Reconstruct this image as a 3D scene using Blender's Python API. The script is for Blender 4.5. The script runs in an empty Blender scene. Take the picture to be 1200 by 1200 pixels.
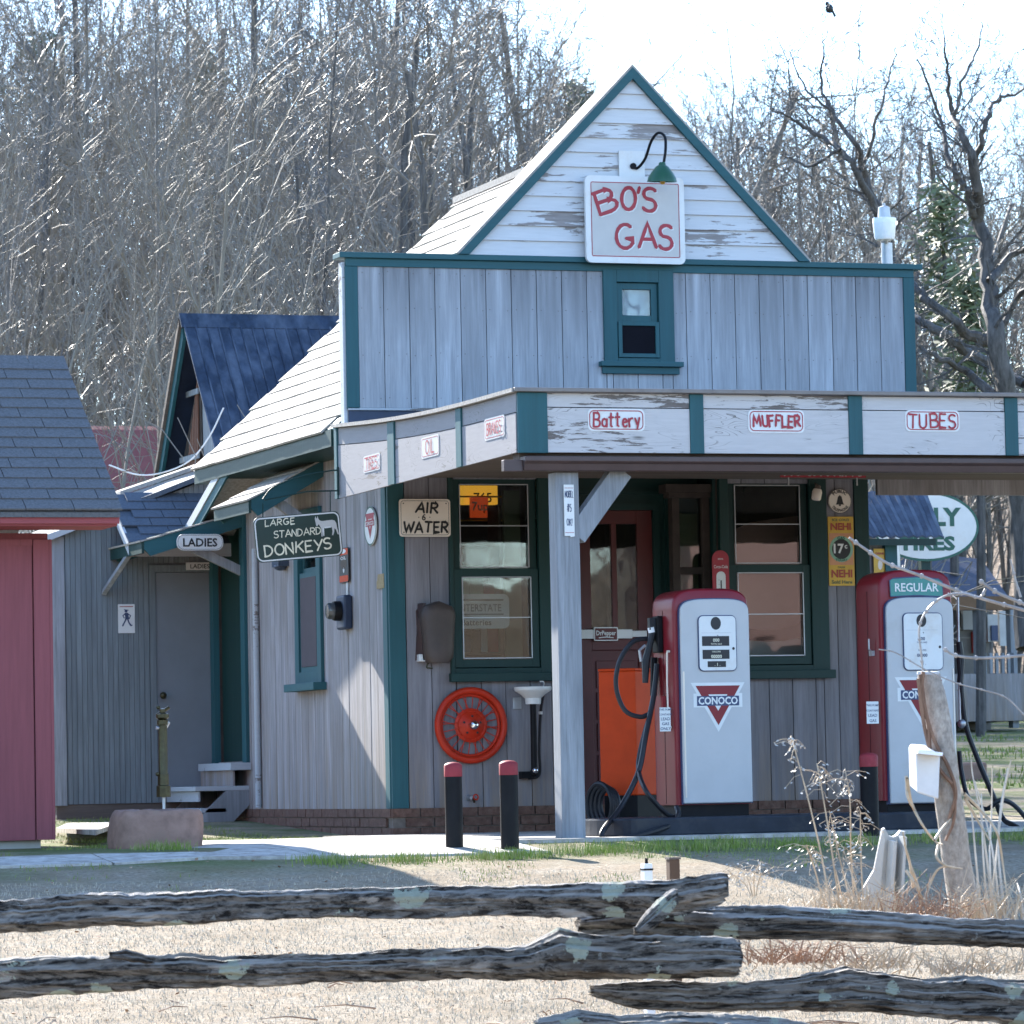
import bpy, math, random
import numpy as np
from mathutils import Vector as Vec, Matrix
rad = math.radians
# ------------------------------------------------------------------ camera, world, sun, exposure
scene = bpy.context.scene
COL = scene.collection
FPX = 5088.4477
CAM = Vec((-8.8734, -28.3340, 0.3597))
ROT = Matrix(((0.94566705, -0.00140572, -0.3251336), (-0.3245346, -0.06490692, -0.9436442), (-0.01977692, 0.99789033, -0.06183654)))
cam = bpy.data.objects.new('camera', bpy.data.cameras.new('camera'))
COL.objects.link(cam); scene.camera = cam
cam.matrix_world = Matrix.Translation(CAM) @ ROT.to_4x4()
cam.data.sensor_width = 36; cam.data.lens = FPX / 1200 * 36
cam.data.clip_start = 0.1; cam.data.clip_end = 2000
cam.data.dof.use_dof = True; cam.data.dof.focus_distance = 22.5; cam.data.dof.aperture_fstop = 15.0
SUN_AZ, SUN_EL = 8.2, 30.0        # degrees to the left of +Y, and above the horizon
world = bpy.data.worlds.new('World'); scene.world = world; world.use_nodes = True
wn = world.node_tree.nodes; wn.clear()
sky = wn.new('ShaderNodeTexSky'); sky.sky_type = 'NISHITA'; sky.sun_disc = False
sky.sun_elevation = rad(SUN_EL); sky.sun_rotation = rad(-SUN_AZ); sky.altitude = 200; sky.air_density = 1.0; sky.dust_density = 0.3; sky.ozone_density = 3.6
bgn = wn.new('ShaderNodeBackground'); bgn.inputs['Strength'].default_value = 0.145
wo = wn.new('ShaderNodeOutputWorld')
world.node_tree.links.new(sky.outputs[0], bgn.inputs[0]); world.node_tree.links.new(bgn.outputs[0], wo.inputs[0])
sl = bpy.data.lights.new('sun', 'SUN'); sl.energy = 4.9; sl.angle = rad(0.5); sl.color = (1.0, 0.95, 0.87)
sun = bpy.data.objects.new('sun', sl); COL.objects.link(sun)
SDIR = Vec((-math.sin(rad(SUN_AZ)) * math.cos(rad(SUN_EL)), math.cos(rad(SUN_AZ)) * math.cos(rad(SUN_EL)), math.sin(rad(SUN_EL))))
sun.rotation_euler = SDIR.to_track_quat('Z', 'Y').to_euler(); sun.location = (0, 0, 30)
scene.view_settings.view_transform = 'Standard'; scene.view_settings.look = 'None'
scene.view_settings.exposure = 2.05; scene.view_settings.gamma = 1.0
try: scene.view_settings.use_curve_mapping = False
except Exception: pass
scene.cycles.max_bounces = 8; scene.cycles.transparent_max_bounces = 16
scene.cycles.use_denoising = True
rnd = random.Random(7)

# ------------------------------------------------------------------ geometry helpers (measurements taken along sight lines onto real planes)
def ray(px, py): return ROT @ Vec((px - 600, -(py - 600), -FPX))
def F(px, py, Y):                       # point on the plane y = Y
    r = ray(px, py); return CAM + r * ((Y - CAM.y) / r.y)
def S(px, py, X):                       # point on the plane x = X
    r = ray(px, py); return CAM + r * ((X - CAM.x) / r.x)
def G(px, py, Z=0.0):                   # point at height Z
    r = ray(px, py); return CAM + r * ((Z - CAM.z) / r.z)
def D(px, py, d):                       # point at depth d
    r = ray(px, py); return CAM + r * (d / FPX)
def XZ(px, py, Y): p = F(px, py, Y); return p.x, p.z
def YZ(px, py, X): p = S(px, py, X); return p.y, p.z

class MB:
    def __init__(s): s.v = []; s.f = []; s.mi = []; s.cur = 0
    def add(s, vs, fs):
        b = len(s.v); s.v += [tuple(p) for p in vs]
        s.f += [tuple(b + i for i in f) for f in fs]; s.mi += [s.cur] * len(fs); return s
    def box(s, x0, y0, z0, x1, y1, z1):
        if x0 > x1: x0, x1 = x1, x0
        if y0 > y1: y0, y1 = y1, y0
        if z0 > z1: z0, z1 = z1, z0
        return s.add([(x0,y0,z0),(x1,y0,z0),(x1,y1,z0),(x0,y1,z0),(x0,y0,z1),(x1,y0,z1),(x1,y1,z1),(x0,y1,z1)],
                     [(0,3,2,1),(4,5,6,7),(0,1,5,4),(1,2,6,5),(2,3,7,6),(3,0,4,7)])
    def hexa(s, b, t):                  # bottom four, top four
        return s.add(list(b) + list(t), [(0,3,2,1),(4,5,6,7),(0,1,5,4),(1,2,6,5),(2,3,7,6),(3,0,4,7)])
    def prism(s, pts, ext):
        pts = [Vec(p) for p in pts]; ext = Vec(ext); n = len(pts)
        nn = (pts[1]-pts[0]).cross(pts[2]-pts[1])
        q = [p + ext for p in pts]
        fs = [tuple(range(n))[::-1], tuple(range(n, 2*n))] + [(i, (i+1) % n, n+(i+1) % n, n+i) for i in range(n)]
        return s.add(pts + q, fs)
    def beam(s, a, b, w, h, up=(0,0,1)): # a rectangular bar from a to b, w across, h along up
        a, b, up = Vec(a), Vec(b), Vec(up); d = (b-a).normalized(); u = d.cross(up).normalized(); t = u.cross(d).normalized()
        u *= w/2; t *= h/2
        return s.hexa([a-u-t, a+u-t, b+u-t, b-u-t], [a-u+t, a+u+t, b+u+t, b-u+t])
    def tube(s, pts, r, n=6, caps=True, flat=1.0):
        pts = [Vec(p) for p in pts]
        if not hasattr(r, '__len__'): r = [r]*len(pts)
        vs = []; prev = None
        for i, p in enumerate(pts):
            d = (pts[min(i+1, len(pts)-1)] - pts[max(i-1, 0)])
            if d.length < 1e-9: d = Vec((0,0,1))
            d.normalize()
            if prev is None:
                prev = d.cross(Vec((0.31, 0.17, 0.93)))
                if prev.length < 1e-3: prev = d.cross(Vec((1,0,0)))
            u = (prev - d*prev.dot(d)).normalized(); prev = u; w = d.cross(u)
            for k in range(n):
                a = 2*math.pi*k/n; vs.append(p + (u*math.cos(a) + w*math.sin(a)*flat) * r[i])
        fs = [(i*n+k, i*n+(k+1) % n, (i+1)*n+(k+1) % n, (i+1)*n+k) for i in range(len(pts)-1) for k in range(n)]
        if caps: fs += [tuple(range(n))[::-1], tuple((len(pts)-1)*n + k for k in range(n))]
        return s.add(vs, fs)
    def lathe(s, prof, c, ax=(0,0,1), n=20):
        c, ax = Vec(c), Vec(ax).normalized(); u = ax.orthogonal().normalized(); w = ax.cross(u); vs = []
        for (r, z) in prof:
            for k in range(n):
                a = 2*math.pi*k/n; vs.append(c + ax*z + (u*math.cos(a)+w*math.sin(a))*r)
        m = len(prof)
        fs = [(i*n+k, i*n+(k+1) % n, (i+1)*n+(k+1) % n, (i+1)*n+k) for i in range(m-1) for k in range(n)]
        fs += [tuple(range(n))[::-1], tuple((m-1)*n+k for k in range(n))]
        return s.add(vs, fs)
    def ball(s, c, r, n=10, sq=(1,1,1)):
        c = Vec(c); vs = []; m = n//2+1
        for i in range(m+1):
            t = math.pi*i/m
            for k in range(n):
                a = 2*math.pi*k/n; vs.append((c.x+r*sq[0]*math.sin(t)*math.cos(a), c.y+r*sq[1]*math.sin(t)*math.sin(a), c.z+r*sq[2]*math.cos(t)))
        return s.add(vs, [(i*n+k, i*n+(k+1) % n, (i+1)*n+(k+1) % n, (i+1)*n+k) for i in range(m) for k in range(n)])
    def torus(s, c, ax, R, r, n=36, m=10, flat=1.0):
        c, ax = Vec(c), Vec(ax).normalized(); u = ax.orthogonal().normalized(); w = ax.cross(u); vs = []
        for i in range(n):
            a = 2*math.pi*i/n; o = u*math.cos(a)+w*math.sin(a)
            for k in range(m):
                b = 2*math.pi*k/m; vs.append(c + o*(R + r*math.cos(b)) + ax*(r*flat*math.sin(b)))
        return s.add(vs, [(i*m+k, i*m+(k+1) % m, ((i+1) % n)*m+(k+1) % m, ((i+1) % n)*m+k) for i in range(n) for k in range(m)])
    def mesh(s, name, org=(0,0,0)):
        me = bpy.data.meshes.new(name); o = Vec(org)
        me.from_pydata([(a-o.x, b-o.y, c-o.z) for a, b, c in s.v], [], s.f)
        return me

ORG = {}
def tag(o, label=None, cat=None, group=None, kind=None):
    if label: o['label'] = label
    if cat: o['category'] = cat
    if group: o['group'] = group
    if kind: o['kind'] = kind
    return o
def thing(name, loc, label, cat, group=None, kind=None):
    o = bpy.data.objects.new(name, None); COL.objects.link(o); o.location = loc; o.empty_display_size = .1
    ORG[o] = Vec(loc); return tag(o, label, cat, group, kind)
def build(name, mb, mat, parent=None, smooth=False, bevel=0, label=None, kind=None, loc=None):
    org = ORG[parent] if parent is not None else Vec(loc or (0,0,0))
    me = mb.mesh(name, org); mats = mat if isinstance(mat, (list, tuple)) else [mat]
    for m in mats: me.materials.append(m)
    if len(mats) > 1: me.polygons.foreach_set('material_index', mb.mi)
    if smooth:
        me.polygons.foreach_set('use_smooth', [True]*len(me.polygons))
        try: me.set_sharp_from_angle(angle=rad(40))
        except Exception: pass
    o = bpy.data.objects.new(name, me); COL.objects.link(o)
    if parent is not None: o.parent = parent
    elif loc: o.location = loc
    ORG[o] = org
    if bevel:
        b = o.modifiers.new('bevel', 'BEVEL'); b.width = bevel; b.segments = 2; b.limit_method = 'ANGLE'; b.angle_limit = rad(40); b.harden_normals = False
    if label: o['label'] = label
    if kind: o['kind'] = kind
    return o
def inst(name, me, parent, M):          # a piece that shares its mesh; M is its world matrix
    o = bpy.data.objects.new(name, me); COL.objects.link(o); o.parent = parent
    o.matrix_local = Matrix.Translation(-ORG[parent]) @ M; ORG[o] = ORG[parent]; return o
def tbox(name, b, mat, parent, bevel=0, **k): return build(name, MB().box(*b), mat, parent, bevel=bevel, **k)

# ------------------------------------------------------------------ materials
class NT:
    def __init__(s, name):
        s.m = bpy.data.materials.new(name); s.m.use_nodes = True; s.t = s.m.node_tree
        s.bsdf = s.t.nodes['Principled BSDF']; s.out = s.t.nodes['Material Output']
    def n(s, typ, **kw):
        x = s.t.nodes.new(typ)
        for k, v in kw.items():
            if k.startswith('i_'): x.inputs[int(k[2:]) if k[2:].isdigit() else k[2:]].default_value = v
            else: setattr(x, k, v)
        return x
    def l(s, a, b): s.t.links.new(a, b)
    def coord(s, scale=(1,1,1), rnd_amt=7.0):
        tc = s.n('ShaderNodeTexCoord'); mp = s.n('ShaderNodeMapping'); mp.inputs['Scale'].default_value = scale
        if rnd_amt:
            oi = s.n('ShaderNodeObjectInfo'); ad = s.n('ShaderNodeVectorMath', operation='MULTIPLY_ADD')
            cmb = s.n('ShaderNodeCombineXYZ')
            for i in range(3): s.l(oi.outputs['Random'], cmb.inputs[i])
            s.l(cmb.outputs[0], ad.inputs[0]); ad.inputs[1].default_value = (rnd_amt,)*3; s.l(tc.outputs['Object'], ad.inputs[2]); s.l(ad.outputs[0], mp.inputs[0])
        else: s.l(tc.outputs['Object'], mp.inputs[0])
        return mp.outputs[0]
    def noise(s, co, scale=5, detail=4, rough=.55, dist=0):
        x = s.n('ShaderNodeTexNoise'); x.inputs['Scale'].default_value = scale; x.inputs['Detail'].default_value = detail
        x.inputs['Roughness'].default_value = rough; x.inputs['Distortion'].default_value = dist; s.l(co, x.inputs['Vector']); return x.outputs[0]
    def ramp(s, fac, stops):
        x = s.n('ShaderNodeValToRGB'); e = x.color_ramp.elements
        while len(e) < len(stops): e.new(.5)
        for el, (p, c) in zip(e, stops):
            el.position = p; el.color = (tuple(c) + (1,))[:4] if hasattr(c, '__len__') else (c, c, c, 1)
        s.l(fac, x.inputs[0]); return x.outputs[0]
    def mix(s, fac, a, b, mode='MIX'):
        x = s.n('ShaderNodeMix', data_type='RGBA', blend_type=mode)
        if hasattr(fac, 'links'): s.l(fac, x.inputs[0])
        else: x.inputs[0].default_value = fac
        for v, i in ((a, 6), (b, 7)):
            if hasattr(v, 'links'): s.l(v, x.inputs[i])
            else: x.inputs[i].default_value = tuple(v) + (1,) if len(v) == 3 else v
        return x.outputs[2]
    def color(s, c):
        if hasattr(c, 'links'): s.l(c, s.bsdf.inputs['Base Color'])
        else: s.bsdf.inputs['Base Color'].default_value = tuple(c) + (1,)
    def bump(s, h, strength=.3, dist=.01):
        b = s.n('ShaderNodeBump'); b.inputs['Strength'].default_value = strength; b.inputs['Distance'].default_value = dist
        s.l(h, b.inputs['Height']); s.l(b.outputs[0], s.bsdf.inputs['Normal'])
    def set(s, rough=.7, metal=0, spec=.4):
        s.bsdf.inputs['Roughness'].default_value = rough; s.bsdf.inputs['Metallic'].default_value = metal
        s.bsdf.inputs['Specular IOR Level'].default_value = spec; return s
def sc3(c, k): return tuple(min(1, x*k) for x in c)

def m_board(name, base, stain, axis='z', contrast=1.0, objvar=.10, rough=.8, fine=60, drip=None, foot=None):
    """weathered painted or bare boards: streaks along the grain, broad stains, each board a little different"""
    t = NT(name); k = {'z': (1,1,.05), 'x': (.05,1,1), 'y': (1,.05,1)}[axis]; kb = {'z': (1,1,.22), 'x': (.22,1,1), 'y': (1,.22,1)}[axis]
    co = t.coord(k); cb = t.coord(kb, 3.0)
    fn = t.noise(co, fine, 5, .65); br = t.noise(cb, 4.5, 5, .6); md = t.noise(co, fine*.3, 6, .7)
    c = t.mix(t.ramp(fn, [(.35, 0.), (.68, 1.)]), sc3(base, 1-.26*contrast), sc3(base, 1+.12*contrast))
    c = t.mix(t.ramp(md, [(.48, 0.), (.66, .75*min(1, contrast))]), c, sc3(base, 1+.42*contrast))
    c = t.mix(t.ramp(br, [(.42, 0.), (.75, .75*min(1, contrast))]), c, stain)
    sep = t.n('ShaderNodeSeparateXYZ'); tc = t.n('ShaderNodeTexCoord'); t.l(tc.outputs['Object'], sep.inputs[0])
    for zz, col, up in ((drip, sc3(stain, .55), 1), (foot, (.24,.17,.11), 0)):
        if zz is None: continue
        mr = t.n('ShaderNodeMapRange'); t.l(sep.outputs[2], mr.inputs[0]); mr.inputs[1].default_value, mr.inputs[2].default_value = zz
        mu = t.n('ShaderNodeMath', operation='MULTIPLY'); t.l(mr.outputs[0], mu.inputs[0]); t.l(t.ramp(t.noise(co, fine*.25, 6, .75), [(.40, 0.), (.62, .8)]), mu.inputs[1]); c = t.mix(mu.outputs[0], c, col)
    oi = t.n('ShaderNodeObjectInfo'); mr = t.n('ShaderNodeMapRange'); t.l(oi.outputs['Random'], mr.inputs[0])
    mr.inputs[3].default_value = 1-objvar; mr.inputs[4].default_value = 1+objvar
    vm = t.n('ShaderNodeVectorMath', operation='SCALE'); t.l(c, vm.inputs[0]); t.l(mr.outputs[0], vm.inputs[3]); t.color(vm.outputs[0])
    t.bump(fn, .35, .004); t.set(rough, 0, .3); return t.m
def m_peel(name, base=(.72,.73,.74), bare=(.27,.235,.21), amount=.5, axis='x', crack=(.12,.10,.09), sc=6, grain=0):
    """white paint worn off along the grain"""
    t = NT(name); k = (.10,1,1) if axis == 'x' else (1,.10,1); co = t.coord(k); c2 = t.coord((.35,1,1) if axis == 'x' else (1,.35,1), 5.0)
    a = t.noise(co, sc*3.2, 8, .7, .4); b = t.noise(c2, sc*.35, 4, .55)
    ad = t.n('ShaderNodeMath', operation='ADD'); t.l(a, ad.inputs[0]); t.l(b, ad.inputs[1])
    mm = t.n('ShaderNodeMath', operation='GREATER_THAN'); t.l(ad.outputs[0], mm.inputs[0]); mm.inputs[1].default_value = 1.27-amount*.26
    fine = t.noise(co, 60, 4, .6)
    cb = t.mix(fine, bare, crack); cp = t.mix(t.ramp(fine, [(.3, 0.), (.7, 1.)]), sc3(base, .9), base)
    col = t.mix(mm.outputs[0], cp, cb)
    if grain:   # dark lines of the grain running round knots
        g = t.noise(t.coord((.22,1,1) if axis == 'x' else (1,.22,1), 9.0), 7, 2, .5, .8); mu = t.n('ShaderNodeMath', operation='MULTIPLY'); t.l(g, mu.inputs[0]); mu.inputs[1].default_value = 26
        fr = t.n('ShaderNodeMath', operation='FRACT'); t.l(mu.outputs[0], fr.inputs[0]); mk = t.noise(t.coord((.5,1,1) if axis == 'x' else (1,.5,1), 4.0), 5, 3, .6)
        gm = t.n('ShaderNodeMath', operation='MULTIPLY'); t.l(t.ramp(fr.outputs[0], [(.0, 1.), (.16, 0.)]), gm.inputs[0]); t.l(t.ramp(mk, [(.52, 0.), (.60, .85)]), gm.inputs[1]); col = t.mix(gm.outputs[0], col, crack)
    t.color(col); t.bump(ad.outputs[0], .25, .004); t.set(.7, 0, .3); return t.m
def m_plain(name, c, rough=.5, metal=0, spec=.5, var=.12, dirt=None, sc=8, bump=0):
    t = NT(name); co = t.coord((1,1,1), 3.0); nz = t.noise(co, sc, 5, .6)
    col = t.mix(t.ramp(nz, [(.3, 0.), (.72, 1.)]), sc3(c, 1-var), sc3(c, 1+var))
    if dirt: col = t.mix(t.ramp(t.noise(co, sc*.5, 6, .7), [(.52, 0.), (.72, .7)]), col, dirt)
    t.color(col)
    if bump: t.bump(nz, bump, .01)
    t.set(rough, metal, spec); return t.m
def m_emit(name, c, s):
    t = NT(name); t.color(c); t.bsdf.inputs['Emission Color'].default_value = tuple(c)+(1,); t.bsdf.inputs['Emission Strength'].default_value = s; return t.m
def m_glass(name, tint=(.8,.85,.85), refl=.045):
    t = NT(name); tr = t.n('ShaderNodeBsdfTransparent'); tr.inputs[0].default_value = tint+(1,); gl = t.n('ShaderNodeBsdfGlossy'); gl.inputs['Roughness'].default_value = .02
    co = t.coord((1,1,1), 0); nz = t.noise(co, 2.5, 2, .5); b = t.n('ShaderNodeBump'); b.inputs['Strength'].default_value = .04; b.inputs['Distance'].default_value = .03
    t.l(nz, b.inputs['Height']); t.l(b.outputs[0], gl.inputs['Normal'])
    fr = t.n('ShaderNodeLayerWeight'); fr.inputs[0].default_value = .3; ma = t.n('ShaderNodeMath', operation='ADD'); t.l(fr.outputs['Fresnel'], ma.inputs[0]); ma.inputs[1].default_value = refl
    mx = t.n('ShaderNodeMixShader'); t.l(ma.outputs[0], mx.inputs[0]); t.l(tr.outputs[0], mx.inputs[1]); t.l(gl.outputs[0], mx.inputs[2]); t.l(mx.outputs[0], t.out.inputs[0]); return t.m

M = {}
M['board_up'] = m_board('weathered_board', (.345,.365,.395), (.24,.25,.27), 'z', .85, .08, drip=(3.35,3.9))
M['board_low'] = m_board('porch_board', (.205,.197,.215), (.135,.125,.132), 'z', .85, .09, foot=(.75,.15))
M['board_side'] = m_board('side_board', (.31,.295,.305), (.20,.175,.16), 'z', 1.1, .09, foot=(1.0,.15))
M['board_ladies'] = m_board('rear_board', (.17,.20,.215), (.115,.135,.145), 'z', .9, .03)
M['door_grey'] = m_plain('grey_door_paint', (.165,.185,.205), .6, 0, .4, .06, sc=5)
M['teal'] = m_board('teal_paint', (.019,.088,.104), (.03,.075,.085), 'z', .5, .05, .55, 30)
M['teal_x'] = m_board('teal_paint_level', (.020,.090,.106), (.032,.08,.09), 'x', .5, .05, .55, 30)
M['green'] = m_board('dark_green_paint', (.008,.036,.033), (.012,.03,.028), 'z', .4, .04, .5, 30)
M['clap'] = m_peel('peeling_white_clapboard', (.58,.595,.61), (.38,.355,.345), .60, sc=10)
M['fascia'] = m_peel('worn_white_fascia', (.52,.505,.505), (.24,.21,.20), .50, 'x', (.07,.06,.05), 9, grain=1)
M['fascia_shaded'] = m_peel('worn_white_fascia_shaded', (.27,.26,.27), (.24,.21,.20), .36, 'y', (.07,.06,.05), 5, grain=1)  # darker copy of the front fascia white: the side's shade put into the colour
M['worn_grey'] = m_peel('worn_grey_trim', (.40,.43,.46), (.22,.20,.19), .5, 'x')
M['shingle'] = m_plain('light_shingle', (.33,.31,.285), .9, 0, .2, .28, sc=40, bump=.3)
M['shingle_dark'] = m_plain('dark_shingle', (.12,.12,.125), .9, 0, .3, .25, sc=60, bump=.4)
M['shingle_blue'] = m_plain('slate_blue_shingle', (.07,.09,.12), .8, 0, .35, .2, sc=50, bump=.3)
M['metal_blue'] = m_board('faded_blue_roof_metal', (.018,.030,.055), (.115,.145,.20), 'z', 1.2, .05, .5, 26)
M['metal_dark'] = m_plain('dark_roof_metal', (.022,.035,.07), .5, .2, .5, .2)
M['cap'] = m_plain('drip_edge_metal', (.19,.17,.16), .5, .5, .5, .2, (.1,.07,.05))
M['gutter'] = m_plain('brown_gutter', (.065,.04,.038), .45, .1, .5, .12)
M['post'] = m_board('grey_post_paint', (.25,.265,.285), (.17,.18,.195), 'z', 1.0, .03, .7)
M['ceiling'] = m_board('porch_ceiling', (.13,.105,.09), (.09,.07,.06), 'x', .8)
M['brick'] = m_plain('old_brick', (.13,.070,.052), .9, 0, .3, .35, (.15,.11,.085), 30, .5)
M['mortar'] = m_plain('mortar', (.16,.13,.11), .95, 0, .2, .2, sc=30)
M['red_board'] = m_board('red_board', (.25,.075,.085), (.20,.062,.07), 'z', .4, .04)
M['red_trim'] = m_board('red_trim', (.30,.075,.08), (.25,.065,.07), 'x', .4, .04)
M['concrete'] = m_plain('concrete', (.42,.40,.37), .9, 0, .3, .18, (.3,.27,.23), 6, .3)
M['black_paint'] = m_plain('black_paint', (.008,.008,.010), .5, 0, .15, .3, (.014,.013,.012))
M['island'] = m_plain('island_paint', (.014,.018,.028), .6, 0, .35, .25, (.05,.045,.04), 10, .3)
M['red_paint'] = m_plain('pump_red', (.20,.012,.02), .35, 0, .35, .14, (.15,.02,.025), 3)
M['red_cap'] = m_plain('faded_red', (.27,.028,.035), .6, 0, .3, .25, (.34,.10,.10))
M['pump_white'] = m_plain('pump_cream', (.44,.445,.45), .35, 0, .5, .06, (.33,.31,.28), 4)
M['chrome'] = m_plain('chrome', (.75,.76,.78), .12, 1.0, .5, .05)
M['steel'] = m_plain('dull_steel', (.42,.43,.45), .45, .8, .5, .15)
M['rubber'] = m_plain('black_rubber', (.012,.013,.017), .5, 0, .4, .2)
M['orange'] = m_plain('orange_enamel', (.56,.05,.004), .5, 0, .2, .10)
M['wheel_red'] = m_plain('red_orange_enamel', (.48,.03,.010), .45, 0, .25, .15)
M['white'] = m_plain('white_enamel', (.66,.67,.66), .35, 0, .5, .05, (.5,.44,.38))
M['cream'] = m_plain('cream_sign', (.74,.65,.55), .45, 0, .5, .05, (.56,.46,.36), 4)
M['sign_grey'] = m_plain('sign_grey', (.50,.49,.47), .5, 0, .4, .05)
M['sign_green'] = m_plain('sign_green', (.007,.030,.024), .4, 0, .5, .1)
M['ink_black'] = m_plain('black_ink', (.012,.012,.014), .5)
M['ink_red'] = m_plain('red_ink', (.33,.02,.035), .5)
M['ink_cream'] = m_plain('cream_ink', (.72,.68,.52), .5)
M['ink_navy'] = m_plain('navy_ink', (.03,.05,.12), .5)
M['ink_green'] = m_plain('green_ink', (.01,.09,.06), .5)
M['yellow'] = m_plain('yellow_enamel', (.60,.36,.04), .45)
M['mint'] = m_plain('mint_enamel', (.22,.40,.28), .45)
M['teal_glass'] = m_plain('teal_ad_glass', (.03,.22,.20), .2)
M['lamp_green'] = m_plain('green_lamp_enamel', (.012,.075,.035), .3)
M['brown_cover'] = m_plain('brown_vinyl', (.055,.038,.032), .55, 0, .5, .2)
M['brass'] = m_plain('old_brass', (.045,.036,.014), .35, .5, .5, .4, (.05,.06,.03), 30)
M['stone'] = m_plain('red_sandstone', (.27,.17,.135), .95, 0, .2, .3, (.14,.12,.09), 9, .6)
M['glass'] = m_glass('window_glass')
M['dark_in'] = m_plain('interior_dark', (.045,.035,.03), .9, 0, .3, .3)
M['red_door'] = m_plain('red_door_paint', (.085,.006,.006), .45, 0, .5, .15)
M['pink_reflection'] = m_plain('pink_reflection_tint', (.30,.17,.14), .7, 0, .3, .12, sc=4)  # pink of the right window's reflection put into a board colour
M['neon_yellow'] = m_emit('lit_yellow_clock', (.9,.42,.04), .22)
M['neon_red'] = m_emit('lit_red_sign', (.8,.09,.02), .10)
M['grey_plaster'] = m_plain('pale_wall', (.55,.54,.52), .8)
M['plastic_white'] = m_plain('sunlit_white_plastic', (.80,.81,.82), .4)
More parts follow.
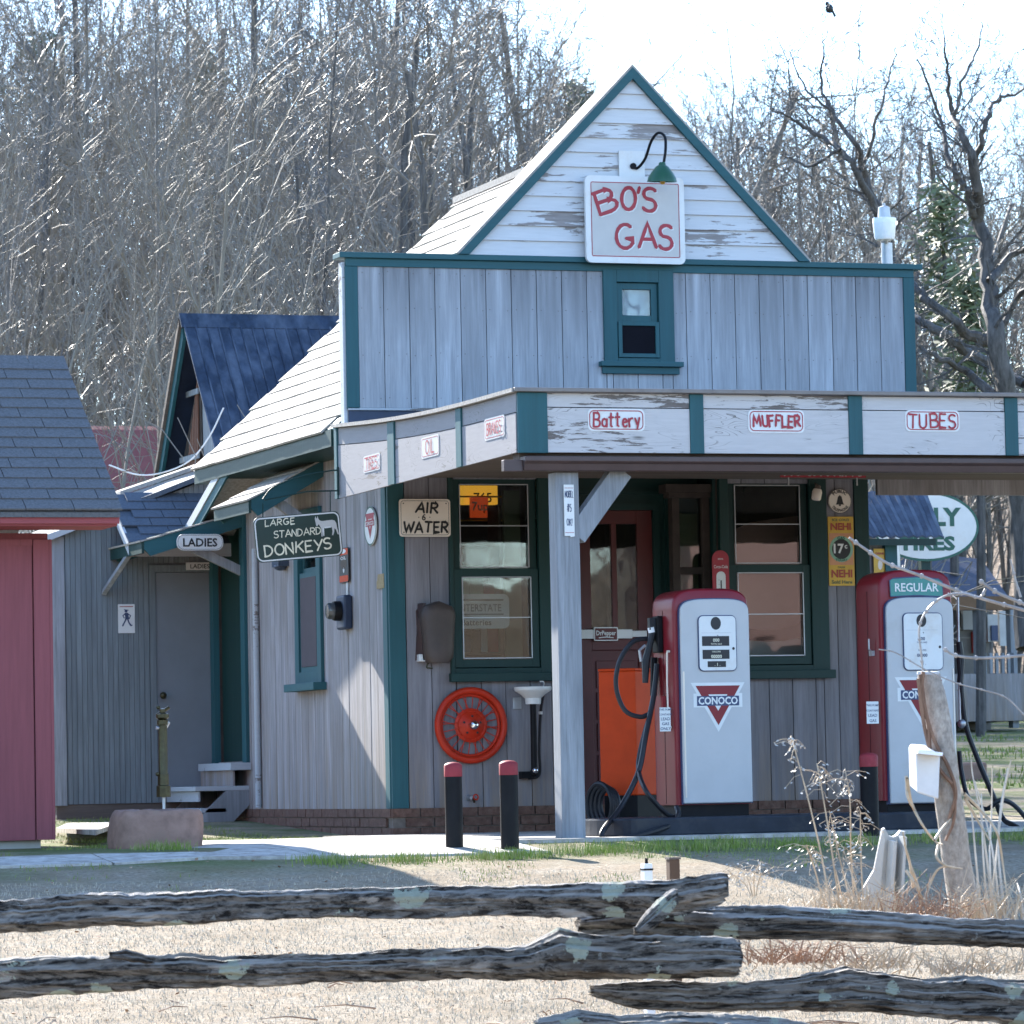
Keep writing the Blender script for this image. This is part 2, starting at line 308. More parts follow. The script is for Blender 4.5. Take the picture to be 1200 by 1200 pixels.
# ------------------------------------------------------------------ lettering
def _arc(cx, cy, rx, ry, a0, a1, n=8): return [(cx+rx*math.cos(rad(a0+(a1-a0)*i/n)), cy+ry*math.sin(rad(a0+(a1-a0)*i/n))) for i in range(n+1)]
GL = {
 'A': (.72, [[(0,0),(.36,1),(.70,0)], [(.12,.34),(.60,.34)]]),
 'B': (.62, [[(.02,0),(.04,1)], [(-.02,.98),(.34,1.0)]+_arc(.34,.76,.22,.24,90,-90,6)+[(.06,.52)], [(.06,.52),(.36,.52)]+_arc(.36,.26,.26,.26,90,-90,6)+[(0,.0)]]),
 'C': (.62, [_arc(.36,.5,.34,.5,50,310,12)]),
 'D': (.64, [[(.04,0),(.04,1)], [(0,1)]+_arc(.14,.5,.46,.5,90,-90,10)+[(0,0)]]),
 'E': (.55, [[(.5,1),(.04,1),(.04,0),(.52,0)], [(.04,.52),(.42,.52)]]),
 'F': (.52, [[(.52,1),(.04,1),(.04,0)], [(.04,.54),(.42,.54)]]),
 'G': (.68, [_arc(.37,.5,.35,.5,55,330,12)+[(.66,.42),(.40,.42)]]),
 'H': (.60, [[(.04,0),(.04,1)], [(.56,0),(.56,1)], [(.04,.52),(.56,.52)]]),
 'I': (.14, [[(.07,0),(.07,1)]]),
 'K': (.60, [[(.04,0),(.04,1)], [(.56,1),(.06,.45)], [(.2,.58),(.60,0)]]),
 'L': (.50, [[(.04,1),(.04,0),(.50,.02)]]),
 'M': (.80, [[(.02,0),(.08,1),(.40,.30),(.72,1),(.78,0)]]),
 'N': (.62, [[(.04,0),(.04,1),(.58,0),(.58,1)]]),
 'O': (.70, [_arc(.35,.5,.33,.5,95,455,16)]),
 'P': (.56, [[(.04,0),(.04,1)], [(0,1),(.3,1)]+_arc(.3,.75,.24,.25,90,-90,6)+[(.05,.5)]]),
 'R': (.60, [[(.04,0),(.04,1)], [(0,1),(.3,1)]+_arc(.3,.75,.24,.25,90,-90,6)+[(.05,.5)], [(.22,.5),(.60,0)]]),
 'S': (.58, [_arc(.30,.75,.26,.25,40,240,8)+_arc(.28,.26,.27,.26,70,-150,10)]),
 'T': (.62, [[(0,1),(.62,.98)], [(.32,1),(.30,0)]]),
 'U': (.62, [[(.04,1),(.05,.3)]+_arc(.31,.28,.26,.28,185,355,8)+[(.57,1)]]),
 'V': (.62, [[(0,1),(.31,0),(.62,1)]]),
 'W': (.90, [[(0,1),(.2,0),(.45,.75),(.68,0),(.90,1)]]),
 'X': (.62, [[(0,1),(.60,0)], [(.58,1),(.02,0)]]),
 'Y': (.60, [[(0,1),(.30,.48)], [(.60,1),(.24,0)]]),
 'Z': (.58, [[(0,1),(.56,1),(.02,0),(.58,0)]]),
 "'": (.16, [[(.12,1.08),(.05,.82)]]),
 '&': (.60, [_arc(.30,.28,.26,.26,40,400,12)+[(.1,.6),(.34,.98),(.5,.92)]]),
 '6': (.50, [_arc(.26,.26,.22,.26,30,390,12), [(.05,.3),(.12,.75),(.42,1)]]),
 '#': (.6, [[(.2,0),(.3,1)],[(.4,0),(.5,1)],[(.04,.66),(.62,.66)],[(0,.33),(.58,.33)]]),
 '5': (.52, [[(.48,1),(.1,1),(.06,.56)]+_arc(.24,.32,.25,.30,110,-140,9)]),
 '1': (.3, [[(.04,.8),(.16,1),(.16,0)]]), '7': (.52, [[(.02,1),(.5,1),(.18,0)]]),
 '!': (.14, [[(.07,1),(.07,.3)],[(.07,.08),(.07,.0)]]), '-': (.3, [[(.02,.45),(.28,.45)]]),
 'a': (.52, [_arc(.24,.28,.22,.28,60,400,10), [(.46,.58),(.48,0)]]),
 't': (.44, [[(.22,.95),(.22,.05),(.34,0)], [(.02,.64),(.44,.66)]]),
 'e': (.50, [[(.06,.32),(.46,.36)]+_arc(.26,.30,.21,.29,15,320,10)]),
 'r': (.40, [[(.04,.6),(.06,0)], [(.06,.38),(.2,.58),(.40,.60)]]),
 'y': (.46, [[(.04,.62),(.24,.14)], [(.46,.64),(.2,-.18)]]),
 'i': (.12, [[(.06,.6),(.06,0)]]), 'o': (.48, [_arc(.24,.29,.22,.29,90,450,12)]), 'l': (.12, [[(.06,1),(.06,0)]]),
 's': (.42, [_arc(.22,.44,.18,.16,40,240,6)+_arc(.20,.15,.19,.15,70,-150,7)]),
 'd': (.50, [_arc(.24,.28,.22,.28,60,400,10), [(.46,1),(.46,0)]]), 'h': (.48, [[(.04,1),(.04,0)], [(.04,.4),(.24,.6),(.42,.45),(.43,0)]]),
 'n': (.48, [[(.04,.6),(.04,0)], [(.04,.4),(.24,.6),(.42,.45),(.43,0)]]), ' ': (.35, []), '.': (.12, [[(.06,.02),(.07,.08)]]),
}
class Surf:
    """a flat face on which lettering and print are laid: origin, right, up"""
    def __init__(s, o, u, v): s.o, s.u, s.v = Vec(o), Vec(u).normalized(), Vec(v).normalized(); s.n = s.u.cross(s.v)
    def p(s, a, b, d=0): return s.o + s.u*a + s.v*b + s.n*d
FRONT = ((1,0,0), (0,0,1)); SIDE = ((0,-1,0), (0,0,1))
def ribbon(mb, sf, pts, w, lift):
    n = len(pts); L = []; Rr = []
    for i in range(n):
        a = Vec(pts[max(i-1,0)]); b = Vec(pts[min(i+1,n-1)]); d = (b-a)
        d = d.normalized() if d.length > 1e-9 else Vec((1,0))
        nn = Vec((-d.y, d.x))
        if 0 < i < n-1:
            d1 = (Vec(pts[i])-a).normalized(); k = 1/max(.55, abs(Vec((-d1.y, d1.x)).dot(nn)))
        else: k = 1
        ww = w/2*k*(1+.10*math.sin(i*2.1+pts[0][0]*40))
        L.append(Vec(pts[i])+nn*ww); Rr.append(Vec(pts[i])-nn*ww)
    d0 = (Vec(pts[0])-Vec(pts[1])).normalized()*w*.45; d1 = (Vec(pts[-1])-Vec(pts[-2])).normalized()*w*.45
    vs = [sf.p(*(Vec(pts[0])+d0), lift)]
    for i, (a, b) in enumerate(zip(L, Rr)): e = lift+i*.00003; vs += [sf.p(a.x, a.y, e), sf.p(b.x, b.y, e)]
    vs.append(sf.p(*(Vec(pts[-1])+d1), lift+n*.00003))
    fs = [(0,1,2)] + [(1+2*i, 3+2*i, 4+2*i, 2+2*i) for i in range(n-1)] + [(2*n-1, 2*n, 2*n+1)]
    mb.add(vs, fs)
def hand(mb, sf, text, x, y, h, w, wx=1.0, gap=.16, rot=0, jit=.04, lift=.0025, seed=1, slant=0):
    """hand painted capitals: x, y of the first letter's foot; returns the width"""
    r = random.Random(seed); c = 0; k = 0
    cs, sn = math.cos(rad(rot)), math.sin(rad(rot))
    for ch in text:
        gw, strokes = GL[ch]; ja, jy, jr = r.uniform(-jit, jit), r.uniform(-jit, jit), r.uniform(-jit, jit)*2
        for st in strokes:
            q = []
            for i in range(len(st)-1):
                (a0, b0), (a1, b1) = st[i], st[i+1]; m = max(1, int(math.hypot(a1-a0, b1-b0)/.3))
                q += [(a0+(a1-a0)*t/m, b0+(b1-b0)*t/m) for t in range(m)]
            q.append(st[-1]); out = []
            for (a, b) in q:
                a2 = (a-gw/2)*math.cos(jr)-(b-.5)*math.sin(jr)+gw/2; b2 = (a-gw/2)*math.sin(jr)+(b-.5)*math.cos(jr)+.5
                X = (c+a2+ja+slant*b2)*h*wx; Y = (b2+jy)*h
                out.append((x+X*cs-Y*sn, y+X*sn+Y*cs))
            ribbon(mb, sf, out, w, lift+k*.0005); k += 1
        c += gw+gap
    return (c-gap)*h*wx
def text_w(text, h, wx=1.0, gap=.16): return (sum(GL[c][0]+gap for c in text)-gap)*h*wx
def hand_c(mb, sf, text, cx, y, h, w, fit=None, **k):
    wx = k.pop('wx', 1.0); gap = k.get('gap', .16)
    if fit: wx *= fit/text_w(text, h, wx, gap)
    tw = text_w(text, h, wx, gap); r = rad(k.get('rot', 0))
    return hand(mb, sf, text, cx-tw/2*math.cos(r), y-tw/2*math.sin(r), h, w, wx, **k)
_fc = {}
def printed(mb, sf, text, cx, y, h, fit=None, bold=.012, lift=.0025, arc=None):
    """block print, centred on cx, foot at y"""
    key = (text, bold)
    if key not in _fc:
        cu = bpy.data.curves.new('print', 'FONT'); cu.body = text; cu.size = 1; cu.offset = bold; cu.resolution_u = 2
        ob = bpy.data.objects.new('print', cu); me = bpy.data.meshes.new_from_object(ob)
        _fc[key] = ([tuple(v.co) for v in me.vertices], [tuple(p.vertices) for p in me.polygons])
        bpy.data.objects.remove(ob); bpy.data.curves.remove(cu); bpy.data.meshes.remove(me)
    vs, fs = _fc[key]
    if not vs: return
    x0, x1 = min(v[0] for v in vs), max(v[0] for v in vs); k = h/.70; kx = (fit/(x1-x0)) if fit else k; mid = (x0+x1)/2
    if arc:   # (radius, centre angle in degrees, direction)
        R, a0, sg = arc; out = []
        for v in vs:
            a = rad(a0) - sg*(v[0]-mid)*kx/R; rr = R + sg*v[1]*k
            out.append(sf.p(cx+rr*math.cos(a), y+rr*math.sin(a), lift))
        mb.add(out, fs)
    else: mb.add([sf.p(cx+(v[0]-mid)*kx, y+v[1]*k, lift) for v in vs], fs)
def rrect(x0, y0, x1, y1, r, n=5):
    o = []
    for cx, cy, a in ((x1-r, y1-r, 0), (x0+r, y1-r, 90), (x0+r, y0+r, 180), (x1-r, y0+r, 270)):
        o += [(cx+r*math.cos(rad(a+90*i/n)), cy+r*math.sin(rad(a+90*i/n))) for i in range(n+1)]
    return o
def ell(cx, cy, rx, ry, n=32): return [(cx+rx*math.cos(2*math.pi*i/n), cy+ry*math.sin(2*math.pi*i/n)) for i in range(n)]
def plate(mb, sf, poly, t, d0=0): return mb.prism([sf.p(a, b, d0) for a, b in poly], sf.n*t)
def outline(mb, sf, poly, w, lift): # a closed line along a polygon
    n = len(poly); vs = []; c = Vec((sum(p[0] for p in poly)/n, sum(p[1] for p in poly)/n))
    for i in range(n):
        a, b = Vec(poly[i-1]), Vec(poly[(i+1) % n]); d = (b-a)
        d = d.normalized() if d.length > 1e-9 else Vec((1,0))
        nn = Vec((-d.y, d.x)); p = Vec(poly[i]); vs += [sf.p(*(p+nn*w/2), lift), sf.p(*(p-nn*w/2), lift)]
    return mb.add(vs, [(2*i, 2*((i+1) % n), 2*((i+1) % n)+1, 2*i+1) for i in range(n)])
def flat(mb, sf, poly, lift): return mb.add([sf.p(a, b, lift) for a, b in poly], [tuple(range(len(poly)))])
def sign(name, label, cat, sf, poly, t, face_mat, group=None, edge=None, bolts=None):
    """a plate with its root at the surface's origin; lettering is added as children named lettering, border ..."""
    root = thing(name, sf.o, label, cat, group)
    mb = MB(); plate(mb, sf, poly, t); build('board', mb, face_mat, root)
    return root, Surf(sf.p(0, 0, t), sf.u, sf.v)
# ------------------------------------------------------------------ setting: ground, walkway, hill
GP = [(-400,14), (-150,11), (-95,5), (-60,-1.0), (-45,-1.1), (-28,-1.0), (-20,-.86), (-14,-.70), (-11,-.56), (-8,-.38), (-6.6,-.27), (-5.5,-.13), (-5,-.085), (-4.4,-.045), (-3.85,0), (1,0), (5.4,.16), (12,.42), (22,.75), (40,1.35), (60,3.2), (90,7.5), (125,13), (160,17), (230,20), (600,22)]
def gz(x, y):
    for (a, za), (b, zb) in zip(GP, GP[1:]):
        if y <= b:
            t = (y-a)/(b-a); z = za+(zb-za)*t; break
    else: z = GP[-1][1]
    if y > 40:   # the wooded hill stands higher on the left
        k = min(1, (y-40)/60); z += k*(2.5*math.tanh((-(x-22))/18) + 1.0*math.sin(x*.13+1) + .6*math.sin(x*.31+y*.05))
    z += .02*math.sin(x*1.3+y*.7)*(1 if y < -5 or y > 8 else 0)
    return z
def ground():
    xs = sorted(set([-300,-200,-120,-80,-60,-45] + [round(-36+i*2.0,2) for i in range(13)] + [round(-10+i*.5,2) for i in range(50)] + [round(15+i*2.0,2) for i in range(25)] + [70,90,120,160,220,300]))
    ys = sorted(set([-400,-200,-100,-60,-40,-32] + [round(-28+i*.7,2) for i in range(18)] + [round(-15+i*.25,2) for i in range(90)] + [8,9,10,12,14,17,20,24,28,33] + list(range(38,170,4)) + [180,200,230,300,400,600]))
    vs = [(x, y, gz(x, y)) for y in ys for x in xs]; n = len(xs)
    fs = [(j*n+i, j*n+i+1, (j+1)*n+i+1, (j+1)*n+i) for j in range(len(ys)-1) for i in range(n-1)]
    t = NT('dry_lawn'); tc = t.n('ShaderNodeTexCoord'); co = tc.outputs['Object']
    big = t.noise(co, .9, 5, .6); med = t.noise(co, 5, 6, .7); fin = t.noise(co, 38, 6, .75)
    dry = t.mix(t.ramp(fin, [(.32, 0.), (.68, 1.)]), (.17,.14,.10), (.52,.455,.365))
    dry = t.mix(t.ramp(med, [(.35, 0.), (.7, .75)]), dry, (.34,.245,.155))
    dry = t.mix(t.ramp(t.noise(co, 1.7, 6, .7), [(.48, 0.), (.62, .8)]), dry, (.25,.20,.14)); dry = t.mix(t.ramp(t.noise(co, 14, 4, .7), [(.60, 0.), (.70, .7)]), dry, (.13,.095,.06))
    sep = t.n('ShaderNodeSeparateXYZ'); t.l(co, sep.inputs[0])
    # greener turf near the walkway and the pumps, leaf litter on the wooded hill
    gy = t.ramp(sep.outputs[1], [(0,0.),(1,0.)]); 
    mr = t.n('ShaderNodeMapRange'); t.l(sep.outputs[1], mr.inputs[0]); mr.inputs[1].default_value = -5.6; mr.inputs[2].default_value = -4.6
    gm = t.n('ShaderNodeMath', operation='MULTIPLY'); t.l(mr.outputs[0], gm.inputs[0]); t.l(t.ramp(big, [(.40, 0.), (.58, .85)]), gm.inputs[1])
    grn = t.mix(fin, (.05,.085,.018), (.16,.22,.06))
    c = t.mix(gm.outputs[0], dry, grn)
    m2 = t.n('ShaderNodeMapRange'); t.l(sep.outputs[1], m2.inputs[0]); m2.inputs[1].default_value = 36; m2.inputs[2].default_value = 46
    lit = t.mix(t.ramp(med, [(.35, 0.), (.65, 1.)]), (.10,.07,.045), (.28,.205,.14))
    m3 = t.n('ShaderNodeMapRange'); t.l(sep.outputs[1], m3.inputs[0]); m3.inputs[1].default_value = -55; m3.inputs[2].default_value = -66; m4 = t.n('ShaderNodeMath', operation='MAXIMUM'); t.l(m2.outputs[0], m4.inputs[0]); t.l(m3.outputs[0], m4.inputs[1])
    c = t.mix(m4.outputs[0], c, lit); t.color(c)
    ad = t.n('ShaderNodeMath', operation='ADD'); t.l(fin, ad.inputs[0]); t.l(med, ad.inputs[1]); t.bump(ad.outputs[0], .9, .035); t.set(.95, 0, .15)
    mb = MB(); mb.add(vs, fs); return build('ground', mb, t.m, kind='structure', smooth=True), t.m
GROUND, M['lawn'] = ground()
# concrete walkway in poured slabs, following the ground
WALK_FRONT = lambda x: -4.62 + .07*math.sin(x*2.1) + .05*math.sin(x*7) + .03*math.sin(x*17)
def walkway():
    root = thing('walkway', (-1.5,-3,0), None, None, kind='structure')
    tw = NT('walk_concrete'); co = tw.coord((1,1,1), 4); nz = tw.noise(co, 9, 6, .7); f = tw.noise(co, 60, 3, .6)
    tw.color(tw.mix(tw.ramp(nz, [(.35, 0.), (.68, 1.)]), (.26,.235,.205), (.54,.51,.47))); tw.bump(f, .5, .006); tw.set(.9, 0, .2)
    M['walk'] = tw.m
    x = -9.0; k = 0
    while x < 3.9:
        w = 1.18 if x < -1.2 else .92; x1 = min(x+w-.012, -.525); mb = MB(); vs = []; n = 6
        yb = -.9 if x < -.4 else -3.9
        r = [(x + (x1-x)*i/2) for i in range(3)]
        if x >= -.6: break
        for i, xx in enumerate(r):
            for j in range(7):
                yy = WALK_FRONT(xx) + (yb - WALK_FRONT(xx))*j/6
                if xx < -2.4: yy = WALK_FRONT(xx) + (-4.15 - WALK_FRONT(xx))*j/6
                z = gz(xx, yy)+.016+.004*math.sin(xx*3+yy*5); vs.append((xx, yy, z))
        nv = len(vs); vs += [(a, b, c-.06) for a, b, c in vs]
        fs = [(i*7+j, (i+1)*7+j, (i+1)*7+j+1, i*7+j+1) for i in range(2) for j in range(6)]
        fs += [(i*7, i*7+nv, (i+1)*7+nv, (i+1)*7) for i in range(2)] + [(i*7+6, (i+1)*7+6, (i+1)*7+6+nv, i*7+6+nv) for i in range(2)]
        fs += [(j, j+1, j+1+nv, j+nv) for j in range(6)] + [(14+j, 14+j+nv, 14+j+1+nv, 14+j+1) for j in range(6)]
        mb.add(vs, fs); build('slab', mb, M['walk'], root); x += w; k += 1
    # the paved pad in front of the station
    mb = MB(); mb.box(-.52, -3.98, -.12, 6.6, -.02, .012); build('pad', mb, M['walk'], root)
walkway()
# pale stepping slab in the grass beside the rear building
p = G(95, 968, .10)
mb = MB(); q = [G(66,972,.1), G(112,975,.1), G(134,968,.1), G(118,962,.1), G(92,960,.1)]
mb.prism([v - Vec((0,0,.02)) for v in q], (0,0,.03)); o = build('stepping_slab', mb, M['walk'], loc=p); tag(o, 'pale flat stepping slab lying in the grass beside the red shed', 'slab')
# ------------------------------------------------------------------ the station
ST = thing('gas_station', (0,0,0), 'old grey board gas station with teal trim, white gable and a deep front canopy', 'building')
W = 3.54; PL, PR = -.29, 3.955; BS = .187
def yframe(name, b, hole, y0, y1, mat, parent):  # a frame in a plane of constant y: outer (x0,z0,x1,z1), hole likewise
    x0,z0,x1,z1 = b; a0,c0,a1,c1 = hole; mb = MB()
    mb.box(x0,y0,z0,a0,y1,z1).box(a1,y0,z0,x1,y1,z1).box(a0,y0,c1,a1,y1,z1).box(a0,y0,z0,a1,y1,c0); return build(name, mb, mat, parent, bevel=.003)
# brick footing, every brick a piece
mbk = MB().box(-.098,-.0325,-.029,.098,.0325,.029); brick_me = mbk.mesh('brick')
brick_me.materials.append(M['brick'])
bk = build('footing', MB().box(-.018,-.018,-.05,W+.018,.2,.183).box(-.018,.2,-.05,.2,5.3,.183), M['mortar'], ST)
for r in range(3):
    z = -.003+r*.066+.0
    for i in range(18):
        x = -.0+i*.207+(.1 if r % 2 else 0)
        if x < W: inst('brick', brick_me, bk, Matrix.Translation((x+.07, -.002+rnd.uniform(-.003,.003), z+.029)) @ Matrix.Rotation(rad(rnd.uniform(-.6,.6)),4,'Z'))
    for i in range(26):
        y = .09+i*.207+(.1 if r % 2 else 0)
        inst('brick', brick_me, bk, Matrix.Translation((-.002+rnd.uniform(-.003,.003), y, z+.029)) @ Matrix.Rotation(rad(90),4,'Z'))
# window and door openings in the front wall
WL = XZ(527,797,0) + XZ(647,557,0); WR = XZ(845,794,0) + XZ(965,562,0)
WLb = (WL[0], WL[1], WL[2], WL[3]); WRb = (WR[0], WR[1], WR[2], WR[3])
DX0, DX1 = 1.36, WR[0]-.012               # recessed doorway
def board_seg(x0, x1, z0, z1, holes):
    segs = [(z0, z1)]
    for (a0, c0, a1, c1) in holes:
        if x1 > a0+.001 and x0 < a1-.001:
            ns = []
            for (s0, s1) in segs:
                if c0 > s0: ns.append((s0, min(s1, c0)))
                if c1 < s1: ns.append((max(s0, c1), s1))
            segs = [q for q in ns if q[1]-q[0] > .02]
    return segs
holes = [(WLb[0]+.04, WLb[1]+.03, WLb[2]-.04, WLb[3]-.03), (WRb[0]+.04, WRb[1]+.03, WRb[2]-.04, WRb[3]-.03), (DX0, 0, DX1, 2.62)]
xs = [.10]
while xs[-1] < W-.12: xs.append(xs[-1]+.178)
cuts = sorted(set([round(a,3) for a in xs] + [holes[0][0], holes[0][2], holes[1][0], holes[1][2], DX0, DX1, W-.09]))
cuts = [c for c in cuts if c <= W-.09+1e-6]
for x0, x1 in zip(cuts, cuts[1:]):
    if x1-x0 < .012: continue
    for z0, z1 in board_seg(x0+.001, x1-.001, BS, 2.74, holes):
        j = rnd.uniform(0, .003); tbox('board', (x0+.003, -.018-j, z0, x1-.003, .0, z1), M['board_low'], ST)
tbox('corner_board', (-.022,-.03,BS,.095,.0,2.78), M['teal'], ST, .003)
tbox('corner_board', (W-.09,-.03,BS,W+.02,.0,2.74), M['green'], ST, .003)
tbox('corner_board', (-.030,.001,BS,-.0,.10,2.9), M['teal'], ST, .003)
mb = MB(); HL, HR = holes[0], holes[1]          # the sheathing behind the boards, with the openings left out
for (a, b) in ((0, HL[0]), (HL[2], DX0), (DX1, HR[0]), (HR[2], W)): mb.box(a, 0, .0, b, .09, 2.9)
for h in (HL, HR): mb.box(h[0], 0, .0, h[2], .09, h[1]); mb.box(h[0], 0, h[3], h[2], .09, 2.9)
mb.box(DX0, 0, 2.62, DX1, .09, 2.9); mb.box(W-.09, .09, 0, W, 5.2, 2.9); mb.box(.09, 5.1, 0, W-.09, 5.2, 2.9)
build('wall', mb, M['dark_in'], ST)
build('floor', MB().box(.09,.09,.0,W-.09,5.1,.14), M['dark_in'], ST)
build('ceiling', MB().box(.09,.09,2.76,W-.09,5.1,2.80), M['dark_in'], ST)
# left wall: boards along y, window and door holes
SWb = (1.56, 1.08, 2.23, 2.36)      # y0, z0, y1, z1 of the side window
SDb = (3.70, .54, 4.50, 2.34)       # the side door
sh = [(SWb[0]+.03, SWb[1]+.03, SWb[2]-.03, SWb[3]-.03), (SDb[0], 0.55, SDb[2], SDb[3])]
ys = [.10]
while ys[-1] < 4.45: ys.append(ys[-1]+.172)
cy = sorted(set([round(a,3) for a in ys] + [sh[0][0], sh[0][2], sh[1][0], sh[1][2]]))
for y0, y1 in zip(cy, cy[1:]):
    if y1-y0 < .012: continue
    for z0, z1 in board_seg(y0+.001, y1-.001, BS, 2.99 if y1 < 3.9 else 2.45, sh):
        j = rnd.uniform(0, .003); tbox('board', (-.018-j, y0+.0025, z0, 0, y1-.0025, z1), M['board_side'], ST)
mb = MB()
for (a, b) in ((0.09, sh[0][0]), (sh[0][2], sh[1][0]), (sh[1][2], 4.61)): mb.box(0, a, 0, .09, b, 2.9 if a < 3.9 else 2.45)
for h in sh: mb.box(0, h[0], 0, .09, h[2], h[1]); mb.box(0, h[0], h[3], .09, h[2], 2.9 if h[0] < 3 else 2.45)
build('wall', mb, M['dark_in'], ST)
# false front above the canopy
n = 22; PT = 3.90; PB = 2.93
bx = np.linspace(PL+.085, PR-.08, n+1); UW = XZ(702,435,0)+XZ(791,318,0)
uh = (XZ(722,420,0)[0], XZ(722,420,0)[1], XZ(769,332,0)[0], XZ(769,332,0)[1])
uho = (UW[0]+.05, UW[1]+.02, UW[2]-.04, UW[3]-.04)
cuts = sorted(set([float(round(a,3)) for a in bx] + [uho[0], uho[2]])); cuts_up = cuts
for x0, x1 in zip(cuts, cuts[1:]):
    if x1-x0 < .012: continue
    for z0, z1 in board_seg(x0+.001, x1-.001, PB, PT, [uho]):
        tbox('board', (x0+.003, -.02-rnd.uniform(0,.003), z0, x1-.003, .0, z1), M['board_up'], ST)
mb = MB(); mb.box(PL,0,2.55,uho[0],.07,PT).box(uho[2],0,2.74,PR,.07,PT).box(uho[0],0,2.74,uho[2],.07,uho[1]).box(uho[0],0,uho[3],uho[2],.07,PT); build('false_front', mb, M['worn_grey'], ST)
tbox('corner_board', (PL-.004,-.03,PB-.01,PL+.085,.001,PT), M['teal'], ST, .003)
tbox('corner_board', (PR-.08,-.03,2.74,PR+.004,.001,PT), M['teal'], ST, .003)
tbox('corner_board', (PL-.022,-.012,2.74,PL-.001,.075,PT+.03), M['worn_grey'], ST, .003)
tbox('frieze_board', (PL,-.035,PT,PR,.0,PT+.055), M['teal_x'], ST, .003)
tbox('coping', (PL-.05,-.06,PT+.056,PR+.06,.11,PT+.095), M['teal_x'], ST, .004)
tbox('flashing', (PL+.01,-.012,2.76,PR,-.001,PB-.004), M['metal_dark'], ST)
tbox('flashing_lip', (PL,-.03,PB-.018,PR,-.013,PB-.002), M['worn_grey'], ST)
# upper sash window
def sash(parent, x0, z0, x1, z1, y, w, mat, t=.03, glass=True, bars=()):
    mb = MB(); mb.box(x0,y,z0,x0+w,y+t,z1).box(x1-w,y,z0,x1,y+t,z1).box(x0+w,y,z1-w,x1-w,y+t,z1).box(x0+w,y,z0,x1-w,y+t,z0+w)
    for zb in bars: mb.box(x0+w, y+.004, zb-.006, x1-w, y+t-.004, zb+.006)
    s = build('sash', mb, mat, parent, bevel=.002)
    if glass: build('pane', MB().box(x0+w-.002,y+t*.5,z0+w-.002,x1-w+.002,y+t*.5+.004,z1-w+.002), M['glass'], parent)
    return s
uw = yframe('upper_window', (UW[0]+.03, UW[1]+.05, UW[2]-.03, UW[3]), uh, -.045, .0, M['teal'], ST)
mb = MB(); mb.box(UW[0]-.01,-.085,UW[1]+.03,UW[2]+.02,-.02,UW[1]+.065).box(UW[0]+.01,-.05,UW[1]-.02,UW[2]-.0,-.024,UW[1]+.03); build('sill', mb, M['teal_x'], uw, bevel=.003)
um = (uh[1]+uh[3])/2-.01
sash(uw, uh[0]+.004, um, uh[2]-.004, uh[3]-.004, -.02, .045, M['teal'])
sash(uw, uh[0]+.004, uh[1]+.004, uh[2]-.004, um-.002, -.052, .028, M['teal'], glass=False)
build('insect_screen', MB().box(uh[0]+.03,-.04,uh[1]+.03,uh[2]-.03,-.038,um-.03), m_plain('black_screen', (.008,.008,.012), .9, 0, .1), uw)
build('attic_back', MB().box(uh[0]-.3,.35,uh[1]-.2,uh[2]+.3,.37,uh[3]+.2), M['dark_in'], uw)
build('roller_blind', MB().box(uh[0],.03,um+.02,uh[2],.034,uh[3]), m_plain('blind_sky_reflection', (.20,.33,.52), .6), uw)  # blue of the sky reflected in the upper pane put into the blind
# lower front windows
def front_window(b, l, mid, bars, group):
    x0,z0,x1,z1 = b; gx0, gx1 = l
    gz0, gz1 = bars[0], bars[-1]
    w = yframe('window', (x0,z0,x1,z1), (gx0-.06,gz0-.07,gx1+.06,gz1+.05), -.045, .0, M['green'], ST)
    build('sill', MB().box(x0-.02,-.10,z0-.015,x1+.02,-.046,z0+.045), M['green'], w, bevel=.004)
    sash(w, gx0-.055, mid-.02, gx1+.055, gz1+.045, .0, .055, M['green'], bars=())
    sash(w, gx0-.055, gz0-.065, gx1+.055, mid+.03, -.03, .055, M['green'], bars=())
    mb = MB(); t = .006
    for (a, c) in ((mid+.04, gz1-.008), (gz0-.005, mid-.03)):
        h = (a+c)/2; y = -.012 if a > mid else -.042
        mb.box(gx0+.002,y,a,gx1-.002,y+.008,a+t).box(gx0+.002,y,c,gx1-.002,y+.008,c+t).box(gx0,y,a,gx0+t,y+.008,c+t).box(gx1-t,y,a,gx1,y+.008,c+t).box(gx0+t,y,h,gx1-t,y+.008,h+t)
    build('screen_frame', mb, M['steel'], w); return w
gl = (XZ(541,770,0)[0], XZ(622,770,0)[0]); gr = (XZ(864,768,0)[0], XZ(941,768,0)[0])
WINL = front_window(WLb, gl, F(580,672,0).z, (F(580,771,0).z, F(580,567,0).z), None)
WINR = front_window(WRb, gr, F(900,667,0).z, (F(900,768,0).z, F(900,568,0).z), None)
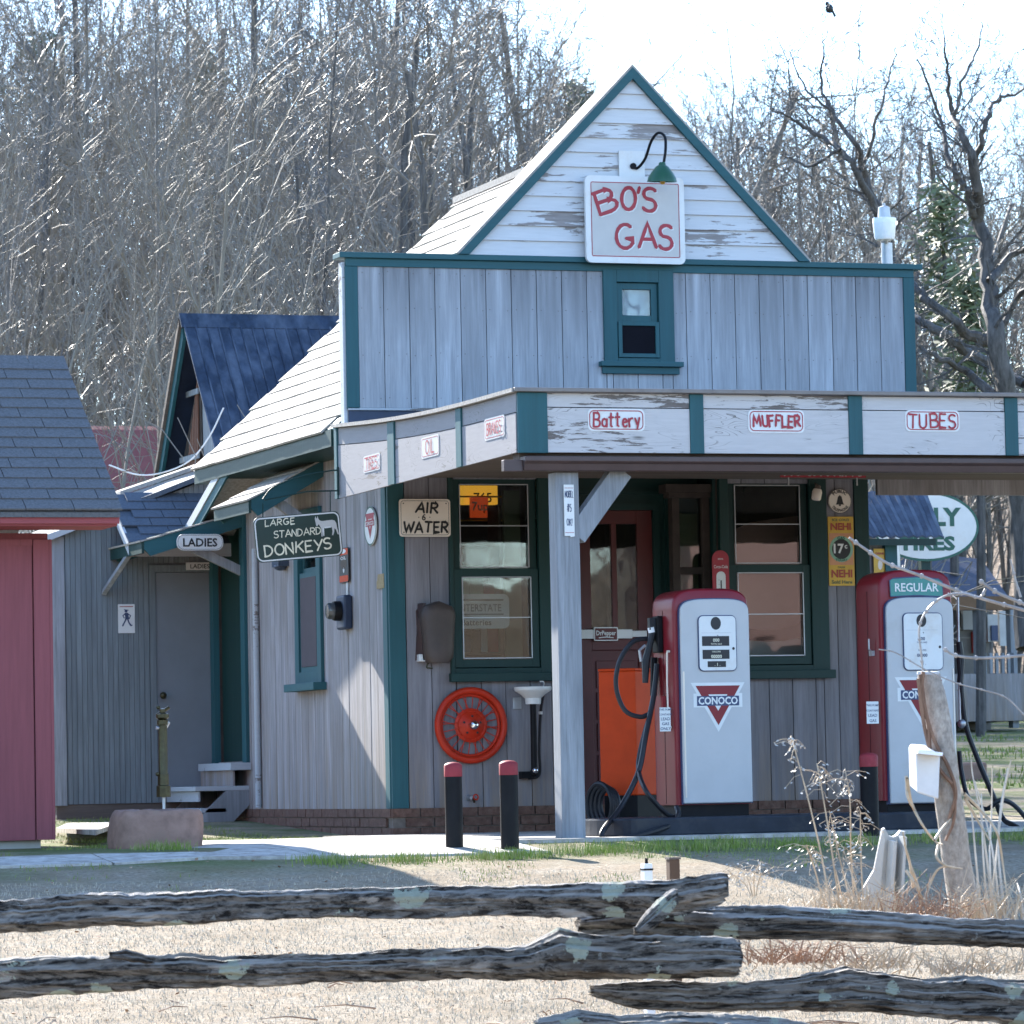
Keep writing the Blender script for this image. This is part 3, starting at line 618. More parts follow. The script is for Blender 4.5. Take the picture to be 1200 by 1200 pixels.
# side window
def side_window():
    y0,z0,y1,z1 = SWb; mb = MB(); x = -.045
    h = (y0+.10, z0+.10, y1-.10, z1-.08)
    mb.box(x,y0,z0,0,h[0],z1).box(x,h[2],z0,0,y1,z1).box(x,h[0],h[3],0,h[2],z1).box(x,h[0],z0,0,h[2],h[1])
    w = build('window', mb, M['teal'], ST, bevel=.003); mid = 1.90
    build('sill', MB().box(-.12,y0-.05,z0-.04,-.0,y1+.05,z0+.015), M['teal_x'], w, bevel=.004)
    for (a, c, xx) in ((mid, h[3], -.005), (h[1], mid, -.03)):
        mb = MB(); mb.box(xx,h[0],a,xx+.03,h[0]+.035,c).box(xx,h[2]-.035,a,xx+.03,h[2],c).box(xx,h[0]+.035,c-.035,xx+.03,h[2]-.035,c).box(xx,h[0]+.035,a,xx+.03,h[2]-.035,a+.035); build('sash', mb, M['teal'], w)
        build('pane', MB().box(xx+.012,h[0]+.03,a+.03,xx+.016,h[2]-.03,c-.03), M['glass'], w)
    build('lower_screen', MB().box(-.036,h[0]+.036,h[1]+.036,-.033,h[2]-.036,mid-.036), m_plain('dark_screen', (.05,.035,.045), .7), w)
    build('pale_curtain', MB().box(.06,h[0],mid,.064,h[2],h[3]), M['grey_plaster'], w)
side_window()
# side door with frame, threshold
mb = MB(); y0,z0,y1,z1 = SDb
mb.box(-.05,y0-.11,z0-.0,0,y0,z1).box(-.05,y1,z0,0,y1+.10,z1).box(-.05,y0-.11,z1,0,y1+.10,z1+.11)
fr = build('door_frame', mb, M['teal'], ST, bevel=.003)
build('side_door', MB().box(.02,y0,z0,.06,y1,z1), M['green'], ST)
build('threshold', MB().box(-.18,y0-.14,z0-.055,.02,y1+.02,z0), M['worn_grey'], ST)
# front doorway: dark green panelled recess, red glazed door, narrow lantern-like side light
rec = .30
mb = MB(); mb.box(DX0,0,.02,DX0+.02,rec,2.62).box(DX1-.02,0,.02,DX1,rec,2.62).box(DX0+.02,0,2.60,DX1-.02,rec,2.62); build('doorway_lining', mb, M['green'], ST)
def doorx(px): return F(px,700,rec).x
D0, D1 = doorx(678), doorx(766); zt = F(700,598,rec).z
mb = MB(); mb.box(DX0+.02,rec,.02,D0,rec+.04,2.60).box(D1,rec,.02,DX1-.02,rec+.04,2.60).box(D0,rec,zt,D1,rec+.04,2.60); build('doorway_panel', mb, M['green'], ST)
mb = MB(); e = .018
mb.box(D0-.05,rec-e,.02,D0,rec,zt+.05).box(D1,rec-e,.02,D1+.05,rec,zt+.05).box(D0,rec-e,zt,D1,rec,zt+.05).box(DX0+.02,rec-e,2.36,DX1-.02,rec,2.39).box(2.13,rec-e,.02,2.16,rec,2.36)
build('doorway_moulding', mb, M['green'], ST)
a0, a1, a2, a3 = doorx(693), doorx(718), doorx(724), doorx(748); zb_, zt_ = F(700,742,rec).z, F(700,614,rec).z
mb = MB(); yy0, yy1 = rec+.005, rec+.045
mb.box(D0,yy0,.04,a0,yy1,zt).box(a3,yy0,.04,D1,yy1,zt).box(a0,yy0,zt_,a3,yy1,zt).box(a0,yy0,zb_-.12,a3,yy1,zb_).box(a1,yy0,zb_,a2,yy1,zt_)
mb.box(a0,yy0+.015,.04,a3,yy1,zb_-.12)
for k in range(5): mb.box(a0+.03,yy0+.004,.12+k*.22,a3-.03,yy0+.014,.12+k*.22+.19)
dr = build('front_door', mb, M['red_door'], ST, bevel=.003)
build('pane', MB().box(a0,rec+.02,zb_,a3,rec+.024,zt_), M['glass'], dr)
build('door_knob', MB().ball((D1-.03,rec-.03,F(700,745,rec).z),.028,10), M['steel'], dr, smooth=True)
# the dark framed side light to the right of the door
s0, s1 = F(786,640,.1).x, F(830,640,.1).x; sz0, sz1 = F(800,760,.1).z, F(800,578,.1).z
mb = MB(); mb.box(s0,.06,sz0,s0+.055,.14,sz1).box(s1-.055,.06,sz0,s1,.14,sz1).box(s0+.055,.07,sz0,s1-.055,.13,sz0+.08).box(s0+.055,.07,F(800,668,.1).z-.03,s1-.055,.13,F(800,668,.1).z+.02).box(s0-.06,.02,sz1,s1+.05,.16,sz1+.06).box(s0-.03,.04,sz1-.035,s1+.03,.15,sz1)
sl_ = build('side_light', mb, M['dark_in'], ST, bevel=.004); build('pane', MB().box(s0+.05,.10,sz0+.08,s1-.05,.104,sz1), M['glass'], sl_)
build('green_blind', MB().box(s0+.06,.15,sz0+.1,s1-.06,.155,sz1-.14), m_plain('olive_blind', (.085,.11,.06), .8), sl_)
# interior behind the right window and left window
ct = thing('shop_counter', (.8,1.5,.14), 'pale counter standing inside behind the lower left window panes', 'counter')
build('counter_top', MB().box(.35,1.3,.98,1.35,1.8,1.03), M['cream'], ct, bevel=.005); build('counter_body', MB().box(.38,1.34,.14,1.32,1.78,.98), M['dark_in'], ct, bevel=.005)
for k in range(3): build('drawer', MB().box(.42+k*.30,1.325,.62,.69+k*.30,1.339,.9), M['ceiling'], ct)
# gable with clapboards
AP = Vec((1.825,0,5.30)); GL0, GR0 = .60, 3.08; GZ = PT+.096
def gx(z, s): # half width of the gable at height z
    t = (AP.z-.03-z)/(AP.z-.03-GZ); return AP.x + s*t*(GR0-GL0)/2
nb = 12; hh = (5.26-GZ)/nb
for k in range(nb):
    z0, z1 = GZ+k*hh+.001, GZ+(k+1)*hh+.006; zz = min(z1, 5.262)
    l0, r0, l1, r1 = gx(z0,-1), gx(z0,1), gx(zz,-1), gx(zz,1); yo, yi = -.045, -.028
    mb = MB(); mb.hexa([(l0,yo,z0),(r0,yo,z0),(r0,.0,z0),(l0,.0,z0)], [(l1,yi,zz),(r1,yi,zz),(r1,.0,zz),(l1,.0,zz)]); build('clapboard', mb, M['clap'], ST)
mb = MB(); mb.prism([(GL0,.001,GZ),(GR0,.001,GZ),(AP.x,.001,AP.z-.03)], (0,.06,0)); build('gable_wall', mb, M['worn_grey'], ST)
d = Vec((GR0-AP.x,0,GZ-AP.z+.0)).normalized()
for s in (-1, 1):
    foot = Vec((AP.x+s*(GR0+.055-AP.x), 0, GZ)); up = Vec((0,0,1)); w = .10
    top = Vec((AP.x,0,AP.z+.04)); di = (top-foot).normalized(); nrm = Vec((s*-di.z*-1, 0, 0)); nrm = Vec((-di.z*-s, 0, abs(di.x)))*1.0
    nin = -Vec((s*abs(di.z),0,abs(di.x)))
    w = .056; hgt = w/abs(di.x)
    mb = MB(); mb.prism([foot+Vec((0,-.075,0)), top+Vec((0,-.075,0)), top+Vec((0,-.075,-hgt)), foot+Vec((-s*w/abs(di.z),-.075,0))], (0,.03,0)); build('rake_board', mb, M['teal_x'], ST)
    o = Vec((s*abs(di.z),0,abs(di.x)))*.035
    mb = MB(); y0 = -.07
    q = [foot+Vec((0,y0,0)), top+Vec((0,y0,0)), top+Vec((0,y0,.022)), foot+Vec((0,y0,0))+o*.45]
    mb.prism(q, (0,.40,0)); build('gable_roof', mb, M['shingle'], ST)
# main roof: deck, fascia, shingles on the side that shows
EX, EZ, RX, RZ = -.36, 2.80, 1.80, 4.90; RY0, RY1 = .09, 3.75
dv = Vec((RX-EX,0,RZ-EZ)); SL = dv.length; du = dv.normalized(); nu = Vec((-du.z,0,du.x)); RM = 2*RX-EX
mb = MB(); mb.prism([(EX,RY0,EZ-.0),(RX,RY0,RZ),(RM,RY0,EZ),(RM,RY0,EZ-.05),(RX,RY0,RZ-.06),(EX,RY0,EZ-.05)], (0,RY1-RY0,0)); RF = build('roof', mb, M['teal_x'], ST)
mb = MB(); mb.box(EX-.02,RY0,EZ-.13,EX+.0,RY1,EZ-.012).box(EX,RY0,EZ-.13,-.02,RY1,EZ-.115); build('eave_fascia', mb, M['green'], ST)
mb = MB(); mb.prism([(EX,RY1,EZ-.12),(EX,RY1,EZ-.0),(RX,RY1,RZ-.0),(RX,RY1,RZ-.13)], (0,.025,0)); build('rake_board', mb, M['teal_x'], ST)
tbox('ridge_cap', (RX-.06,RY0,RZ-.02,RX+.06,RY1,RZ+.03), M['shingle'], RF)
build('end_wall', MB().prism([(0,3.62,2.4),(0,3.62,3.0),(RX,3.62,RZ-.1),(2*RX,3.62,3.0),(2*RX,3.62,2.4)], (0,.04,0)), M['board_side'], ST)
ex = .165; rows = int(SL/ex); sw = .235
shm = MB(); shm.hexa([(0,0,0),(sw-.008,0,0),(sw-.008,ex+.03,-.004),(0,ex+.03,-.004)], [(0,0,.016),(sw-.008,0,.016),(sw-.008,ex+.03,.004),(0,ex+.03,.004)]); sme = shm.mesh('shingle'); sme.materials.append(M['shingle'])
B = Matrix(((0, du.x, nu.x),(-1, du.y, nu.y),(0, du.z, nu.z)))   # local x -> -y, local y -> up the slope
rest = MB(); cnt = 0
for r in range(rows+1):
    off = (r % 2)*sw/2; y = RY1+.03-off*0
    k = 0
    while True:
        yy = RY1+.03 - k*sw + off
        a, b = yy, yy-sw
        if a <= RY0+.02: break
        k += 1
        if a > RY1+.04: continue
        if b < RY0: continue
        o = Vec((EX-.03,a,EZ-.03)) + du*(r*ex) + nu*(.004+rnd.uniform(0,.003))
        if r*ex > SL-.02: continue
        vis = (EZ+du.z*r*ex) < 3.95 or a > .6
        if cnt < 296: inst('shingle', sme, RF, Matrix.Translation(o) @ (B @ Matrix.Rotation(rad(rnd.uniform(-.5,.5)),3,'Z')).to_4x4()); cnt += 1
        else:
            P = Matrix.Translation(o) @ B.to_4x4(); rest.add([P @ v.co for v in sme.vertices], [tuple(p.vertices) for p in sme.polygons])
if rest.v: build('upper_shingles', rest, M['shingle'], RF, kind='stuff')
# rear lean-to roof end that shows under the eave
a, b = S(259,546,-.35), S(219,617,-.35); a2 = a+Vec((0,0,.0))
mb = MB(); mb.prism([(-.36,a.y,a.z),(-.36,b.y,b.z),(-.36,b.y,b.z-.07),(-.36,a.y,a.z-.07)], (.9,0,0)); build('lean_to_roof', mb, M['shingle'], ST)
mb = MB(); mb.prism([(-.375,a.y+.01,a.z-.02),(-.375,b.y+.01,b.z-.02),(-.375,b.y-.12,b.z-.05),(-.375,a.y-.12,a.z-.05)], (.012,0,0)); build('lean_to_rake', mb, M['worn_grey'], ST)
mb = MB(); mb.prism([(-.365,a.y-.12,a.z-.05),(-.365,b.y-.12,b.z-.05),(-.365,b.y-.26,b.z-.08),(-.365,a.y-.26,a.z-.08)], (.015,0,0)); build('lean_to_rake', mb, M['teal'], ST)
# the hoods over the side window and the side door
def hood(y0, y1, xo, zo, zi, mat_s, rows, brace_mat):
    t = .03; dd = Vec((-xo,0,zi-zo)).normalized(); nn = Vec((-dd.z,0,dd.x)); L = math.hypot(xo, zi-zo)
    mb = MB(); mb.prism([(xo,y0,zo),(0,y0,zi),(0,y0,zi-t),(xo,y0,zo-t)], (0,y1-y0,0)); h = build('hood', mb, M['green'], ST)
    for yy in (y0-.002, y1-.022): build('hood_rake', MB().prism([(xo,yy,zo-.005),(-.0,yy,zi-.005),(-.0,yy,zi-.12),(xo+.05,yy,zo-.12),(xo,yy,zo-.07)], (0,.024,0)), M['teal_x'], h)
    build('hood_fascia', MB().box(xo-.02,y0,zo-.10,xo-.001,y1,zo-.004), M['green'], h)
    e = L/rows; s = .2; n = max(1, round((y1-y0)/s)); s = (y1-y0+.04)/n
    B2 = Matrix(((0, dd.x, nn.x),(-1, 0, nn.y),(0, dd.z, nn.z))).to_4x4()
    q = MB().hexa([(0,0,0),(s-.006,0,0),(s-.006,e+.02,-.004),(0,e+.02,-.004)], [(0,0,.014),(s-.006,0,.014),(s-.006,e+.02,.004),(0,e+.02,.004)]).mesh('shingle'); q.materials.append(mat_s)
    for r in range(rows):
        for k in range(n): inst('shingle', q, h, Matrix.Translation(Vec((xo-.03,y1+.02-k*s,zo-.004-.02))+dd*(r*e)+nn*.008) @ B2)
    for yy in (y0+.10,):
        mb = MB(); mb.beam((xo*.62,yy,zo-.01), (-.02,yy,zo-.24), .05, .07, (0,0,1)); build('brace', mb, brace_mat, h, bevel=.003)
    return h
hood(1.50, 2.45, -.56, 2.405, 2.70, M['shingle'], 4, M['post'])
hood(3.60, 4.6, -.82, 2.235, 2.47, M['shingle'], 5, M['post'])
# canopy
CX0, CX1, CY = -.35, 5.6, -3.75; CT, CB = 2.70, 2.33
def top_z(y): t = (y-CY)/(-CY); return CT + .10*t - .035*math.sin(math.pi*t)*1.0
cn = build('canopy', MB().box(CX0+.05,CY+.19,CB+.14,CX1-.05,-.005,CB+.18), M['ceiling'], ST)
mb = MB(); ny = 8
for i in range(ny):
    ya, yb = CY+.03+(-CY-.035)*i/ny, CY+.03+(-CY-.035)*(i+1)/ny
    za, zb = top_z(ya)-.03, top_z(yb)-.03
    mb.hexa([(CX0+.03,ya,za-.02),(CX1-.03,ya,za-.02),(CX1-.03,yb,zb-.02),(CX0+.03,yb,zb-.02)], [(CX0+.03,ya,za),(CX1-.03,ya,za),(CX1-.03,yb,zb),(CX0+.03,yb,zb)])
build('canopy_roof', mb, M['metal_dark'], cn)
k = 0; y = CY+.19
while y < -.1: # ceiling boards
    build('ceiling_board', MB().box(CX0+.05,y,CB+.118,CX1-.05,y+.134,CB+.1385), M['ceiling'], cn); y += .14
# front fascia: corner board, battens and two boards to a bay
def fx(px): return F(px,495,CY).x
bays = [(fx(640), fx(807)), (fx(823), fx(993)), (fx(1009), fx(1176)), (fx(1191), fx(1360)), (fx(1376), CX1-.06)]
tbox('corner_batten', (CX0-.012,CY-.03,CB-.005,fx(640),CY,CT-.01), M['teal'], cn, .003)
bt = [(fx(807), fx(823)), (fx(993), fx(1009)), (fx(1176), fx(1191)), (fx(1360), fx(1376)), (CX1-.06, CX1)]
for a, b in bt: tbox('batten', (a,CY-.028,CB-.003,b,CY,CT-.01), M['teal'], cn, .003)
zsplit = F(700,478,CY).z
for a, b in bays:
    tbox('fascia_board', (a+.001,CY-.014,zsplit+.003,b-.001,CY,CT-.012), M['fascia'], cn)
    tbox('fascia_board', (a+.001,CY-.018,CB,b-.001,CY,zsplit-.003), M['fascia'], cn)
mb = MB(); mb.box(CX0-.04,CY-.06,CT-.008,CX1+.03,CY+.10,CT+.018); build('drip_edge', mb, M['cap'], cn, bevel=.004)
# left fascia with the sagging top line
def syz(px): return S(px,520,CX0).y
SY = [CY+.0, syz(590), syz(580), syz(546.5), syz(541), syz(465), syz(460), -.10]
sb = [(SY[0], syz(545)), (syz(539), syz(466)), (syz(458.5), -.03)]
def side_piece(y0, y1, zb, zt_off, name, mat, x=0.0, split=None):
    mb = MB(); n = 4
    for i in range(n):
        ya, yb = y0+(y1-y0)*i/n, y0+(y1-y0)*(i+1)/n
        za = (top_z(ya)-.012 if zb is None or zt_off is None else zt_off); 
        lo = lambda yy: (CB + (-.025)*(yy-CY)/(-CY)) if zb is None else top_z(yy)+zb
        hi = lambda yy: top_z(yy)-.012 if zt_off is None else top_z(yy)+zt_off
        mb.hexa([(CX0-x,ya,lo(ya)),(CX0+.0,ya,lo(ya)),(CX0+.0,yb,lo(yb)),(CX0-x,yb,lo(yb))], [(CX0-x,ya,hi(ya)),(CX0+.0,ya,hi(ya)),(CX0+.0,yb,hi(yb)),(CX0-x,yb,hi(yb))])
    return build(name, mb, mat, cn)
for y0, y1 in sb:
    side_piece(y0+.001, y1-.001, -.125, None, 'fascia_board', M['fascia_shaded'], .014)
    side_piece(y0+.001, y1-.001, None, -.131, 'fascia_board', M['fascia_shaded'], .018)
for y0, y1 in ((syz(545), syz(539)), (syz(466), syz(458.5)), (-.03, .03)): side_piece(y0, y1, None, None, 'batten', M['teal'], .028)
mb = MB()
for i in range(10):
    ya, yb = CY-.03+(-CY+.06)*i/10, CY-.03+(-CY+.06)*(i+1)/10; za, zb = top_z(max(CY,ya))-.008, top_z(yb)-.008
    mb.hexa([(CX0-.05,ya,za),(CX0+.1,ya,za),(CX0+.1,yb,zb),(CX0-.05,yb,zb)], [(CX0-.05,ya,za+.024),(CX0+.1,ya,za+.024),(CX0+.1,yb,zb+.024),(CX0-.05,yb,zb+.024)])
build('drip_edge', mb, M['shingle'], cn)
# gutter and beam under the front fascia
g0, g1 = F(612,535,CY).z, F(900,553,CY).z
mb = MB(); P = [(CX0+.02,CY-.055,g0),(CX0+.02,CY-.055,g0-.03),(CX0+.02,CY-.035,g0-.045),(CX0+.02,CY-.025,g1),(CX0+.02,CY+.05,g1),(CX0+.02,CY+.05,g0)]
mb.prism(P, (CX1-CX0,0,0)); build('gutter', mb, M['gutter'], cn, bevel=.004)
tbox('gutter_end', (CX0-.10,CY-.01,g1-.005,CX0+.02,CY+.045,g0-.02), M['gutter'], cn, .004)
tbox('beam', (CX0+.02,CY+.06,g1+.02,CX1-.05,CY+.18,CB+.20), M['ceiling'], cn, .003)
for xx in (CX1-.3,): tbox('post', (xx,CY+.06,.0,xx+.15,CY+.2,CB-.14), M['post'], cn, .004)
px0, px1 = F(655.5,800,CY+.05).x, F(683,800,CY+.05).x
cp = tbox('canopy_post', (px0,CY+.05,.0,px1,CY+.05+.13,CB-.115), M['post'], ST, .005)
mb = MB(); mb.beam((px1-.01,CY+.125,1.83), (px1+.30,CY+.125,CB-.10), .10, .13, (0,0,1)); build('knee_brace', mb, M['post'], cp, bevel=.004)
# rafters' pale panels at the right end of the porch ceiling and cross wall
tbox('ceiling_panel', (F(1010,575,.3).x,.02,F(1010,583,.3).z,5.5,.06,2.6), M['board_side'], ST)

# rusty nail heads along the false front and the canopy boards
nails = MB(); rn = random.Random(3)
for x0, x1 in zip(cuts_up, cuts_up[1:]):
    if x1-x0 < .1: continue
    for z in (2.99, 3.30, 3.62, 3.86):
        for xx in (x0+.03, x1-.03):
            if uho[0]-.05 < (x0+x1)/2 < uho[2]+.05 and z > 3.1: continue
            c = (xx+rn.uniform(-.006,.006), -.0235, z+rn.uniform(-.012,.012)); nails.lathe([(.003,0),(.002,.003)], c, (0,-1,0), 6)
build('nails', nails, m_plain('rusty_nail', (.10,.06,.045), .7), ST, kind='stuff')
# ------------------------------------------------------------------ rear restroom building
YL = 4.62
LB = thing('restroom_building', (-.4,YL,.16), 'pale blue-grey board restroom building behind the station with a plain grey door', 'building')
zb = F(120,942,YL).z; xl = F(60,800,YL).x; dx0, dx1 = F(183,800,YL).x, F(251,800,YL).x; dzt = F(215,671,YL).z
zl = F(58,632,YL).z
x = F(76,700,YL).x; k = 0
def lad_top(x): return zl + (x-xl)*.37
xr = .0
while x < xr-.01:
    x1 = min(x+.0415, xr)
    z1 = lad_top(x); z0 = zb if x1 < dx0-.05 or x > dx1 else dzt+.075
    if x1 > dx0-.05 and x < dx1+.03: z0 = dzt+.075
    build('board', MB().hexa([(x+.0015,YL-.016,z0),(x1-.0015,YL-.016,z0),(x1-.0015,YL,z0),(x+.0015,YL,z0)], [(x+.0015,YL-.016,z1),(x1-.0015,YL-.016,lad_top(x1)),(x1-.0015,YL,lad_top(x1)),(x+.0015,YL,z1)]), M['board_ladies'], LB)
    x = x1
mb = MB(); mb.prism([(xl+.01,YL+.002,zb),(.0,YL+.002,zb),(.0,YL+.002,lad_top(0)),(xl+.01,YL+.002,zl)], (0,2.2,0)); build('wall', mb, M['board_ladies'], LB)
tbox('corner_board', (xl-.01,YL-.03,zb-.01,F(75,700,YL).x,YL-.001,zl+.02), M['post'], LB, .003)
tbox('corner_board', (xl-.025,YL-.03,zb-.01,xl-.011,YL+.09,zl+.0), M['post'], LB, .003)
build('footing', MB().box(xl+.03,YL-.005,.0,.0,YL+2.1,zb-.002), M['ceiling'], LB)
mb = MB(); mb.prism([(xl-.06,YL-.10,zl-.02),(.0,YL-.10,lad_top(0)+.02),(.0,YL-.10,lad_top(0)+.06),(xl-.06,YL-.10,zl+.02)], (0,2.4,0)); build('roof', mb, M['shingle_blue'], LB)
mb = MB(); mb.prism([(xl-.06,YL-.115,zl-.03),(xl+.35,YL-.115,zl+.13),(xl+.35,YL-.115,zl+.165),(xl-.06,YL-.115,zl+.025)], (0,.014,0)); build('rake_board', mb, M['worn_grey'], LB)
mb = MB(); e = .05
mb.box(dx0-e,YL-.028,zb,dx0-.004,YL,dzt+.06).box(dx1+.004,YL-.028,zb,dx1+e,YL,dzt+.06).box(dx0-.004,YL-.028,dzt+.004,dx1+.004,YL,dzt+.06); build('door_frame', mb, M['board_ladies'], LB)
dd = build('door', MB().box(dx0,YL-.016,zb+.0,dx1,YL-.001,dzt), M['door_grey'], LB, bevel=.002)
kn = F(191,815,YL-.06); build('knob', MB().lathe([(.008,0),(.010,.03),(.024,.04),(.028,.055),(.018,.07),(.0,.074)], (kn.x,YL-.016,kn.z), (0,-1,0), 14), M['brass'], dd, smooth=True)
# its little porch roof of blue shingles with grey fascia and a brace
hy = YL-.60; hx0 = F(153,642,hy).x; hx1 = -.03; hz = F(153,637,hy).z; hz1 = hz+.42
pr_ = build('porch_roof', MB().prism([(hx0,hy,hz),(hx0,YL,hz1),(hx0,YL,hz1-.03),(hx0,hy,hz-.03)], (hx1-hx0,0,0)), M['shingle_blue'], LB)
L = math.hypot(.60,.42); e = L/6; c_, s_ = .60/L, .42/L
q = MB().hexa([(0,0,0),(.234,0,0),(.234,e+.02,-.003),(0,e+.02,-.003)], [(0,0,.014),(.234,0,.014),(.234,e+.02,.004),(0,e+.02,.004)]).mesh('shingle'); q.materials.append(M['shingle_blue'])
for r in range(6):
    for k in range(8):
        xx = hx0-.02+k*.24-(.12 if r % 2 else 0)
        if xx < hx0-.13 or xx+.2 > -.02: continue
        xx = max(xx, hx0-.02)
        inst('shingle', q, pr_, Matrix.Translation((xx,hy-.02+c_*e*r,hz-.005+s_*e*r+.006)) @ Matrix.Rotation(math.atan2(s_,c_),4,'X'))
tbox('porch_fascia', (hx0-.01,hy-.02,hz-.10,hx1,hy-.001,hz-.0), M['worn_grey'], LB)
mb = MB(); mb.prism([(hx0-.022,hy-.02,hz-.09),(hx0-.022,hy-.02,hz+.005),(hx0-.022,YL,hz1),(hx0-.022,YL,hz1-.10)], (.02,0,0)); build('porch_rake', mb, M['worn_grey'], LB)
b = F(122,694,YL-.03); mb = MB(); mb.beam((b.x,YL-.03,b.z), (hx0+.01,hy+.03,hz-.06), .035, .05, (0,1,0)); build('brace', mb, M['post'], LB, bevel=.003)
# upper wall with its sunlit rake behind
yu = YL+1.63; a, c = F(139,577,yu), F(246,540,yu)
mb = MB(); mb.prism([(a.x+.03,yu,lad_top(a.x)-.2),(c.x+.6,yu,lad_top(a.x)-.2),(c.x+.6,yu,c.z+.2),(a.x+.03,yu,a.z-.06)], (0,.05,0)); build('upper_wall', mb, M['board_ladies'], LB)
sl2 = (c.z-a.z)/(c.x-a.x); X2 = c.x+.7; Z2 = a.z+sl2*(X2-a.x)
build('upper_roof', MB().prism([(a.x-.02,yu-.14,a.z-.0),(X2,yu-.14,Z2),(X2,yu-.14,Z2-.035),(a.x-.02,yu-.14,a.z-.035)], (0,1.1,0)), M['shingle'], LB)
build('upper_rake', MB().prism([(a.x,yu-.12,a.z-.036),(X2,yu-.12,Z2-.036),(X2,yu-.12,Z2-.16),(a.x+.03,yu-.12,a.z-.16)], (0,.03,0)), M['worn_grey'], LB)
# ------------------------------------------------------------------ tall narrow building with the blue metal roof
YB = 8.0; rp = F(215,371,YB); rx1 = F(420,376,YB).x+1.2
BB = thing('blue_roofed_building', (rp.x+1,YB,0), 'tall narrow gabled building with a steep faded blue metal roof behind the station', 'building')
yf = YB-.95; fe = F(266,514,yf); ybk = YB+.95; zr = rp.z; fz = fe.z-.25; ox = rp.x
nrib = 30; mb = MB(); ln = (rx1-ox+.25)
for i in range(nrib):
    xa, xb = ox-.02+ln*i/nrib, ox-.02+ln*(i+1)/nrib; h = .012
    yf2 = YB-(zr-fz)*(YB-yf)/(zr-fe.z)
    for (xs_, xe_, dz) in ((xa, xa+.015, h), (xa+.015, xb, 0)):
        build('roof_sheet', MB().prism([(xs_,YB,zr+dz),(xs_,yf2,fz+dz),(xs_,yf2,fz-.008+dz-h),(xs_,YB,zr-.008+dz-h)], (xe_-xs_-.0005,0,0)), M['metal_blue'], BB) if (dz == 0) else mb.prism([(xs_,YB,zr+dz),(xs_,yf2,fz+dz),(xs_,yf2,fz-.01),(xs_,YB,zr-.01)], (xe_-xs_-.0005,0,0))
build('roof_ribs', mb, M['metal_blue'], BB)
build('ridge_cap', MB().prism([(ox-.04,YB,zr+.03),(ox-.04,YB-.09,zr-.10),(ox-.04,YB-.075,zr-.11),(ox-.04,YB,zr+.01),(ox-.04,YB+.075,zr-.11),(ox-.04,YB+.09,zr-.10)], (ln,0,0)), M['metal_blue'], BB)
bz = F(183,552,ybk).z-.25
build('rear_roof', MB().prism([(ox,YB,zr),(ox,ybk+.15,bz),(ox,ybk+.15,bz-.02),(ox,YB,zr-.02)], (ln,0,0)), M['metal_dark'], BB)
gxx = ox+.16
build('rake_board', MB().prism([(ox-.01,YB,zr-.01),(ox-.01,ybk+.15,bz-.01),(ox-.01,ybk+.05,bz-.03),(ox-.01,YB,zr-.20)], (.03,0,0)), M['teal'], BB)
build('rake_board', MB().prism([(ox-.04,YB+.02,zr+.0),(ox-.04,ybk+.19,bz),(ox-.04,ybk+.15,bz-.02),(ox-.04,YB+.02,zr-.08)], (.029,0,0)), M['ceiling'], BB)
build('gable_wall', MB().prism([(gxx,YB-.0,zr-.35),(gxx,yf+.05,fz+.0),(gxx,yf+.05,0),(gxx,ybk-.05,0),(gxx,ybk-.05,bz),(gxx,YB+.35,zr-.95)], (.04,0,0)), M['post'], BB)
build('gable_opening', MB().prism([(gxx-.01,YB+.02,zr-.42),(gxx-.01,YB+.0,zr-1.15),(gxx-.01,YB-.25,zr-2.2),(gxx-.01,ybk+.0,zr-2.2),(gxx-.01,ybk-.05,bz+.02)], (.008,0,0)), M['dark_in'], BB)
mr_ = m_plain('rusty_slat', (.17,.075,.045), .8)
for k in range(9): build('slat', MB().prism([(gxx-.03,YB+.07+k*.055,zr-.55-k*.10),(gxx-.03,YB+.10+k*.055,zr-.60-k*.10),(gxx-.03,YB+.10+k*.055,zr-1.55),(gxx-.03,YB+.07+k*.055,zr-1.55)], (.015,0,0)), mr_, BB)
for zz in (.62, 1.18): build('rail', MB().box(gxx-.045,YB-.0,zr-zz-.05,gxx-.031,YB+.12+zz*.45,zr-zz), M['post'], BB)
build('peak_panel', MB().prism([(gxx-.03,YB+.03,zr-.03),(gxx-.03,YB-.26,zr-.5),(gxx-.03,YB+.2,zr-.40)], (.015,0,0)), M['post'], BB)
build('wall', MB().box(gxx+.041,yf+.05,0,rx1,ybk-.05,min(fz,bz)+.1), M['board_ladies'], BB)
# ------------------------------------------------------------------ red shed at the left
YR = -1.7; RBZ = F(58,984,YR).z; rwx = F(58,800,YR).x
RS = thing('red_shed', (-4,YR+1,0), 'dull red board shed with a grey three-tab shingle roof and red eave board', 'shed')
ye = YR-.45; ec = F(140,600,ye); ezz = F(100,597,ye).z; rc = F(80,424,YR+1.05); rx = ec.x; ryr = YR+1.05
zr2 = F(40,422,ryr).z; X0 = -6.4
bx_ = rwx - .105
tbox('corner_board', (rwx-.10,YR-.03,RBZ,rwx,YR,ezz-.16), M['red_board'], RS, .003)
tbox('corner_board', (rwx-.0,YR-.03,RBZ,rwx+.02,YR+.1,ezz-.16), M['red_board'], RS, .003)
x = rwx-.104
while x > X0:
    tbox('board', (x-.235,YR-.018-rnd.uniform(0,.004),RBZ,x-.004,YR,ezz-.16), M['red_board'], RS); x -= .24
build('frieze_board', MB().box(X0,YR-.03,ezz-.20,rwx-.105,YR-.0225,ezz-.16), M['red_board'], RS)
build('wall', MB().box(X0,YR+.001,RBZ,rwx,YR+2.1,ezz-.12), M['red_board'], RS)
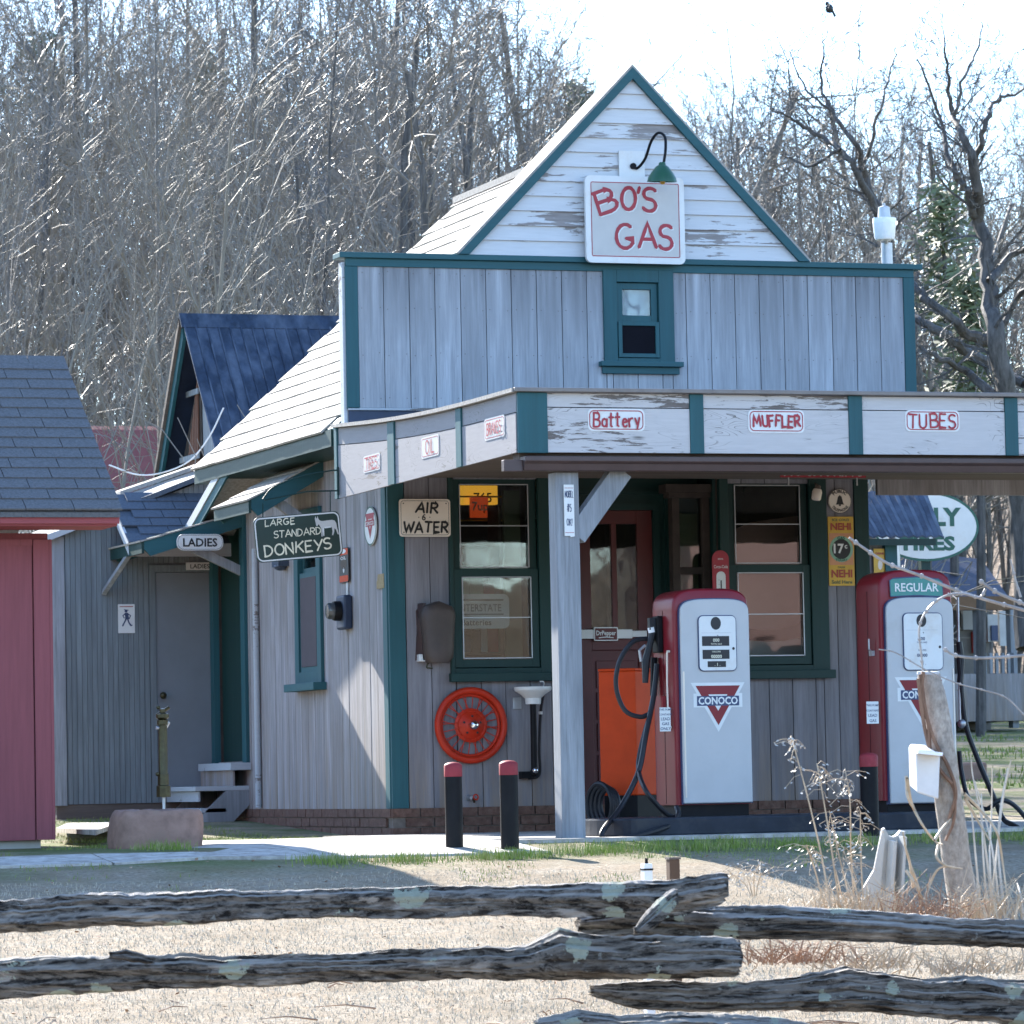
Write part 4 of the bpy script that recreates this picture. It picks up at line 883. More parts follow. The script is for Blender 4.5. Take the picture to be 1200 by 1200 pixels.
build('footing', MB().box(X0,YR+.04,-.1,rwx-.06,YR+2.0,RBZ-.002), M['concrete'], RS)
tbox('eave_board', (X0,ye,ezz-.088,rx,ye+.022,ezz-.006), M['red_trim'], RS, .003)
build('soffit', MB().box(X0,ye+.023,ezz-.10,rx-.01,YR,ezz-.078), M['red_trim'], RS)
sv = Vec((0,ryr-ye,zr2-ezz)); SLr = sv.length; sd = sv.normalized(); sn = Vec((0,-sd.z,sd.y))
rr_ = build('roof', MB().prism([(X0,ye-.02,ezz-.02),(X0,ryr,zr2-.005),(X0,ryr+1.5,ezz-.01),(X0,ryr+1.5,ezz-.05),(X0,ryr,zr2-.05),(X0,ye-.02,ezz-.05)], (rx-X0,0,0)), M['shingle_dark'], RS)
rows = 15; e = SLr/rows; tw = .305; A = Matrix.Rotation(math.atan2(sd.z, sd.y),4,'X')
for r in range(rows):
    off = (0, .13, .235, .07)[r % 4]; x = rx+.015; first = True
    xs_ = [x]; x = rx+.015-off if off > .05 else rx+.015-tw
    while x > X0+.3: xs_.append(x); x -= tw
    for xa, xb in zip(xs_, xs_[1:]):
        if xa < -3.75: break
        w = xa-xb-.005; g = MB().hexa([(0,0,0),(w,0,0),(w,e+.02,-.003),(0,e+.02,-.003)], [(0,0,.013),(w,0,.013),(w,e+.02,.003),(0,e+.02,.003)])
        if abs(w-(tw-.005)) < .001:
            me = globals().setdefault('_tab', None) or g.mesh('shingle'); globals()['_tab'] = me
        else: me = g.mesh('shingle')
        if not me.materials: me.materials.append(M['shingle_dark'])
        inst('shingle', me, rr_, Matrix.Translation(Vec((xb,ye-.03,ezz-.012))+sd*(r*e)+sn*(.004+rnd.uniform(0,.002))) @ A)
x = rx+.015
while x > -3.7:
    x -= .25; build('ridge_shingle', MB().prism([(x,ryr-.13,zr2-.13*sd.z/sd.y+.026),(x,ryr,zr2+.03),(x,ryr+.13,zr2-.13*sd.z/sd.y+.026),(x,ryr+.13,zr2-.13*sd.z/sd.y+.016),(x,ryr,zr2+.018),(x,ryr-.13,zr2-.13*sd.z/sd.y+.016)], (.246,0,0)), M['shingle_dark'], rr_)
# red shed far behind, glimpsed between the roofs
p0, p1 = F(100,503,17), F(200,556,17)
FB = thing('far_barn', (p0.x,17,0), 'faint red barn roof seen through twigs between the shed and blue roof', 'barn')
build('roof', MB().prism([(p0.x-.5,17,p1.z-.3),(p1.x+1.5,17,p1.z-.3),(p1.x+1.2,18.2,p0.z+.1),(p0.x-.2,18.2,p0.z+.1)], (0,.1,.05)), m_plain('far_red', (.22,.06,.05), .7), FB)
build('wall', MB().box(p0.x-.3,17.3,gz(p0.x,17)-.2,p1.x+1.3,19,p1.z-.3), M['board_side'], FB)
# ------------------------------------------------------------------ beyond the station on the right
YH = 2.2
HB = thing('blue_roofed_hut', (F(1060,600,YH).x,YH+.5,0), 'small board hut with dark blue corrugated roof just beyond the station corner', 'hut')
a, b, c = F(1005,585,YH+.6), F(1086,580,YH+.6), F(1106,629,YH)
h0 = F(1000,632,YH)
nn_ = 26; 
for i in range(nn_):
    t0, t1 = i/nn_, (i+1)/nn_; xa = h0.x-.2; L0 = c.x-xa; xr0 = b.x-xa
    p = lambda t, top: Vec((xa+(xr0 if top else L0)*t, YH+.6 if top else YH, (b.z+.02) if top else c.z)); dz = .014 if i % 2 else 0
    build('roof_sheet', MB().hexa([p(t0,0)+Vec((0,0,dz-.012)),p(t1,0)+Vec((0,0,-dz)),p(t1,1)+Vec((0,0,-dz)),p(t0,1)+Vec((0,0,dz-.012))], [p(t0,0)+Vec((0,0,dz)),p(t1,0)+Vec((0,0,-dz+.012)),p(t1,1)+Vec((0,0,-dz+.012)),p(t0,1)+Vec((0,0,dz))]), M['metal_blue'], HB)
build('fascia', MB().box(h0.x-.2,YH+.01,F(1050,639,YH).z,F(1098,635,YH).x,YH+.03,c.z-.015), M['green'], HB)
build('wall', MB().box(h0.x-.2,YH+.14,gz(3,YH),F(1044,700,YH).x,YH+1.5,c.z-.03), M['board_low'], HB)
build('corner_post', MB().box(F(1045,700,YH).x,YH+.1,gz(3,YH),F(1059,700,YH).x,YH+.17,F(1050,638,YH).z), M['teal'], HB)
# small house among the trees
YG = 27.0
def HF(px,py,y=YG): return F(px,py,y)
HS = thing('porch_house', (HF(1130,800).x,YG+2,gz(9,YG)), 'weathered house with a brown porch beam and dark roof far behind the pumps', 'house')
g = HF(1130,812).z
build('roof', MB().prism([HF(1010,700),HF(1188,708),HF(1150,655,YG+2.5),HF(1050,645,YG+2.5)], (0,.1,-.08)), M['metal_dark'], HS)
build('porch_beam', MB().box(HF(1040,712).x,YG,HF(1100,715).z,HF(1190,712).x,YG+.2,HF(1100,699).z), m_plain('brown_beam', (.17,.095,.05), .8), HS)
build('wall', MB().box(HF(1050,712).x,YG+1.6,g-.5,HF(1215,712).x,YG+4.5,HF(1100,712).z), m_plain('greige_wall', (.17,.155,.135), .9), HS)
for a, b in ((1147,1153),(1186,1193),(1108,1112)): build('porch_post', MB().box(HF(a,800).x,YG,g-.5,HF(b,800).x,YG+.15,HF(1100,713).z), M['post'], HS)
for (x0,y0,x1,y1,m) in ((1128,712,1154,738,'concrete'),(1157,720,1168,752,'grey_plaster'),(1160,733,1167,751,'ink_navy'),(1140,740,1147,765,'wheel_red'),(1171,716,1182,757,'grey_plaster')):
    q0, q1 = F(x0,y1,YG+1.55), F(x1,y0,YG+1.55); j = .04 if m == 'ink_navy' else 0; build('window' if y1-y0 < 50 else 'door', MB().box(q0.x,YG+1.52-j,q0.z,q1.x,YG+1.59-j,q1.z), M[m], HS)
build('porch_deck', MB().box(HF(1090,800).x,YG-.1,g-.4,HF(1215,800).x,YG+1.6,HF(1130,790).z), M['board_side'], HS)
for a in range(6): 
    q0 = HF(1152+a*7,800).x; build('baluster', MB().box(q0,YG-.05,HF(1100,790).z,q0+.04,YG,HF(1100,766).z), M['post'], HS)
# stone block on the grass and blue car-like barrel are small things near the house
p = G(1124,862,.35); k_ = F(1134,862,12); 
q = F(1128,862,9); zg = gz(q.x,9); mb = MB(); mb.box(q.x-.16,8.8,zg-.02,q.x+.16,9.2,zg+.17); o = build('stone_block', mb, M['stone'], loc=(q.x,9,gz(q.x,9)), bevel=.03); tag(o, 'squat grey stone block on the grass behind the second pump', 'stone block')

# ------------------------------------------------------------------ store across the road, behind the photographer: it shows only in the window glass
XS = thing('store_across_road', (26,-46,gz(26,-46)), 'pinkish red store with dark curved awning across the road', 'store'); g0 = gz(26,-46)
build('wall', MB().box(20.3,-50,g0-.3,34,-46,5.3), m_plain('pink_red_wall', (.20,.125,.115), .8, 0, .3, .12, sc=.6), XS)
build('roof', MB().prism([(19.8,-50.4,5.6),(19.8,-45.6,5.25),(34.6,-45.6,6.9),(34.6,-50.4,7.2)], (0,0,.25)), M['metal_dark'], XS)
build('awning', MB().prism([(18.6,-46,2.75)]+[(18.6,-46+1.4*math.sin(rad(a)),2.0+.75*math.cos(rad(a))) for a in (20,40,60,80,90)]+[(18.6,-46,1.95)], (15.4,0,0)), M['black_paint'], XS)
build('sign_band', MB().box(19,-45.98,.75,33,-45.9,1.7), M['white'], XS); build('door', MB().box(25,-45.98,g0-.2,26,-45.93,.74), M['dark_in'], XS)
for x_ in (20.5,22.9,29): build('porch_post', MB().box(x_,-44.7,g0-.3,x_+.14,-44.56,2.0), M['white'], XS)
# ------------------------------------------------------------------ pump island, pumps
ISY0, ISY1 = -3.62, -2.75
ix0, ix1 = F(720,970,ISY0).x, F(1132,970,ISY0).x; IZ = F(900,957,ISY0).z
mb = MB(); pts = []; r = (ISY1-ISY0)/2
for i in range(13): a = rad(90+180*i/12); pts.append((ix0+r*.35+r*.35*math.cos(a), (ISY0+ISY1)/2+r*math.sin(a), .008))
for i in range(13): a = rad(-90+180*i/12); pts.append((ix1-r*.35+r*.35*math.cos(a), (ISY0+ISY1)/2+r*math.sin(a), .008))
mb.prism(pts, (0,0,IZ)); o = build('pump_island', mb, M['island'], loc=((ix0+ix1)/2,-3.2,0), bevel=.012); tag(o, 'long low dark painted kerb island with rounded ends carrying both fuel pumps', 'pump island')
PY = -3.34          # front plane of the pumps
def conoco(mb_r, mb_w, mb_n, sf, cx, cy, s, txt=True):
    """the red triangle badge: width 2s"""
    flat(mb_w, sf, [(cx-s*1.13,cy+s*.80),(cx+s*1.13,cy+s*.80),(cx,cy-s*1.12)], .0010)
    flat(mb_w, sf, [(cx-s*1.02,cy-s*.16),(cx+s*1.02,cy-s*.16),(cx+s*1.02,cy+s*.38),(cx-s*1.02,cy+s*.38)], .0012)
    t = lambda k, m, b: [(cx-s*k,cy+s*b),(cx+s*k,cy+s*b),(cx,cy-s*m)]
    o = t(.93,.86,.68); i = t(.40,.30,.34)
    vs = [sf.p(a, b, .002) for a, b in o+i]; mb_r.add(vs, [(0,1,4,3),(1,2,5,4),(2,0,3,5)])
    flat(mb_w, sf, [(cx-s*.40,cy+s*.34),(cx+s*.40,cy+s*.34),(cx,cy-s*.42)], .0016)
    flat(mb_n, sf, [(cx-s*.88,cy-s*.10),(cx+s*.88,cy-s*.10),(cx+s*.88,cy+s*.28),(cx-s*.88,cy+s*.28)], .0028)
def gas_pump(label, px0, px1, pt, tall, regular, right_hose):
    x0, x1 = F(px0,900,PY).x, F(px1,900,PY).x; xl = x0-.028; zt = F((px0+px1)/2,pt,PY+.1).z; zb = IZ+.01; xr = x1+.008
    zf = F((px0+px1)/2, 941, PY).z; D_ = .40
    P = thing('fuel_pump', ((x0+x1)/2,PY+.2,zb), label, 'fuel pump', 'vintage fuel pumps on the island')
    def arch(xa, xb, za, zc, r, n=8):      # rounded top outline
        q = [(xa,za)]; cx = (xa+xb)/2; w = (xb-xa)/2
        pr2 = []
        for i in range(2*n+1):
            t = math.pi - math.pi*i/(2*n); cc, ss = math.cos(t), math.sin(t)
            e = .56
            pr2.append((cx+w*math.copysign(abs(cc)**e, cc), zc-r+r*abs(ss)**e))
        return q+pr2+[(xb,za)]
    # body shell
    out = arch(xl, xr, zb+.07, zt, .13 if not regular else .16)
    mb = MB(); cxm = (xl+xr)/2
    def sec(y, k, dz=0): return [Vec((cxm+(a-cxm)*k, y, b if b < zb+.1 else b-dz)) for a, b in out]
    secs = [sec(PY+.018,.955,.016), sec(PY+.026,.985,.006), sec(PY+.045,1.0), sec(PY+D_-.045,1.0), sec(PY+D_-.015,.985,.006), sec(PY+D_,.95,.02)]
    n = len(out); vs = [v for q in secs for v in q]; fs = [tuple(range(n))[::-1], tuple((len(secs)-1)*n+i for i in range(n))]
    fs += [(j*n+i, j*n+(i+1) % n, (j+1)*n+(i+1) % n, (j+1)*n+i) for j in range(len(secs)-1) for i in range(n)]
    mb.add(vs, fs); build('body', mb, M['red_paint'], P, smooth=True)
    build('plinth', MB().box(xl+.03,PY+.03,zb-.01,xr-.02,PY+D_-.03,zb+.075), M['black_paint'], P, bevel=.004)
    build('side_seam', MB().box(xl-.002,PY+.20,zf,xl+.002,PY+.203,zt-.13), M['black_paint'], P)
    # cream door panel with a navy gasket line
    def yz(px, py): q = F(px, py, PY); return q.x, q.z
    topz = zt-(.115 if regular else .046) if regular else F(840,702,PY).z
    if regular: topz = F(1080,700,PY).z
    q = arch(x0+.004, x1-.004, zf, topz, .105)
    build('door_gasket', MB().prism([(cxm*0+a, PY-.004, b) for a, b in arch(x0-.001, x1+.001, zf-.004, topz+.006, .11)], (0,.045,0)), M['ink_navy'], P)
    dp = build('door_panel', MB().prism([(a, PY-.020, b) for a, b in q], (0,.045,0)), M['pump_white'], P, bevel=.007)
    # dial window
    if regular: wb = yz(1058,785)+yz(1101,719)
    else: wb = yz(818,786)+yz(859.5,722)
    sf = Surf((0,PY-.020,0), *FRONT)
    fr_ = build('dial_frame', MB().prism([sf.p(a,b,0) for a,b in rrect(wb[0]-.006,wb[1]-.006,wb[2]+.006,wb[3]+.006,.035)], sf.n*.010), M['ink_navy'], P, bevel=.003)
    mb = MB(); plate(mb, sf, rrect(wb[0],wb[1],wb[2],wb[3],.028), .012); build('dial_face', mb, M['plastic_white'] if 0 else M['white'], fr_)
    s2 = Surf((0,PY-.032,0), *FRONT); cx = (wb[0]+wb[2])/2; w = wb[2]-wb[0]; h = wb[3]-wb[1]
    mb = MB(); flat(mb, s2, ell(cx-.01,wb[3]-.045,.034,.040), .001); flat(mb, s2, [(cx+.004-.004,wb[3]-.125)]+[(cx+.004,wb[3]-.125),(cx+.004,wb[3]-.117),(cx-.002,wb[3]-.117)], .001)
    boxes = [(wb[0]+.018,wb[3]-h*.55,wb[2]-.045,wb[3]-h*.37), (wb[0]+.020,wb[3]-h*.79,wb[2]-.045,wb[3]-h*.62), (wb[0]+.052,wb[3]-h*.94,wb[2]-.07,wb[3]-h*.83)]
    if not regular:
        for b in boxes: flat(mb, s2, [(b[0],b[1]),(b[2],b[1]),(b[2],b[3]),(b[0],b[3])], .001)
    flat(mb, s2, ell(wb[2]-.018,wb[3]-h*.60,.009,.009,12), .001)
    build('dial_register', mb, M['ink_black'], fr_)
    mb = MB(); ymid = wb[3]-.115
    flat(mb, s2, [(wb[0]+.015,ymid+.010),(wb[2]-.03,ymid+.010),(wb[2]-.03,ymid+.012),(wb[0]+.015,ymid+.012)], .0008)
    build('dial_line', mb, M['steel'], fr_)
    mb = MB(); 
    printed(mb, s2, '000' if not regular else '000', cx-.010, boxes[0][1]+.026, .020, bold=.02, lift=.002); printed(mb, s2, 'TOTAL SALE', cx-.010, boxes[0][1]+.008, .009, lift=.002)
    printed(mb, s2, 'GALLONS', cx-.010, boxes[1][3]-.016, .009, lift=.002); printed(mb, s2, '00000', cx-.010, boxes[1][1]+.006, .020, bold=.02, lift=.002); printed(mb, s2, '. 1 .', cx-.005, boxes[2][1]+.008, .018, lift=.002)
    build('dial_figures', mb, M['ink_cream'] if not regular else M['ink_navy'], fr_)
    # badge
    if regular: c = F(1078,817,PY)
    else: c = F(840,824,PY)
    sd_ = Surf((0,PY-.020,0), *FRONT); sc = (F(868,824,PY).x-F(812,824,PY).x)/2
    r_, w_, n_ = MB(), MB(), MB(); conoco(r_, w_, n_, sd_, c.x, c.z, sc)
    bb = build('badge_field', w_, M['white'], P); build('badge_triangle', r_, M['red_paint'], bb); build('badge_band', n_, M['ink_navy'], bb)
    mb = MB(); printed(mb, sd_, 'CONOCO', c.x, c.z-sc*.04, sc*.28, fit=sc*1.64, bold=.03, lift=.0038); build('badge_lettering', mb, M['white'], bb)
    # trim strip, nozzle side: hanger, nozzle, hoses, data plate, door handle rod
    zlo, zhi = F(800,935,PY).z, F(800,787,PY).z
    build('trim_strip', MB().box(x0+.012,PY-.026,zlo,x0+.022,PY-.018,zhi) if not regular else MB().box(x1-.02,PY-.026,zlo,x1-.012,PY-.018,zhi), M['cream'], P)
    return P, xl, xr, zt, zb
P1, xl, xr, zt, zb = gas_pump('first vintage fuel pump, with a plain rounded red top, beside the canopy post', 799, 881, 690, 0, False, False)
# left side fittings of the first pump (on its red side panel)
sx = xl-.004
def SP(px, py): q = S(px, py, xl); return q
a, b = SP(791,763), SP(794,852)
mb = MB(); mb.tube([(sx-.018,PY+.08,F(792,764,PY).z),(sx-.022,PY+.08,F(792,800,PY).z),(sx-.018,PY+.08,F(792,852,PY).z)], .006, 6)
mb.tube([(sx,PY+.08,F(792,763,PY).z),(sx-.02,PY+.08,F(792,763,PY).z)], .008, 6).tube([(sx,PY+.08,F(792,852,PY).z),(sx-.02,PY+.08,F(792,852,PY).z)], .008, 6); build('grab_rod', mb, M['cream'], P1)
ny = PY+.24
def NP(px, py, off=0, y=None): q = F(px, py, ny if y is None else y); return Vec((q.x, q.y, q.z))
mb = MB(); mb.box(sx-.035,ny-.05,F(780,765,ny).z,sx,ny+.05,F(780,722,ny).z); build('nozzle_boot', mb, M['black_paint'], P1, bevel=.006)
hz_ = lambda py: F(780,py,ny).z
mb = MB(); mb.tube([(sx-.05,ny,hz_(726)),(sx-.045,ny,hz_(738)),(sx-.07,ny,hz_(755)),(sx-.10,ny,hz_(775)),(sx-.105,ny,hz_(800))], [.022,.022,.020,.026,.018], 8).box(sx-.075,ny-.02,hz_(738),sx+.0,ny+.02,hz_(724)); nz = build('nozzle', mb, M['rubber'], P1, smooth=True)
build('nozzle_collar', MB().tube([(sx-.052,ny,hz_(741)),(sx-.058,ny,hz_(735))], .024, 8), M['plastic_white'], nz)
build('nozzle_lever', MB().tube([(sx-.10,ny,hz_(756)),(sx-.14,ny,hz_(762)),(sx-.13,ny,hz_(775))], .010, 6), M['steel'], nz)
def spline(pts, n=8):
    P = [Vec(p) for p in pts]; P = [P[0]*2-P[1]] + P + [P[-1]*2-P[-2]]; o = []
    for i in range(1, len(P)-2):
        for k in range(n):
            t = k/n; o.append(.5*((2*P[i])+(-P[i-1]+P[i+1])*t+(2*P[i-1]-5*P[i]+4*P[i+1]-P[i+2])*t*t+(-P[i-1]+3*P[i]-3*P[i+1]+P[i+2])*t**3))
    o.append(P[-2]); return o
yh = ny-.02
h1 = [NP(770,778,y=ny), NP(766,815,y=yh), NP(757,860,y=yh-.05), NP(748,905,y=yh-.12), NP(728,945,y=yh-.2), NP(709,970,y=-3.55), NP(706,981,y=-3.6), NP(722,983,y=-3.66), NP(752,978,y=-3.68), NP(785,967,y=-3.60), NP(795,955,y=-3.45), NP(793,946,y=-3.38)]
build('hose', MB().tube(spline(h1), .017, 8), M['rubber'], P1, smooth=True)
h2 = [NP(762,748,y=ny+.05), NP(742,752,y=ny+.05), NP(726,775,y=ny+.05), NP(722,805,y=ny+.05), NP(732,832,y=ny+.03), NP(750,840,y=ny), NP(762,836,y=ny)]
build('hose', MB().tube(spline(h2), .015, 8), M['rubber'], P1, smooth=True)
h3 = [NP(762,836,y=ny), NP(752,872,y=ny-.05), NP(748,900,y=ny-.1), NP(756,925,y=-3.5), NP(771,944,y=-3.5), NP(783,955,y=-3.45), NP(792,958,y=-3.42)]
build('hose', MB().tube(spline(h3), .015, 8), M['rubber'], P1, smooth=True)
mb = MB(); q0, q1 = NP(776,752), NP(782,800); mb.tube([(sx-.02,ny+.06,hz_(770)),(sx-.03,ny+.06,hz_(815))], .022, 8); build('hose_swivel', mb, M['black_paint'], P1, smooth=True)
pz0, pz1 = F(780,857,PY).z, F(780,829,PY).z
sfs = Surf((sx,PY+.13,pz0), *SIDE)
mb = MB(); mb.box(sx-.045,PY+.33,pz0,sx-.04,PY+.13,pz1); 
dpl = build('data_plate', MB().box(F(773,840,PY+.02).x-.0,PY+.016,pz0,F(785.5,840,PY+.02).x,PY+.020,pz1), M['white'], P1)
mb = MB(); sff = Surf((F(779.5,840,PY+.02).x,PY+.016,pz0), *FRONT)
for k, t_ in enumerate(('THIS PUMP', 'CONTAINS', 'LEAD', 'GAS', 'ONLY')): printed(mb, sff, t_, 0, .008+.030*(4-k), .012 if k < 2 else .018, lift=.001)
build('plate_lettering', mb, M['ink_navy'], dpl)
build('red_strip', MB().box(xl-.03,PY+.16,F(775,855,PY).z,xl-.005,PY+.19,F(775,815,PY).z), M['red_cap'], P1)
P2, xl2, xr2, zt2, zb2 = gas_pump('second vintage fuel pump, with the lit-style green glass sign reading REGULAR on top', 1041, 1121, 668, 0, True, True)
q0, q1 = F(1044,699,PY), F(1105,678,PY); sf = Surf((0,PY+.016,0), *FRONT)
b = [(q0.x,q0.z),(q0.x-.004,q1.z-.01),(q0.x+.02,q1.z+.003),((q0.x+q1.x)/2,q1.z+.012),(q1.x-.03,q1.z-.002),(q1.x-.004,q1.z-.02),(q1.x,q0.z-.003),((q0.x+q1.x)/2,q0.z+.006)]
mb = MB(); plate(mb, sf, b, .012); ag = build('ad_glass', mb, M['teal_glass'], P2, bevel=.003)
mb = MB(); outline(mb, Surf((0,PY+.004,0), *FRONT), b, .007, .001); build('ad_glass_rim', mb, M['ink_navy'], ag)
mb = MB(); printed(mb, Surf((0,PY+.004,0), *FRONT), 'REGULAR', (q0.x+q1.x)/2, (q0.z+q1.z)/2-.024, .052, fit=.30, bold=.02, lift=.002); build('lettering', mb, M['white'], ag)
c0 = F(1022,836,PY+.05)
build('data_plate', MB().box(F(1015.5,840,PY+.02).x,PY+.016,F(1022,848,PY).z,F(1029.5,840,PY+.02).x,PY+.020,F(1022,822,PY).z), M['white'], P2)
mb = MB(); sff = Surf((F(1022.5,840,PY+.02).x,PY+.016,F(1022,848,PY).z), *FRONT)
for k, t_ in enumerate(('THIS PUMP', 'CONTAINS', 'LEAD', 'GAS')): printed(mb, sff, t_, 0, .010+.033*(3-k), .012 if k < 2 else .018, lift=.001)
build('plate_lettering', mb, M['ink_navy'], P2)
build('door_catch', MB().tube([(xl2-.004,PY+.12,F(1016,765,PY).z),(xl2-.03,PY+.12,F(1016,760,PY).z),(xl2-.03,PY+.12,F(1016,748,PY).z)], .006, 6).box(xl2-.02,PY+.10,F(1016,768,PY).z,xl2,PY+.15,F(1016,762,PY).z), M['steel'], P2)
y2 = PY+.2
def N2(px, py, y=y2): q = F(px, py, y); return Vec(q)
build('hose', MB().tube(spline([N2(1124,765), N2(1126,800), N2(1132,850), N2(1146,890), N2(1165,935), N2(1176,960,-3.1), N2(1190,968,-3.4), N2(1210,985,-3.6)]), .017, 8), M['rubber'], P2, smooth=True)
build('hose', MB().tube(spline([N2(1124,880), N2(1127,905), N2(1135,935,-3.2), N2(1155,948,-3.4), N2(1172,938,-3.5), N2(1190,945,-3.5), N2(1215,975,-3.5)]), .015, 8), M['rubber'], P2, smooth=True)
build('hose_rod', MB().tube([N2(1122.5,700), N2(1125,845)], .008, 6), M['steel'], P2)
build('nozzle', MB().tube([N2(1124,752), N2(1127,775), N2(1125,800)], .02, 8), M['rubber'], P2, smooth=True)
build('valve', MB().ball(N2(1127,848), .03, 8), M['steel'], P2, smooth=True)
# ------------------------------------------------------------------ bollards
def bollard(pxa, pxb, pyb, pyt, Y, label):
    a, b = F(pxa,pyt,Y), F(pxb,pyb,Y); r = (b.x-a.x)/2; cx = (a.x+b.x)/2; g = gz(cx,Y)+.0; zt = a.z
    B_ = thing('bollard', (cx,Y,g), label, 'bollard', 'black bollards with faded red tops')
    build('pipe', MB().lathe([(r,g-.1-g),(r,zt-.075-g)], (cx,Y,g), (0,0,1), 24), M['black_paint'], B_, smooth=True)
    build('cap', MB().lathe([(r+.002,zt-.076-g),(r+.002,zt-.012-g),(r*.93,zt-.003-g),(r*.6,zt+.006-g),(.0,zt+.010-g)], (cx,Y,g), (0,0,1), 24), M['red_cap'], B_, smooth=True)
bollard(521, 542.5, 994, 895, -4.25, 'black bollard with dull red top standing below the orange wheel')
bollard(585.5, 608, 1000, 893, -4.45, 'black bollard with sunlit red top next to the canopy post')
bollard(1008, 1030, 985, 884, -4.0, 'black bollard in shade at the left edge of the second fuel pump')
# ------------------------------------------------------------------ wire wheel on the wall
wc = F(552,850,-.06); wr = (F(595,850,-.06).x-F(509.5,850,-.06).x)/2
WH = thing('wire_wheel', (wc.x,-.02,wc.z-wr), 'bright orange-red spoked car wheel with chrome hub hung on the front wall', 'wheel')
c = Vec((wc.x,-.06,wc.z)); mb = MB(); mb.torus(c, (0,-1,0), wr-.024, .024, 48, 10).torus(c+Vec((0,.02,0)), (0,-1,0), wr-.055, .012, 48, 8); build('rim', mb, M['wheel_red'], WH, smooth=True)
build('hub_disc', MB().lathe([(.115,0),(.118,.012),(.10,.022),(.092,.018),(.075,.03),(.045,.055),(.03,.06),(0,.06)], c+Vec((0,.015,0)), (0,-1,0), 28), M['wheel_red'], WH, smooth=True)
build('hub_cap', MB().lathe([(.034,0),(.036,.02),(.030,.045),(.018,.060),(0,.064)], c+Vec((0,-.04,0)), (0,-1,0), 20), M['chrome'], WH, smooth=True)
for k in range(5):
    a = 2*math.pi*k/5+.3; build('lug_nut', MB().lathe([(.008,0),(.008,.012),(0,.014)], c+Vec((math.cos(a)*.062,-.02,math.sin(a)*.062)), (0,-1,0), 6), M['ink_black'], WH)
for k in range(30):
    a = 2*math.pi*k/30; s = (k % 3-1)*.16; build('spoke', MB().tube([c+Vec((math.cos(a)*.09,.0+(.012 if k % 2 else -.010),math.sin(a)*.09)), c+Vec((math.cos(a+s)*(wr-.05),.01,math.sin(a+s)*(wr-.05)))], .0033, 5), M['wheel_red'], WH)
# ------------------------------------------------------------------ drinking fountain
fc = F(625,808,-.17); FN = thing('drinking_fountain', (fc.x,-.02,fc.z-.5), 'old white enamel drinking fountain bowl with black pipes on the front wall', 'fountain')
build('bowl', MB().lathe([(.052,-.10),(.056,-.06),(.09,-.03),(.125,-.008),(.130,-.0),(.130,.018),(.120,.018),(.10,.0),(0,-.01)], (fc.x,-.16,fc.z), (0,0,1), 28), M['white'], FN, smooth=True)
build('bracket', MB().box(fc.x-.10,-.03,fc.z-.13,fc.x-.04,-.019,fc.z-.05), M['steel'], FN, bevel=.002)
build('drain_pipe', MB().tube([(fc.x,-.16,fc.z-.09),(fc.x+.002,-.15,fc.z-.56)], .022, 12), M['black_paint'], FN, smooth=True)
build('supply_pipe', MB().tube(spline([(fc.x+.085,-.14,fc.z-.02),(fc.x+.075,-.10,fc.z-.15),(fc.x+.065,-.08,fc.z-.40),(fc.x+.07,-.06,fc.z-.58),(fc.x-.01,-.05,fc.z-.61)]), .010, 8), M['rubber'], FN, smooth=True)
build('valve_collar', MB().tube([(fc.x+.074,-.10,fc.z-.17),(fc.x+.074,-.10,fc.z-.15)], .014, 8), M['white'], FN)
build('spout', MB().tube(spline([(fc.x+.08,-.14,fc.z+.01),(fc.x+.08,-.15,fc.z+.05),(fc.x+.05,-.16,fc.z+.055)]), .008, 8), M['steel'], FN, smooth=True)
build('trap', MB().box(fc.x-.07,-.10,fc.z-.61,fc.x+.0,-.03,fc.z-.56).ball((fc.x-.0,-.15,fc.z-.57),.030,10), M['black_paint'], FN)
build('chrome_cap', MB().ball((fc.x+.0,-.175,fc.z-.555),.022,12), M['chrome'], FN, smooth=True)
# small hose bib
hb = F(552,935,-.03); HBq = thing('wall_tap', (hb.x,-.02,hb.z), 'small tap with a rusty wheel handle low on the front wall', 'tap')
build('flange', MB().lathe([(.026,0),(.022,.012),(.012,.03),(.012,.06),(0,.06)], (hb.x-.012,-.018,hb.z), (0,-1,0), 12), M['steel'], HBq, smooth=True)
build('handle', MB().torus((hb.x+.015,-.09,hb.z+.005), (0.2,-1,.1), .018, .005, 12, 6), M['wheel_red'], HBq); build('nose', MB().tube([(hb.x,-.07,hb.z),(hb.x+.004,-.09,hb.z-.03)], .009, 8), M['brass'], HBq)
